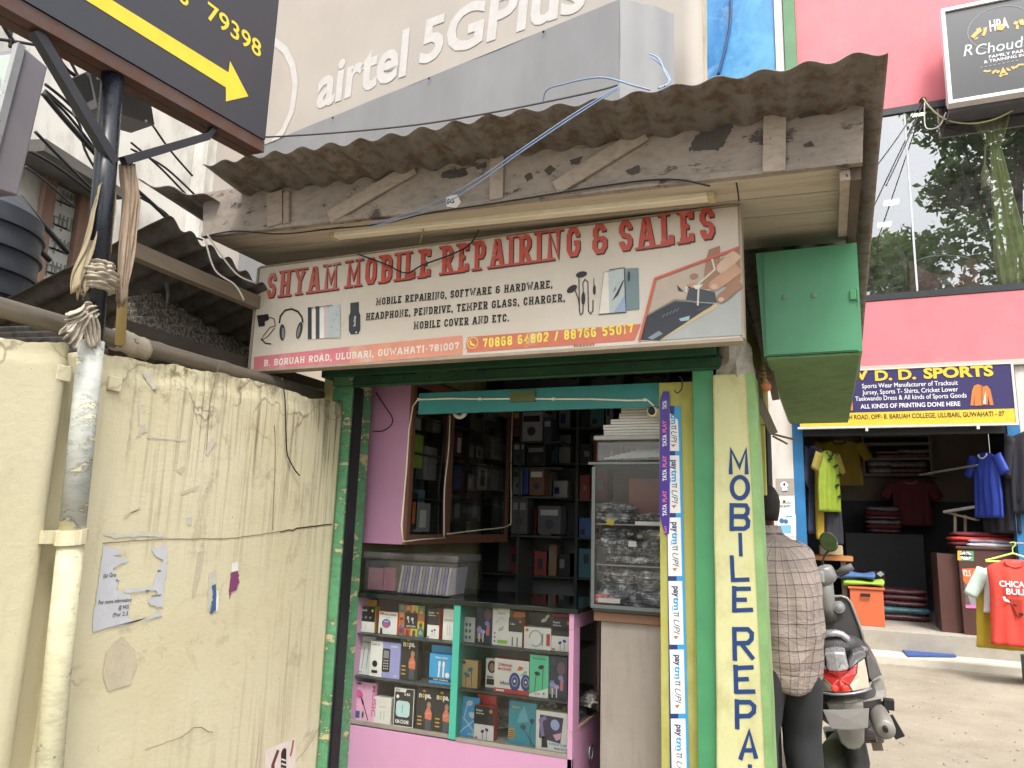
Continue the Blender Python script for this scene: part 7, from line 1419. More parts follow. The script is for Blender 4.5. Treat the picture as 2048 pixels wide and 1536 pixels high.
# wall cabinets on the left
hx0, hx1 = -2.332, -1.985; hz0, hz1 = 1.378, 2.155
hc_ = thing('wall_cabinet', 'hanging wall cabinet with pink end and wood framed glass doors on the left', 'cabinet', (-2.2, 3.36, hz0))
MB().box(hx0, hx1-.02, 3.36, 3.378, hz0, hz1+.1).build('end_panel', PINK, hc_); MB().box(hx0, hx1-.02, 3.379, 4.68, hz0, hz0+.02).build('bottom_panel', SHG, hc_); MB().box(hx0, hx0+.015, 3.379, 4.68, hz0+.021, hz1+.1).build('back_panel', worn('teal_grey_board', '#5a6c78', .6, .6), hc_); MB().box(hx0, hx1-.02, 3.379, 4.68, hz1+.101, hz1+.12).build('top_panel', SHG, hc_)
FW = m_wood('brown_door_frame', '#7a5444', '#8c6450', .75, 2, 3, .5); GLD = glass('cabinet_door_glass', (.93, .95, .96), .9, .01, .01, .03)
for (a_, c_) in ((3.36, 3.80), (3.805, 4.68)):
    b = MB(); f_ = .035
    b.box(hx1-.019, hx1, a_, a_+f_, hz0, hz1+.1); b.box(hx1-.019, hx1, c_-f_, c_, hz0, hz1+.1); b.box(hx1-.019, hx1, a_+f_, c_-f_, hz0, hz0+.05); b.box(hx1-.019, hx1, a_+f_, c_-f_, hz1+.05, hz1+.1); o = b.build('door', FW, hc_)
    MB().poly([(hx1-.01, a_+f_, hz0+.05), (hx1-.01, c_-f_, hz0+.05), (hx1-.01, c_-f_, hz1+.05), (hx1-.01, a_+f_, hz1+.05)]).build('glass', GLD, o)
for z in (1.62, 1.86, 2.06): MB().box(hx0+.016, hx1-.03, 3.38, 4.67, z-.006, z).build('shelf', SHG, hc_)
MB().box(hx0+.016, hx1-.03, 4.10, 4.112, hz0+.021, hz1+.09).build('divider', SHG, hc_)
def boxat(label, x0p, x1p, ytp, ybp, X, m, dep=.05, art=None, group=None, name='product_box'):
    a_, c_ = aX(x0p, ybp, X), aX(x1p, ybp, X); zt_ = aX((x0p+x1p)/2, ytp, X).z; zb2 = (a_.z+c_.z)/2
    o = thing(name, label, 'box', (X, (a_.y+c_.y)/2, zb2), group); MB().box(X-dep, X, min(a_.y, c_.y), max(a_.y, c_.y), zb2, zt_).build('carton', m, o, bev=.002)
    if art: art(o, X, min(a_.y, c_.y), max(a_.y, c_.y), zb2, zt_)
    return o
f1 = lambda x, y: (660+x*680/2048, 740+y*500/1506)
def B1(label, x0, x1, yt, yb, m, **k): p_ = f1(x0, yt); q_ = f1(x1, yb); return boxat(label, p_[0], q_[0], p_[1], q_[1], -2.06, m, **k)
def strip_art(mm):
    def f(o, X, a_, c_, z0, z1): MB().box(X+.001, X+.003, a_+(c_-a_)*.3, a_+(c_-a_)*.7, z0+(z1-z0)*.15, z0+(z1-z0)*.75).build('print', mm, o)
    return f
B1('white box on the top shelf of the first glass door cabinet', 497, 548, 245, 360, ink('#a8a4a0', .85), art=strip_art(GRYL)); B1('pale round tin on the top shelf behind the first glass door', 620, 668, 300, 375, ink('#a8a294', .8))
LIM = worn('lime_green_cover', '#93b83c', .85, .5, 0, .15, 9, '#b8d87a', .3, 20); B1('lime green phone cover hanging in the first glass door cabinet', 480, 555, 385, 590, LIM, dep=.02)
B1('tall white and grey box in the first glass door cabinet beside the lime cover', 560, 640, 462, 662, ink('#8f9296', .85), art=strip_art(CGY)); B1('black box on the lowest shelf of the first glass door cabinet', 474, 520, 740, 960, CBK, art=strip_art(COR)); B1('pale clear packed box on the lowest shelf of the first glass door cabinet', 505, 598, 800, 975, ink('#a0a0a0', .8), dep=.03, art=strip_art(CWH)); B1('blue grey boxes at an angle low in the first glass door cabinet', 520, 570, 720, 800, ink('#5a7a90', .8))
for (lb_, x0, x1, yt, yb, m, mm) in (('grey white box at the top of the second glass door cabinet', 925, 1005, 230, 305, ink('#77797a', .8), CGY), ('dark red box in the upper shelf of the second glass door cabinet', 745, 800, 370, 520, ink('#5a3238', .8), CWH), ('white box in the upper shelf of the second glass door cabinet', 805, 865, 445, 525, ink('#8f8f8c', .85), CGY), ('small framed white box in the upper shelf of the second glass door cabinet', 880, 920, 460, 530, ink('#9a9a94', .85), CBK), ('cream box at the right of the upper shelf of the second glass door cabinet', 968, 1040, 425, 540, ink('#9a968c', .85), CGY), ('deep blue pouch in the middle shelf of the second glass door cabinet', 740, 810, 575, 720, ink('#2a4a78', .8), NVY), ('small white box beside the blue pouch behind the second glass door', 810, 865, 630, 725, ink('#90908e', .85), GRYL), ('white phone box with dark phone picture in the second glass door cabinet', 885, 945, 565, 722, ink('#a4a4a2', .85), CBK), ('pale box at the right of the middle shelf of the second glass door cabinet', 968, 1040, 580, 725, ink('#8c8a84', .85), CGY), ('green brown card leaning low in the second glass door cabinet', 720, 800, 750, 915, ink('#4a5240', .8), CGY), ('dark patterned card leaning low in the second glass door cabinet', 830, 900, 750, 915, ink('#5a4a4a', .8), CGY)):
    B1(lb_, x0, x1, yt, yb, m, art=strip_art(mm))
# back wall shelves with cartons
bs = thing('back_shelves', 'dark shelving crammed with small cartons on the back wall of the phone shop', 'shelves', (-1.2, 5.0, .1)); BY = 5.0
for z in (.55, .85, 1.15, 1.42, 1.68, 1.93, 2.18, 2.42): MB().box(-2.33, -.62, BY, BY+.28, z-.012, z).build('board', SHG, bs)
for x in (-2.33, -1.62, -1.30, -.98): MB().box(x, x+.02, BY+.002, BY+.28, .1, 2.6).build('upright', SHG, bs)
random.seed(21); cols = [('dull white', ink('#b8b8b6', .85)), ('blue', ink('#4a6aaa', .85)), ('brown', ink('#9a7a60', .85)), ('black', CBK), ('grey', ink('#8a8c90', .85)), ('red', ink('#9a4444', .85)), ('dark teal', ink('#4a7a88', .85))]
for zi, z in enumerate((1.15, 1.42, 1.68, 1.93, 2.18)):
    x = -2.1
    while x < -.95:
        w = random.uniform(.05, .11); h = random.uniform(.12, .22)
        if any(x-.004 < e < x+w+.024 for e in (-1.62, -1.30, -.98)): x = [e for e in (-1.62, -1.30, -.98) if x-.004 < e < x+w+.024][0]+.026; continue
        q = random.choice(cols); u0_, v0_ = random.uniform(.08, .4), random.uniform(.1, .5); o = thing('product_box', q[0]+' carton on the dark back shelves of the phone shop', 'box', (x+w/2, BY+.02, z), q[0]+' cartons on the back shelves')
        MB().box(x, x+w, BY+.02, BY+.16, z+.001, z+h).build('carton', q[1], o, bev=.002); MB().box(x+w*u0_, x+w*(u0_+random.uniform(.3, .5)), BY+.016, BY+.0195, z+h*v0_, z+h*(v0_+random.uniform(.15, .45))).build('print', random.choice([CGY, CBK, CGY, NVY, GRYD]), o); x += w+random.uniform(.004, .03)
# side shelf stacks in front of the back wall, just past the glass doors
f1b = lambda x, y, Y: aY(*f1(x, y), Y)
for (lb_, x0, x1, yt, yb, m, mm) in (('red and dark box at the top of the inner stack past the glass doors', 1100, 1145, 235, 400, ink('#6a3a34', .85), CKR), ('white box with two dark discs in the top row of the inner stack', 1148, 1280, 250, 430, ink('#a4a4ac', .9), CBK), ('dark blue pack at the right of the top row of the inner stack', 1285, 1335, 285, 450, ink('#3f4a60', .8), GRYL), ('shiny dark pack in the second row of the inner stack', 1100, 1175, 430, 575, ink('#4a5058', .8), GRYL), ('black pack at the right of the second row of the inner stack', 1180, 1300, 450, 580, CBK, CGY), ('grey box in the third row of the inner stack', 1098, 1160, 590, 750, ink('#6a707a', .8), CBK), ('deep blue box in the third row of the inner stack', 1162, 1195, 590, 750, ink('#2f4390', .85), NVY), ('brown and white box in the third row of the inner stack', 1198, 1290, 590, 755, ink('#7a5a48', .85), CWH), ('pale leaning card in the bottom row of the inner stack', 1090, 1190, 770, 985, ink('#5a5658', .8), CGY), ('white label box deep on the right of the bottom row of the inner stack', 1250, 1390, 820, 985, ink('#57575a', .8), GRYL)):
    a_, c_ = f1b(x0, yb, 4.72), f1b(x1, yt, 4.72); o = thing('product_box', lb_, 'box', ((a_.x+c_.x)/2, 4.72, a_.z)); MB().box(min(a_.x, c_.x), max(a_.x, c_.x), 4.72, 4.84, a_.z, c_.z).build('carton', m, o, bev=.003); w_ = c_.x-a_.x; h_ = c_.z-a_.z; MB().box(a_.x+w_*.12, a_.x+w_*.88, 4.716, 4.7195, a_.z+h_*.66, a_.z+h_*.86).build('print', mm, o); MB().lathe([(w_*.2, 0), (w_*.18, .002)], (a_.x+w_*.5, 4.7195, a_.z+h_*.34), (0, -1, 0), 14).build('picture', GRYD, o)
st_ = thing('inner_shelf', 'dark shelf unit carrying the inner stack past the glass doors', 'shelves', (-1.75, 4.75, .1))
for y in (432, 585, 758, 990):
    a_ = f1b(1095, y, 4.72); c_ = f1b(1395, y, 4.72); MB().box(a_.x, c_.x, 4.71, 4.98, a_.z-.014, a_.z-.002).build('board', SHG, st_)
MB().box(-1.93, -1.915, 4.71, 4.98, .1, 2.4).build('upright', SHG, st_)
bk_ = thing('inner_counter', 'dark low counter in the shadowed middle of the phone shop', 'counter', (-1.6, 4.2, .1)); MB().box(-2.0, -1.05, 4.25, 4.65, .1, 1.02).build('body', SHG, bk_); MB().box(-2.02, -1.03, 4.23, 4.67, 1.021, 1.05).build('top', TOPG, bk_)
# plastic box on the counter
bz = CZT+.023; b0, b1 = -2.225, -1.69
PLB = glass('lilac_clear_plastic', (.80, .80, .88), .7, .2, .05, .22)
pb_ = thing('plastic_box', 'lilac clear plastic box with white lid on the left of the counter', 'box', ((b0+b1)/2, 3.42, bz)); MB().box(b0, b1, 3.36, 3.62, bz, bz+.165).build('body', PLB, pb_, bev=.012); MB().box(b0-.008, b1+.008, 3.35, 3.63, bz+.166, bz+.20).build('lid', glass('lilac_lid', (.70, .70, .82), .7, .25, .05, .45), pb_, bev=.008)
b = MB(); b.box(b0+.02, b0+.11, 3.375, 3.39, bz+.012, bz+.12); b.box(b0+.113, b0+.18, 3.375, 3.39, bz+.012, bz+.125); b.build('pink_cards', ink('#dc9aa4', .88), pb_)
for k in range(16):
    x = b0+.20+.018*k; MB().hexa([(x, 3.375, bz+.006), (x+.012, 3.375, bz+.006), (x+.012, 3.56, bz+.006), (x, 3.56, bz+.006)], [(x+.018, 3.375, bz+.14), (x+.03, 3.375, bz+.14), (x+.03, 3.56, bz+.14), (x+.018, 3.56, bz+.14)]).build('glass_pack', (CWH, GRYL, CLV)[k % 3], pb_)
# cameras, cables, stickers at the opening
cw = aY(920, 822, 3.36); cmr = thing('dome_camera', 'white round ceiling camera under the teal header panel', 'camera', cw); b = MB(); b.tube([cw+V3((.030*cos(a), 0, .030*sin(a))) for a in [2*pi*k/24 for k in range(25)]], .0125, 10); b.build('ring', WHITEP, cmr, smooth=True); MB().lathe([(.024, 0), (.020, .012), (.010, .02), (.001, .022)], cw+V3((0, .004, 0)), (0, -1, 0), 16).build('lens_dome', BLACKP, cmr, smooth=True); MB().box(cw.x-.022, cw.x+.022, 3.35, 3.37, cw.z+.024, 2.10).build('mount', WHITEP, cmr)
cb = aY(1303, 822, 3.22); bc = thing('bullet_camera', 'cream tubular security camera at the upper right of the shop opening', 'camera', cb); b = MB(); b.lathe([(.020, .0), (.026, .004), (.027, .05), (.024, .09), (.012, .1)], cb, (.35, .9, .25), 18); b.build('hood', CREAMP, bc, smooth=True); MB().lathe([(.019, -.001), (.014, .003), (.001, .004)], cb+V3((0, -.002, 0)), (-.35, -.9, -.25), 16).build('lens', BLACKP, bc); MB().tube([cb+V3((.02, .05, .02)), cb+V3((.03, .05, .06))], .010, 8).build('mount', CREAMP, bc)
cp = [aX(x, y, hx1+.006) for x, y in ((890, 1076), (850, 1078), (806, 1083), (803, 1050), (812, 950), (818, 860), (826, 812))] + [aY(x, y, 3.195) for x, y in ((836, 799), (900, 797), (960, 798), (1040, 797), (1110, 798), (1180, 798), (1260, 801), (1295, 800), (1308, 812))]
wcb = thing('white_cable', 'white cable clipped along the glass door cabinet and the teal header panel', 'cable', cp[0]); MB().tube(cp, .0042, 6).build('cable', CREAMP, wcb, smooth=True)
for x, y in ((838, 799), (960, 798), (1107, 798), (1290, 800)): c_ = aY(x, y, 3.19); MB().box(c_.x-.007, c_.x+.007, c_.y-.006, c_.y+.004, c_.z-.006, c_.z+.006).build('clip', WHITEP, wcb)
for (pts, lb_) in (([(888, 1074), (889, 980), (897, 900), (900, 830)], 'white cable running up between the two glass cabinet doors'), ([(894, 1068), (960, 1060), (1015, 1052), (1022, 1030), (1022, 930), (1025, 820)], 'white cable along the far edge of the second glass cabinet door')):
    cable('white_cable', [aX(x, y, hx1+.007) for x, y in pts], .0042, CREAMP, lb_)
pcs = [([(752, 785), (768, 810), (784, 835), (782, 850), (765, 862), (745, 862)], 'dark wire curling down the top of the pink cabinet end'), ([(716, 785), (728, 800), (726, 815)], 'short dark wire at the upper left corner of the pink cabinet end'), ([(716, 875), (728, 888), (716, 915)], 'short dark wire on the left edge of the pink cabinet end'), ([(712, 1000), (706, 1030), (717, 1062)], 'dark wire hanging low on the left edge of the pink cabinet end')]
for pts, lb_ in pcs: cable('dark_wire', [aY(x, y, 3.352) for x, y in pts], .0025, BLACKP, lb_, 'wire')
# payment and TV strips on the inner jamb
A = Art((-.6, KY+.072, 0), (1, 0, 0), (0, 0, 1), .001, .0006)
f3_, f4_ = c3, c4
PAYB = ink('#2a3a78', .88); PAYL = ink('#3ea2dc', .9); PWH = ink('#efeff2', .92, .35)
def strip_px(y):  # left and right edges of the payment strip at photo row y
    t = (y-800)/(1536-800); return 1338+t*(1341-1338)+ (0 if y < 1100 else (y-1100)*.004), 1362+t*14
ys = [800, 830, 907, 1031, 1156, 1295, 1434, 1560]
rows = [830]+[907, 1031, 1157, 1295, 1434, 1580]
def SP(x, y): return A.px(x, y)
xL = lambda y: 1331+max(0, (y-1050))*.018; xR = lambda y: 1361+(y-800)*.0235
A.poly([SP(xL(806), 812), SP(xR(806), 812), SP(xR(1620), 1620), SP(xL(1620), 1620)], PAYB, 0); A.poly([SP(xL(806)+18, 812), SP(xR(806), 812), SP(xR(1620), 1620), SP(xL(1620)+18, 1620)], PAYL, 1)
cells = [(800, 905), (908, 1029), (1032, 1155), (1159, 1292), (1296, 1430), (1434, 1580)]
for (ya, yb) in cells:
    a0, a1, b0_, b1_ = SP(xL(ya)+4, ya+3), SP(xR(ya)-5, ya+3), SP(xR(yb)-5, yb-3), SP(xL(yb)+4, yb-3)
    if ya < 810: a0, a1 = SP(xL(ya)+4, 822), SP(xR(ya)-5, 840)
    A.poly([b1_, b0_, a1, a0], PWH, 2)
    hgt = yb-ya; xc = (xL(ya)+xR(ya))/2+1
    def vt(t, y0_, y1_, hpx, m, L=3, bold=.02, sh=0):
        a_ = SP(xc-hpx*.40, y0_); e_ = SP(xc-hpx*.40+.5, y1_); ln = sqrt((a_[0]-e_[0])**2+(a_[1]-e_[1])**2); hp = abs(SP(xc+hpx*.5, y0_)[0]-SP(xc-hpx*.5, y0_)[0])
        A.text(t, a_[0], a_[1], hp, m, L, bold, sh, width=ln, rot=-pi/2+.02)
    if ya > 810: vt('pay', ya+hgt*.10, ya+hgt*.26, 12, ink('#1f2f62', .85), 3, .03)
    vt('tm', ya+hgt*.265, ya+hgt*.46, 12, PAYL, 3, .03)
    a_ = SP(xc-6, ya+hgt*.40); A.rect(a_[0]-.003, SP(xc, ya+hgt*.47)[1], a_[0], SP(xc, ya+hgt*.40)[1], PAYL, 3)
    # small "se" sign drawn as strokes, then UPI and its arrow
    c_ = SP(xc, ya+hgt*.52); s_ = .010
    A.stroke([(c_[0]+s_, c_[1]+s_), (c_[0]+s_, c_[1]-s_)], .003, GRYD, 3); A.stroke([(c_[0]+s_, c_[1]+s_*.3), (c_[0]-s_*.3, c_[1]+s_*.5), (c_[0]-s_, c_[1]+s_*.1)], .003, GRYD, 3.5); A.stroke([(c_[0]+s_, c_[1]-s_*.6), (c_[0]-s_*.9, c_[1]-s_*.6)], .003, GRYD, 4)
    vt('UPI', ya+hgt*.60, ya+hgt*.82, 12, ink('#4a4a50', .8), 3, -.004, .3); y_ = ya+hgt*.85
    A.poly([SP(xc-5, y_), SP(xc+5, y_-1), SP(xc, y_+hgt*.05)], ink('#c87a3a', .85), 3)
tag(A.mb.build('payment_strip', A.mats), 'long white and blue payment sticker strip running down the yellow inner jamb', 'sticker')
A = Art((-.6, KY+.069, 0), (1, 0, 0), (0, 0, 1), .001, .0006); VIO = ink('#4a2f9a', .88, .35)
A.poly([SP(1320, 800), SP(1319, 1030), SP(1330, 1070), SP(1338, 1068), SP(1340, 1030), SP(1340, 800), SP(1338, 783), SP(1326, 783)], VIO, 0); A.stroke([SP(1338.5, 800), SP(1339, 1040)], .0012, CGY, 1)
for y1_, y0_ in ((818, 782), (893, 841), (962, 911), (1032, 981)):
    hp = abs(SP(1335, y1_)[0]-SP(1327, y1_)[0])
    ln = abs(SP(1334, y1_)[1]-SP(1334, y0_)[1]); a_ = SP(1333.5, y1_)
    A.text('TATA', a_[0], a_[1], hp, PWH, 1, .03, width=ln*.46, rot=pi/2)
    if y1_ > 820: A.text('PLAY', a_[0], a_[1]+ln*.54, hp, ink('#e87aa8', .9), 1, .03, width=ln*.46, rot=pi/2)
A.text('PLAY', SP(1333.5, 1072)[0], SP(1333.5, 1072)[1]+.012, .009, ink('#e87aa8', .9), 1, .03, rot=pi/2, width=.03)
tag(A.mb.build('tv_strip', A.mats), 'narrow purple TV sticker strip at the top of the yellow inner jamb', 'sticker')
hk = [aY(x, y, KY+.02) for x, y in ((1358, 752), (1364, 760), (1363, 778), (1354, 786), (1349, 780))]; cable('wire_hook', hk, .0025, DARKM, 'bent dark wire hook above the purple sticker strip', 'hook')
# ================================================================== JUNK BESIDE THE PILLAR
b = MB(); b.box(-.222, -.222, 0, 0, 0, 0); b = MB(); a_, c_ = aY(1511, 990, 3.55), aY(1529, 850, 3.55); b.box(a_.x, c_.x, 3.55, 3.58, a_.z, c_.z); sp_ = tag(b.build('yellow_plank', YG, bev=.003), 'short yellow painted plank hanging upright behind the pillar', 'plank')
b = MB(); a_ = aY(1536, 1010, 4.3); c_ = aY(1534, 850, 4.3); b.tube([(a_.x, 4.3, .0), (a_.x, 4.3, c_.z)], .028, 10); tag(b.build('dark_gap_upright', BLACKP), 'black upright standing in for the dark gap between the pillar and the white shop pillar', 'post')  # black tube added in place of the shaded gap beside the pillar
WJ = m_wood('grey_scrap_wood', '#776a5e', '#8c7f72', .7, 2)
for k, (p_, q_, w, lb_) in enumerate((((1518, 800), (1548, 868), .035, 'grey broken plank slanting under the green storage box'), ((1536, 725), (1552, 800), .03, 'short dark bracket plank under the left edge of the green storage box'), ((1508, 740), (1522, 830), .04, 'stained plank stub behind the top of the pillar'))):
    b = MB(); b.beam(aY(*p_, 3.30+.05*k), aY(*q_, 3.32+.05*k), w, .02, (0, 1, 0)); tag(b.build('broken_plank', WJ, bev=.002), lb_, 'plank')
for k, (p_, q_) in enumerate((((1545, 868), (1592, 880)), ((1545, 872), (1575, 888)))):
    tag(MB().tube([aY(*p_, 3.4), aY(*q_, 3.4)], .005, 6).build('stick', WJ), ('upper' if k == 0 else 'lower')+' thin stick poking out beside the pillar below the green box', 'stick')
c_ = aY(1532, 773, 3.22); bl = thing('orange_bulb', 'small orange ball tied with wires under the green storage box', 'bulb', c_); b = MB(); b.lathe([(.001, -.022), (.014, -.018), (.021, -.006), (.021, .006), (.014, .018), (.001, .022)], c_, (0, 0, 1), 14); b.build('ball', ink('#c8764a', .85, .5), bl, smooth=True)
b = MB(); random.seed(5)
pts = [c_+V3((.03*cos(k*1.3), .02*sin(k*2.1), .03+.010*k*.6)) for k in range(9)]; b.tube(pts, .003, 5); b.build('wire_tangle', ink('#7a4a3a', .8), bl)
# ================================================================== SCOOTER
S0 = V3((.135, 4.18, 0)); scr = thing('scooter', 'grey and black scooter parked on its stand beside the man, seen from behind', 'scooter', S0)
BKP = worn('dusty_black_panel', '#4c4a4c', .85, .35, 0, .12, 4, '#77706a', .25, 9, .05); GYP = worn('scooter_grey_paint', '#8a8886', .85, .3, .2, .1, 4, '#948c82', .3, 9, .04); RUB = worn('tyre_rubber', '#3c3b3a', .8, .85, 0, .2, 10, '#8a8276', .4, 14, .3); SVR = worn('scooter_silver', '#a9aaac', .85, .3, .5, .08, 5); DST = worn('dusty_grey_plastic', '#8a8780', .85, .6, 0, .15, 6, '#a09888', .45, 10)
t_ = NT('red_lens'); RL = t_.fin(rgba('#b8201c', .95), .12, 0, .8); t_.b.inputs['Coat Weight'].default_value = .6; t_ = NT('clear_lens'); CLN = t_.fin(rgba('#cfc4b0', .9), .12, .2, .8)
LEAN = R_(8.5); RL3 = Matrix.Rotation(LEAN, 3, 'Y')
def L3(p): return S0 + V3(p)
def K(x, y, yl): return RL3 @ (aY(1590+x/3.225, 1060+y/3.225, S0.y+yl) - S0)      # own frame, upright
def Kf(x, y, yf):
    q = K(x, y, 0)
    for _ in range(3): q = K(x, y, yf(q.x))
    return q
def outline(pts, yf, mirror):
    P_ = [Kf(x, y, yf) for x, y in pts]
    if mirror:
        P_[0].x = 0; P_[-1].x = 0
        P_ = P_ + [V3((-q.x, q.y, q.z)) for q in reversed(P_[1:-1])]
    return P_
def plate(nm, pts, yf, dep, m, mirror=True, par=None, bev=.005, shrink=1.0, twin=False):
    for s_ in ((1, -1) if twin else (1,)):
        P_ = outline(pts, yf, mirror); P_ = [V3((q.x*s_, q.y, q.z)) for q in P_]; c = sum(P_, V3((0, 0, 0)))/len(P_)
        bk = [V3((c.x+(q.x-c.x)*shrink, q.y+dep, c.z+(q.z-c.z)*shrink)) for q in P_]; n_ = len(P_)
        b = MB(); b.add([L3(q) for q in P_]+[L3(q) for q in bk]+[L3(c+V3((0, -.004, 0)))], [(i, (i+1) % n_, 2*n_) for i in range(n_)]+[tuple(range(2*n_-1, n_-1, -1))]+[(i, n_+i, n_+(i+1) % n_, (i+1) % n_) for i in range(n_)])
        o = b.build(nm, m, par or scr, bev=bev, seg=3)
    return o
def ring(y, hw, z0, z1, n=20, pw=.75, cx=0):
    out = []
    for k in range(n):
        a = 2*pi*k/n; c, s = cos(a), sin(a); out.append(L3((cx+hw*abs(c)**pw*(1 if c > 0 else -1), y, (z0+z1)/2+(z1-z0)/2*abs(s)**pw*(1 if s > 0 else -1))))
    return out
wrapy = lambda x: .17*(abs(x)/.17)**2.4
wy2 = lambda x: .012+.17*(abs(x)/.17)**2.4
tl_ = plate('tail_lamp', [(300, 1050), (372, 1041), (347, 1002), (396, 926), (401, 864), (345, 911), (296, 920)], wrapy, .05, RL, bev=.004)
plate('turn_lens', [(374, 1041), (480, 1021), (470, 940), (449, 832), (405, 862), (400, 926), (351, 1002)], wrapy, .05, CLN, False, tl_, .004, 1.0, True)
b = MB()
for x, y in ((257, 1022), (325, 1022)):
    q = K(x, y, -.006); b.lathe([(.017, 0), (.014, .004), (.002, .006)], L3(q), (0, -1, 0), 14)
b.build('bulb_reflector', ink('#e85048', .95, .12), tl_)
tr = [Kf(x, y, lambda x_: wrapy(x_)-.012) for x, y in ((300, 1060), (380, 1053), (440, 1040), (486, 1022))]; tr[0].x = 0; tr = [V3((-q.x, q.y, q.z)) for q in reversed(tr[1:])]+tr
MB().tube([L3(q) for q in tr], .010, 8, sq=(1, .6)).build('lamp_trim', SVR, scr, smooth=True)
plate('rear_cowl', [(288, 919), (344, 908), (348, 880), (332, 838), (326, 788), (280, 786)], wy2, .22, worn('silver_cowl', '#b4b4b6', .85, .28, .4, .06, 5), bev=.012)
plate('cowl_vent', [(286, 884), (292, 862), (298, 838), (296, 850), (290, 886), (284, 890)], lambda x: -.002, .01, BLACKP, False)
plate('cowl_shoulder', [(347, 908), (400, 862), (456, 822), (462, 800), (440, 778), (400, 785), (372, 800), (350, 850)], wy2, .25, worn('dark_silver_panel', '#77767a', .85, .28, .3, .08, 5), False, None, .012, 1.0, True)
plate('side_panel', [(458, 818), (482, 808), (512, 845), (535, 885), (566, 946), (492, 976), (478, 950)], lambda x: .03+.2*(abs(x)/.17)**2.4, .55, BKP, False, None, .02, 1.0, True)
plate('rear_skirt', [(318, 1068), (440, 1054), (488, 1024), (494, 980), (566, 949), (588, 1032), (588, 1086), (450, 1112), (334, 1122)], lambda x: .015+.2*(abs(x)/.19)**2.4, .45, DST, bev=.012)
b = MB(); b.loft([ring(.10, .10, .62, .84), ring(.25, .17, .56, .83), ring(.50, .18, .48, .80), ring(.72, .14, .40, .76), ring(.80, .10, .38, .72)]); b.build('rear_body', BKP, scr, smooth=True)
b = MB(); b.loft([ring(.20, .115, .86, .975, 20, .6), ring(.26, .13, .86, .985, 20, .6), ring(.40, .14, .83, .95), ring(.66, .15, .82, .93), ring(.95, .10, .78, .89)]); b.build('seat', worn('black_seat_vinyl', '#38373a', .8, .5, 0, .1, 8), scr, smooth=True)
A = Art(L3(K(232, 768, .185)), (1, 0, 0), (0, 0, 1), .006, .002)
for k in range(7): A.stroke([(.006+.012*k, .004), (.009+.012*k, .016+.006*(k % 2)), (.013+.012*k, .006)], .003, CGY, 0)
A.mb.build('seat_marks', A.mats, scr)
gr = [K(x, y, yl) for x, y, yl in ((262, 664, .20), (300, 672, .205), (335, 700, .21), (362, 734, .225), (395, 762, .25), (430, 770, .29), (456, 768, .35))]; gr = [V3((-q.x, q.y, q.z)) for q in reversed(gr)]+gr
MB().tube([L3(q) for q in gr], [.014]+[.019]*(len(gr)-2)+[.014], 12, sq=(.8, 1)).build('grab_rail', SVR, scr, smooth=True)
plate('number_plate', [(345, 1290), (470, 1276), (478, 1150), (340, 1160)], lambda x: -.03, .006, ink('#9a9694', .8, .7), bev=.002)
plate('rear_mudguard', [(376, 1420), (418, 1412), (448, 1372), (450, 1290), (440, 1110), (350, 1110)], lambda x: .03+2.0*x*x, .05, worn('dusty_mudguard', '#8a877f', .8, .6, 0, .15, 5, '#b0a488', .45, 7), bev=.01)
def wheel(yc):
    b = MB(); R0 = .205; prof = []
    for k in range(13): a = 2*pi*k/12; prof.append((R0+.048*sin(a), .050*cos(a)))
    b.lathe(prof, L3((0, yc, .25)), (1, 0, 0), 40); o = b.build('wheel', RUB, scr, smooth=True)
    b = MB(); b.lathe([(.02, -.05), (.03, -.03), (.165, -.02), (.17, .02), (.03, .03), (.02, .05)], L3((0, yc, .25)), (1, 0, 0), 32); b.build('rim', SVR, o, smooth=True); return o
wheel(.32); wheel(1.52)
b = MB(); b.loft([ring(.22, .07, .18, .34, cx=-.13), ring(.5, .09, .18, .42, cx=-.10), ring(.8, .08, .22, .40, cx=-.06)]); b.build('engine_case', DST, scr, smooth=True)
ex_s = worn('scorched_exhaust', '#9a9690', .75, .4, .3, .15, 6, '#7a6a58', .4); e0, e1, e2 = K(582, 1285, .0), K(535, 1190, .22), K(500, 1110, .5)
b = MB(); b.tube([L3(e0+V3((0, -.012, 0))), L3(e0), L3(e0.lerp(e1, .4)), L3(e1), L3(e2), L3(e2+V3((-.04, .12, -.08)))], [.036, .046, .050, .048, .042, .02], 18); exo = b.build('exhaust', ex_s, scr, smooth=True); MB().tube([L3(e0+V3((.0, -.045, .005))), L3(e0+V3((0, .0, .01)))], .012, 10).build('tail_pipe', DARKM, exo)
for (x, y, w, h, yl, tl) in ((604, 1122, .05, .05, .28, .2), (640, 1270, .04, .10, .35, -.35)):
    c = L3(K(x, y, yl)); b = MB(); b.beam(c+V3((tl*h*.5, 0, h/2)), c-V3((tl*h*.5, 0, h/2)), .05, w, (0, 1, 0)); b.build('foot_peg', BLACKP, scr, bev=.004)
b = MB(); b.beam(L3(K(440, 1100, .3)), L3(K(590, 1150, .3)), .03, .03, (0, 1, 0)); b.beam(L3(K(590, 1180, .32)), L3(K(560, 1110, .34)), .03, .04, (0, 1, 0)); b.build('peg_bracket', BLACKP, scr)
k0, k1, k2 = L3(K(450, 1352, .32)), L3(K(520, 1345, .32)), L3(K(530, 1392, .30)); b = MB(); b.tube([k0, k1, k2], .010, 8); b.beam(k2+V3((-.025, 0, 0)), k2+V3((.025, 0, 0)), .05, .035, (0, 0, 1)); b.build('kick_lever', worn('rusty_lever', '#7a6a5c', .75, .6, .3), scr)
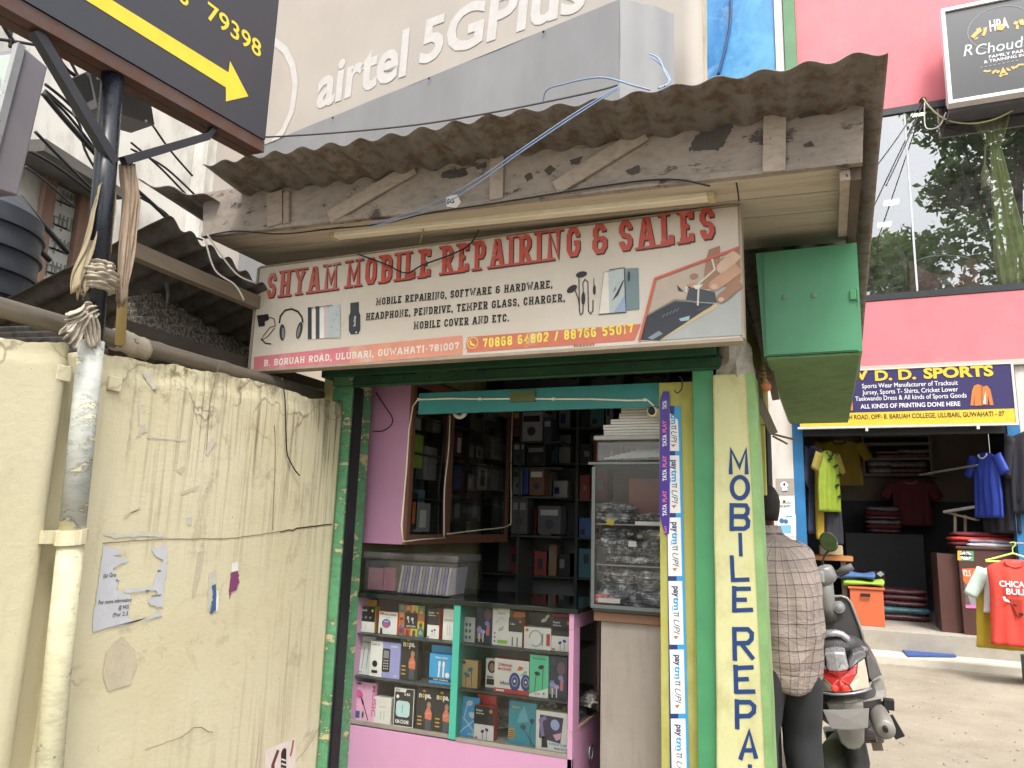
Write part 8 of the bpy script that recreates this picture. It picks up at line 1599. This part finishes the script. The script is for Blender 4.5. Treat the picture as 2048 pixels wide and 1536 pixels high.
b = MB(); b.hexa([L3((-.15, .78, .33)), L3((.15, .78, .33)), L3((.17, 1.0, .33)), L3((-.17, 1.0, .33))], [L3((-.15, .78, .40)), L3((.15, .78, .40)), L3((.17, 1.0, .38)), L3((-.17, 1.0, .38))]); b.build('floor_board', BKP, scr, bev=.01)
shp = [(258, 428), (300, 428), (335, 440), (358, 468), (385, 535), (410, 600), (432, 670), (446, 745), (440, 880), (300, 900)]
plate('leg_shield', shp, lambda x: 1.0-.5*x*x, .05, BKP, bev=.012)
rim_ = [Kf(x, y, lambda x_: .995-.5*x_*x_) for x, y in shp[:8]]; rim_[0].x = 0; rim_ = [V3((-q.x, q.y, q.z)) for q in reversed(rim_[1:])]+rim_
MB().tube([L3(q) for q in rim_], .009, 8).build('shield_rim', GYP, scr, smooth=True)
plate('lock_panel', [(240, 478), (262, 462), (300, 460), (318, 490), (316, 528), (262, 542), (246, 520)], lambda x: .965, .04, GYP, False, bev=.01)
q = L3(K(284, 500, .96)); b = MB(); b.lathe([(.036, 0), (.033, .006), (.022, .007), (.018, .012), (.004, .014)], q, (0, -1, 0), 16); b.build('key_lock', SVR, scr)
b = MB(); b.tube([L3(K(205, 560, 1.02)), L3(K(200, 480, .99)), L3(K(188, 380, .98)), L3(K(180, 330, 1.0))], [.07, .055, .055, .06], 14); b.build('steering_stem', GYP, scr, smooth=True)
cw_ = [(105, 262), (150, 238), (190, 222), (236, 226), (256, 258), (276, 296), (262, 330), (236, 352), (205, 372), (160, 372), (128, 350)]
cx0 = K(118, 300, .95).x
P_ = [K(x, y, .95) for x, y in cw_]; P_ += [V3((2*cx0-q.x, q.y, q.z)) for q in reversed(P_[1:-1])]; c = sum(P_, V3((0, 0, 0)))/len(P_)
b = MB(); b.loft([[L3(c+(q-c)*f+V3((0, dy, 0))) for q in P_] for f, dy in ((.72, -.035), (.95, -.01), (1.0, .05), (.9, .14), (.6, .2))]); b.build('handlebar_cowl', GYP, scr, bev=.01, smooth=True)
b = MB(); q = K(150, 300, .90); b.hexa([L3(q+V3((x, -.012, z))) for x, z in ((-.11, -.035), (.03, -.04), (.035, .03), (-.11, .04))], [L3(q+V3((x, .03, z))) for x, z in ((-.11, -.035), (.03, -.04), (.035, .03), (-.11, .04))]); b.build('speedometer', ink('#9fa6a8', .85, .15), scr, bev=.008)
for s_ in (1, -1):
    def Mr(q): return L3(q if s_ > 0 else V3((2*cx0-q.x, q.y-.0, q.z-.02)))
    g0, g1 = K(268, 278, 1.0), K(372, 234, 1.0); gd = (g1-g0)
    MB().tube([Mr(g0), Mr(g0+gd*.25), Mr(g0+gd*.28), Mr(g0+gd*.97), Mr(g1)], [.016, .017, .022, .022, .018], 14).build('grip', worn('dusty_grip', '#6f6e70', .8, .6), scr, smooth=True); MB().tube([Mr(K(240, 325, 1.05)), Mr(K(285, 300, 1.08)), Mr(K(350, 272, 1.08))], .007, 8).build('brake_lever', BLACKP, scr)
    MB().tube([Mr(K(178, 228, 1.0)), Mr(K(180, 190, 1.0)), Mr(K(196, 158, 1.0)), Mr(K(215, 135, 1.0))], .006, 8).build('mirror_stem', BLACKP, scr)
    mc = Mr(K(218, 76, .99)); nrm = V3((.06, -1, .22)).normalized(); t1 = nrm.cross(V3((0, 0, 1))).normalized(); t2 = t1.cross(nrm)
    def mr(r, h): return [mc+nrm*h+t1*(r*cos(2*pi*k/28))+t2*(r*1.2*sin(2*pi*k/28))+t1*(.12*r*sin(2*pi*k/28)) for k in range(28)]
    b = MB(); b.loft([mr(.02, -.03), mr(.046, -.016), mr(.053, 0), mr(.050, .003)]); mo = b.build('mirror', BLACKP, scr, smooth=True)
    t_ = NT('mirror_glass'); MR = t_.fin(rgba('#e4e8ea', 1), .02, 1.0, .5); b = MB(); b.poly(mr(.048, .0045)); b.build('mirror_glass', MR, mo)
b = MB(); b.loft([ring(1.10, .16, .45, .95), ring(1.30, .12, .55, .93), ring(1.44, .05, .62, .88)]); b.build('front_apron', GYP, scr, smooth=True)
b = MB(); b.grid(lambda u, v: L3(((u-.5)*.17, 1.52-.29*cos(.3+2.0*v), .25+.29*sin(.3+2.0*v))), 8, 18); b.build('front_fender', GYP, scr, smooth=True, solid=.006)
b = MB(); b.tube([L3((.06, 1.30, .7)), L3((.06, 1.50, .26))], .018, 8); b.tube([L3((-.06, 1.30, .7)), L3((-.06, 1.50, .26))], .018, 8); b.build('fork', DST, scr)
b = MB(); b.beam(L3((-.1, .75, .3)), L3((-.26, .85, .03)), .02, .02); b.build('side_stand', DARKM, scr)
scr.rotation_euler = (0, -LEAN, 0)
# ================================================================== MAN
MP = V3((-.245, 3.98, 0)); FR = R_(38)            # he faces away and to the left
man = thing('person', 'man in a checked beige shirt and dark trousers leaning in beside the shop pillar', 'person', MP)
RM_ = Matrix.Rotation(FR, 3, 'Z')
def Pm(p): return MP + RM_ @ V3(p)        # x right, y forward, z up
SKN = worn('brown_skin', '#7c5440', .8, .55, 0, .08, 8)
def skin(name, chains, mat, parent, sub=2):
    vs, es, rs, idx = [], [], [], {}
    for ch in chains:
        prev = None
        for (p_, r) in ch:
            key = tuple(round(c, 4) for c in p_)
            if key not in idx: idx[key] = len(vs); vs.append(Pm(p_)-MP); rs.append(r)
            if prev is not None and prev != idx[key]: es.append((prev, idx[key]))
            prev = idx[key]
    me = bpy.data.meshes.new(name); me.from_pydata([tuple(v) for v in vs], es, []); ob = bpy.data.objects.new(name, me); COL.objects.link(ob)
    sk = ob.modifiers.new('skin', 'SKIN'); sk.use_smooth_shade = True
    for i, r in enumerate(rs):
        q = me.skin_vertices[0].data[i]; q.radius = (r, r) if not isinstance(r, tuple) else r; q.use_root = (i == 0)
    s = ob.modifiers.new('sub', 'SUBSURF'); s.levels = s.render_levels = sub
    dg = bpy.context.evaluated_depsgraph_get(); dg.update(); m2 = bpy.data.meshes.new_from_object(ob.evaluated_get(dg))
    bpy.data.objects.remove(ob); m2.name = name; m2.materials.clear(); m2.materials.append(mat)
    m2.polygons.foreach_set('use_smooth', [True]*len(m2.polygons)); o = bpy.data.objects.new(name, m2); COL.objects.link(o); o.parent = parent; ROOT[o] = MP; return o
pel = (0, 0, .92)
LS, RS = (-.155, .05, 1.385), (.155, .05, 1.385)
Lh, Rh = (-.10, 0, .88), (.10, 0, .88)
ch = [[(pel, .13), ((0, .0, 1.05), .13), ((0, .01, 1.2), .135), ((0, .035, 1.36), .10), ((0, .07, 1.46), .065), ((0, .10, 1.52), .062)]]
def hand_ch(wr, d, up, s):
    """palm plus five finger chains from the wrist, slightly curled"""
    wr, d, up = V3(wr), V3(d).normalized(), V3(up).normalized(); sd2 = d.cross(up).normalized()*s; out = []
    palm = wr+d*.075; out.append([(tuple(wr), .026), (tuple(wr+d*.04), .032), (tuple(palm), .030)])
    for k, (o_, ln) in enumerate(((-.030, .068), (-.010, .078), (.010, .074), (.030, .058))):
        a0 = palm+sd2*o_+d*.012; out.append([(tuple(palm), .030), (tuple(a0), .010), (tuple(a0+d*ln*.45-up*.006), .0092), (tuple(a0+d*ln*.75-up*.022), .0085), (tuple(a0+d*ln*.85-up*.042), .0075)])
    t0 = wr+d*.03-sd2*.03; out.append([(tuple(wr+d*.04), .032), (tuple(t0), .013), (tuple(t0+d*.03-sd2*.022-up*.01), .0105), (tuple(t0+d*.06-sd2*.026-up*.02), .009)])
    return out
RE, RW = (.235, .30, 1.20), (.10, .52, 1.22); LE, LW = (-.235, .28, 1.19), (-.10, .52, 1.16)
ch += [[((0, .035, 1.36), .10), (RS, .052), (RE, .045), (RW, .028)], [((0, .035, 1.36), .10), (LS, .052), (LE, .045), (LW, .028)]]
ch += [[(pel, .13), (Rh, .092), ((.12, .02, .50), .058), ((.125, -.02, .10), .038), ((.125, .04, .05), .036), ((.13, .15, .035), .032)], [(pel, .13), (Lh, .092), ((-.12, .02, .50), .058), ((-.125, -.02, .10), .038), ((-.125, .04, .05), .036), ((-.13, .15, .035), .032)]]
for wr, s in ((RW, 1), (LW, -1)): ch += hand_ch(wr, (-.25*s, .95, -.1), (0, 0, 1), s)
body = skin('body', ch, SKN, man)
# head as a lofted form with face, on the neck
hc = V3((0, .125, 1.615)); b = MB(); rr_ = []
prof = [(-.118, .030, .040, .030), (-.105, .048, .056, .022), (-.075, .062, .078, .010), (-.035, .070, .092, .002), (.0, .075, .098, 0), (.04, .077, .100, -.004), (.075, .070, .092, -.006), (.10, .052, .070, -.006), (.115, .022, .030, -.006)]
for (dz, rx, ry, oy) in prof:
    rr_.append([Pm(hc+V3((rx*cos(a), oy+ry*sin(a)*(1.02 if sin(a) > 0 else .98), dz))) for a in [2*pi*k/28 for k in range(28)]])
b.loft(rr_)
hd_ = b
hd_.loft([[Pm(hc+V3((rx*cos(a), .085+oy+rx*sin(a)*.8, dz))) for a in [2*pi*k/8 for k in range(8)]] for dz, rx, oy in ((.02, .008, .012), (-.005, .011, .020), (-.025, .016, .026), (-.035, .012, .016))])
for s_ in (-1, 1):
    hd_.loft([[Pm(hc+V3((s_*(.074+o_), -.005+ry*cos(a), -.005+rz*sin(a)))) for a in [2*pi*k/14 for k in range(14)]] for o_, ry, rz in ((0, .016, .028), (.010, .020, .034), (.016, .017, .030), (.012, .009, .018))])
hb_ = hd_.build('head', SKN, man, smooth=True)
hp = [(-.06, .070, .088, -.012, .55), (-.02, .081, .102, -.010, .50), (.03, .085, .108, -.008, .30), (.07, .079, .102, -.008, .0), (.105, .060, .080, -.008, -.3), (.125, .025, .034, -.008, -1)]
b = MB(); rr_ = []
HAIR = worn('black_hair', '#1f1c1b', .8, .7, 0, .3, 40, None, .5, 9, .6)
for (dz, rx, ry, oy, ct) in hp:
    rg = []
    for k in range(30):
        a = 2*pi*k/30; f = 1+.05*NZ.noise(V3((cos(a)*4, sin(a)*4, dz*40))); y = ry*sin(a)*f; y = min(y, ry*(1-ct)); rg.append(Pm(hc+V3((rx*cos(a)*f, oy+y, dz+.006*NZ.noise(V3((a*3, dz*30, 1)))))))
    rr_.append(rg)
b.loft(rr_); b.build('hair', HAIR, hb_, smooth=True)
for s_ in (-1, 1): 
    b = MB(); b.lathe([(.001, .0), (.010, .004), (.012, .010), (.001, .018)], Pm(hc+V3((s_*.030, .076, .008))), RM_ @ V3((0, 1, 0)), 10); b.build('eye', CWH, hb_)
b = MB(); b.tube([Pm(hc+V3((x, .088-.5*x*x/.03*.02, -.062))) for x in (-.024, 0, .024)], .006, 6); b.build('mouth', worn('lips', '#6a3a34', .8, .5), hb_)
# checked shirt
t_ = NT('checked_shirt_cloth'); s = t_.sep(t_.map((1, 1, 1), (0, 0, -FR)))
def lines(c_, per, w_, ph=0.0):
    m_ = t_.mth('FRACT', t_.mth('ADD', t_.mth('MULTIPLY', c_, 1/per), ph)); return t_.mth('LESS_THAN', m_, w_)
wob = t_.mth('MULTIPLY', t_.noise(3.5, 3, .5), .05)
ang = t_.mth('ARCTAN2', s[1], s[0]); hx = t_.mth('ADD', t_.mth('MULTIPLY', ang, .20), wob); hz_ = t_.mth('ADD', s[2], wob)
base = t_.mix(t_.ramp(t_.noise(4, 5, .6), .3, .7), rgba('#9d918a', .82), rgba('#b0a298', .84))
base = t_.mix(t_.mth('MULTIPLY', lines(hx, .104, .32, .3), .30), base, rgba('#857876', .8)); base = t_.mix(t_.mth('MULTIPLY', lines(hz_, .116, .30, .3), .30), base, rgba('#857876', .8))
base = t_.mix(t_.mth('MULTIPLY', lines(hx, .052, .09), .7), base, rgba('#4a4245', .8)); base = t_.mix(t_.mth('MULTIPLY', lines(hz_, .058, .08), .7), base, rgba('#4a4245', .8))
t_.bump(t_.noise(5, 5, .6, t_.map((1, 1, 2.5)), 1.2), .7, .03); SHIRT = t_.fin(base, .85, 0, .2)
b = MB(); rr_ = []
sp_ = [(.80, .205, .150, .015), (.84, .212, .158, .010), (.92, .215, .165, .0), (1.02, .215, .168, -.005), (1.12, .213, .162, -.008), (1.22, .213, .155, -.004), (1.32, .215, .142, .012), (1.39, .208, .122, .030), (1.435, .175, .095, .045), (1.465, .115, .075, .062), (1.49, .075, .066, .080), (1.50, .070, .062, .086)]
def lerp_prof(z):
    for (a_, c_) in zip(sp_, sp_[1:]):
        if z <= c_[0]: f = (z-a_[0])/(c_[0]-a_[0]); return [a_[i]+(c_[i]-a_[i])*f for i in range(4)]
    return sp_[-1]
for i in range(57):
    z = .80+.70*i/56; _, rx, ry, oy = lerp_prof(z); rg = []
    for k in range(56):
        a = 2*pi*k/56; fold = .006*sin(a*7+z*9+2*NZ.noise(V3((a, z*5, 3))))*(1.2-abs(z-1.05))+.009*NZ.noise(V3((cos(a)*3, sin(a)*3, z*9)))
        hem = (.020*cos(2*a)+.006*sin(5*a))*max(0, 1-i/10); tail = -.015*max(0, -sin(a))*max(0, 1-i/8)
        rg.append(Pm(((rx+fold)*cos(a), oy+(ry+fold)*sin(a), z+hem+tail)))
    rr_.append(rg)
b.loft(rr_, cap=False)
def sleeve(A0, A1, A2, r0, r1):
    P_ = [V3(A0), V3(A0).lerp(V3(A1), .35), V3(A0).lerp(V3(A1), .75), V3(A1), V3(A1).lerp(V3(A2), .25)]; rs_ = [r0*1.05, r0, r0*.92, r1*1.05, r1]
    n_ = 22; o_ = []
    for i in range(len(P_)):
        d = (P_[min(i+1, 4)]-P_[max(i-1, 0)]).normalized(); u = d.cross(V3((0, 0, 1))).normalized(); w2 = u.cross(d)
        o_.append([Pm(P_[i]+(u*cos(a)+w2*sin(a))*(rs_[i]*(1+.07*NZ.noise(V3((a, i*2.1, 5)))))) for a in [2*pi*k/n_ for k in range(n_)]])
    b.loft(o_)
sleeve((.13, .04, 1.375), RE, RW, .095, .072); sleeve((-.13, .04, 1.375), LE, LW, .095, .072)
b.build('shirt', SHIRT, man, smooth=True, solid=.004)
b = MB(); b.loft([[Pm((.072*k_*cos(a), .085+.064*k_*sin(a), z+.012*sin(a)*-1)) for a in [2*pi*q_/24 for q_ in range(24)]] for k_, z in ((1.08, 1.478), (1.0, 1.515), (1.06, 1.518), (1.2, 1.482))], cap=False); b.build('collar', SHIRT, man, smooth=True)
TRS = worn('dark_trouser_cloth', '#35363a', .8, .85, 0, .12, 12, None, .5, 9, .4)
b = MB()
for s_ in (-1, 1):
    tp_ = [(.90, .098, .135, s_*.088, .0), (.80, .105, .128, s_*.095, .0), (.65, .098, .108, s_*.11, .01), (.50, .084, .088, s_*.12, .02), (.35, .080, .083, s_*.124, .005), (.20, .078, .080, s_*.126, -.01), (.08, .080, .082, s_*.127, -.012), (.045, .082, .084, s_*.127, -.01)]
    rr_ = []
    for i in range(40):
        t = i/39*(len(tp_)-1); j = min(int(t), len(tp_)-2); f = t-j; z, rx, ry, cx_, cy_ = [tp_[j][q_]+(tp_[j+1][q_]-tp_[j][q_])*f for q_ in range(5)]
        cr = .012*sin(z*46+s_)*max(0, 1-abs(z-.18)/.28)+.008*sin(z*30)*max(0, 1-abs(z-.5)/.15)
        rr_.append([Pm((cx_+(rx+cr*.6+.008*NZ.noise(V3((cos(a)*2, sin(a)*2+s_*4, z*8))))*cos(a), cy_+(ry+cr+.008*NZ.noise(V3((cos(a)*2, sin(a)*2, z*8))))*sin(a), z)) for a in [2*pi*k/28 for k in range(28)]])
    b.loft(rr_)
b.loft([[Pm((.19*cos(a)*k_, .0+.145*sin(a)*k_, z)) for a in [2*pi*q_/28 for q_ in range(28)]] for k_, z in ((.8, .80), (1.0, .86), (.98, .95), (.9, 1.0))])
b.build('trousers', TRS, man, smooth=True)
for s_ in (-1, 1):
    b = MB(); b.loft([[Pm((s_*.128+rx*cos(a), yy+rx*.0+.0*a, max(.002, .045+rz*sin(a)))) for a in [2*pi*k/16 for k in range(16)]] for yy, rx, rz in ((-.075, .03, .03), (-.05, .042, .045), (.05, .045, .045), (.14, .05, .035), (.19, .035, .02))]); b.build('shoe', BLACKP, man, smooth=True)
# ================================================================== TREES ACROSS THE ROAD (seen in the window and the mirror)
def m_leaf(name, a, b_):
    t = NT(name); c = t.mix(t.ramp(t.noise(.8, 4, .6), .35, .65), rgba(a), rgba(b_)); t.fin(c, .6, 0, .3); tr = t.n('ShaderNodeBsdfTranslucent'); t.l(c, tr.inputs[0]); mx = t.n('ShaderNodeMixShader'); mx.inputs[0].default_value = .5; t.l(t.b.outputs[0], mx.inputs[1]); t.l(tr.outputs[0], mx.inputs[2]); t.l(mx.outputs[0], t.o.inputs['Surface']); return t.m
BARK = m_wood('bark', '#5a4a3c', '#6e5c4c', .7, 2, 2, .9)
def tree(label, base, h, cr, seed, n, mat):
    r = random.Random(seed); o = thing('tree', label, 'tree', base, 'trees across the road'); base = V3(base)
    b = MB(); top = base+V3((0, 0, h*.72)); b.tube([base, base+V3((.1, .1, h*.2)), base+V3((-.1, .2, h*.45)), top], [.32, .25, .18, .06], 10); cl_ = []
    for k in range(26):
        a = r.uniform(0, 2*pi); e = r.uniform(-.35, 1.0); rad = cr*r.uniform(.35, .95); c = base+V3((cos(a)*cos(e*1.3)*rad, sin(a)*cos(e*1.3)*rad, h*.62+sin(e*1.3)*h*.32)); cl_.append((c, r.uniform(.8, 1.5)*cr/4))
        if k < 14: s_ = base+V3((0, 0, h*r.uniform(.3, .6))); b.tube([s_, s_.lerp(c, .5)+V3((0, 0, .3)), c], [.10, .06, .02], 6)
    b.build('trunk', BARK, o, smooth=True); b = MB()
    for k in range(n):
        c, rr2 = r.choice(cl_); d = V3((r.gauss(0, 1), r.gauss(0, 1), r.gauss(0, 1))).normalized()*rr2*r.random()**.45; p_ = c+V3((d.x, d.y, d.z*.75)); u = V3((r.gauss(0, 1), r.gauss(0, 1), r.gauss(0, .6))).normalized(); w2 = u.cross(V3((r.gauss(0, 1), r.gauss(0, 1), r.gauss(0, 1)))).normalized(); s_ = r.uniform(.10, .22)
        b.add([p_-u*s_, p_+w2*s_*.5, p_+u*s_, p_-w2*s_*.5], [(0, 1, 2, 3)])
    b.build('crown', mat, o); return o
LF = m_leaf('leaf_green', '#6a8a4a', '#86a85a'); LF2 = m_leaf('leaf_deep_green', '#5a7a44', '#7a9a56')
tree('tall broad tree with dense dark crown across the road', (6.6, -9.5, 0), 19.5, 5.6, 2, 14000, LF2)
tree('lower spreading tree at the left across the road', (2.3, -11, 0), 14.0, 3.6, 5, 9000, LF)
tree('rounded tree at the right end across the road', (12.5, -10, 0), 12.5, 4.4, 8, 9000, LF)
bpy.data.objects.remove(_fo)
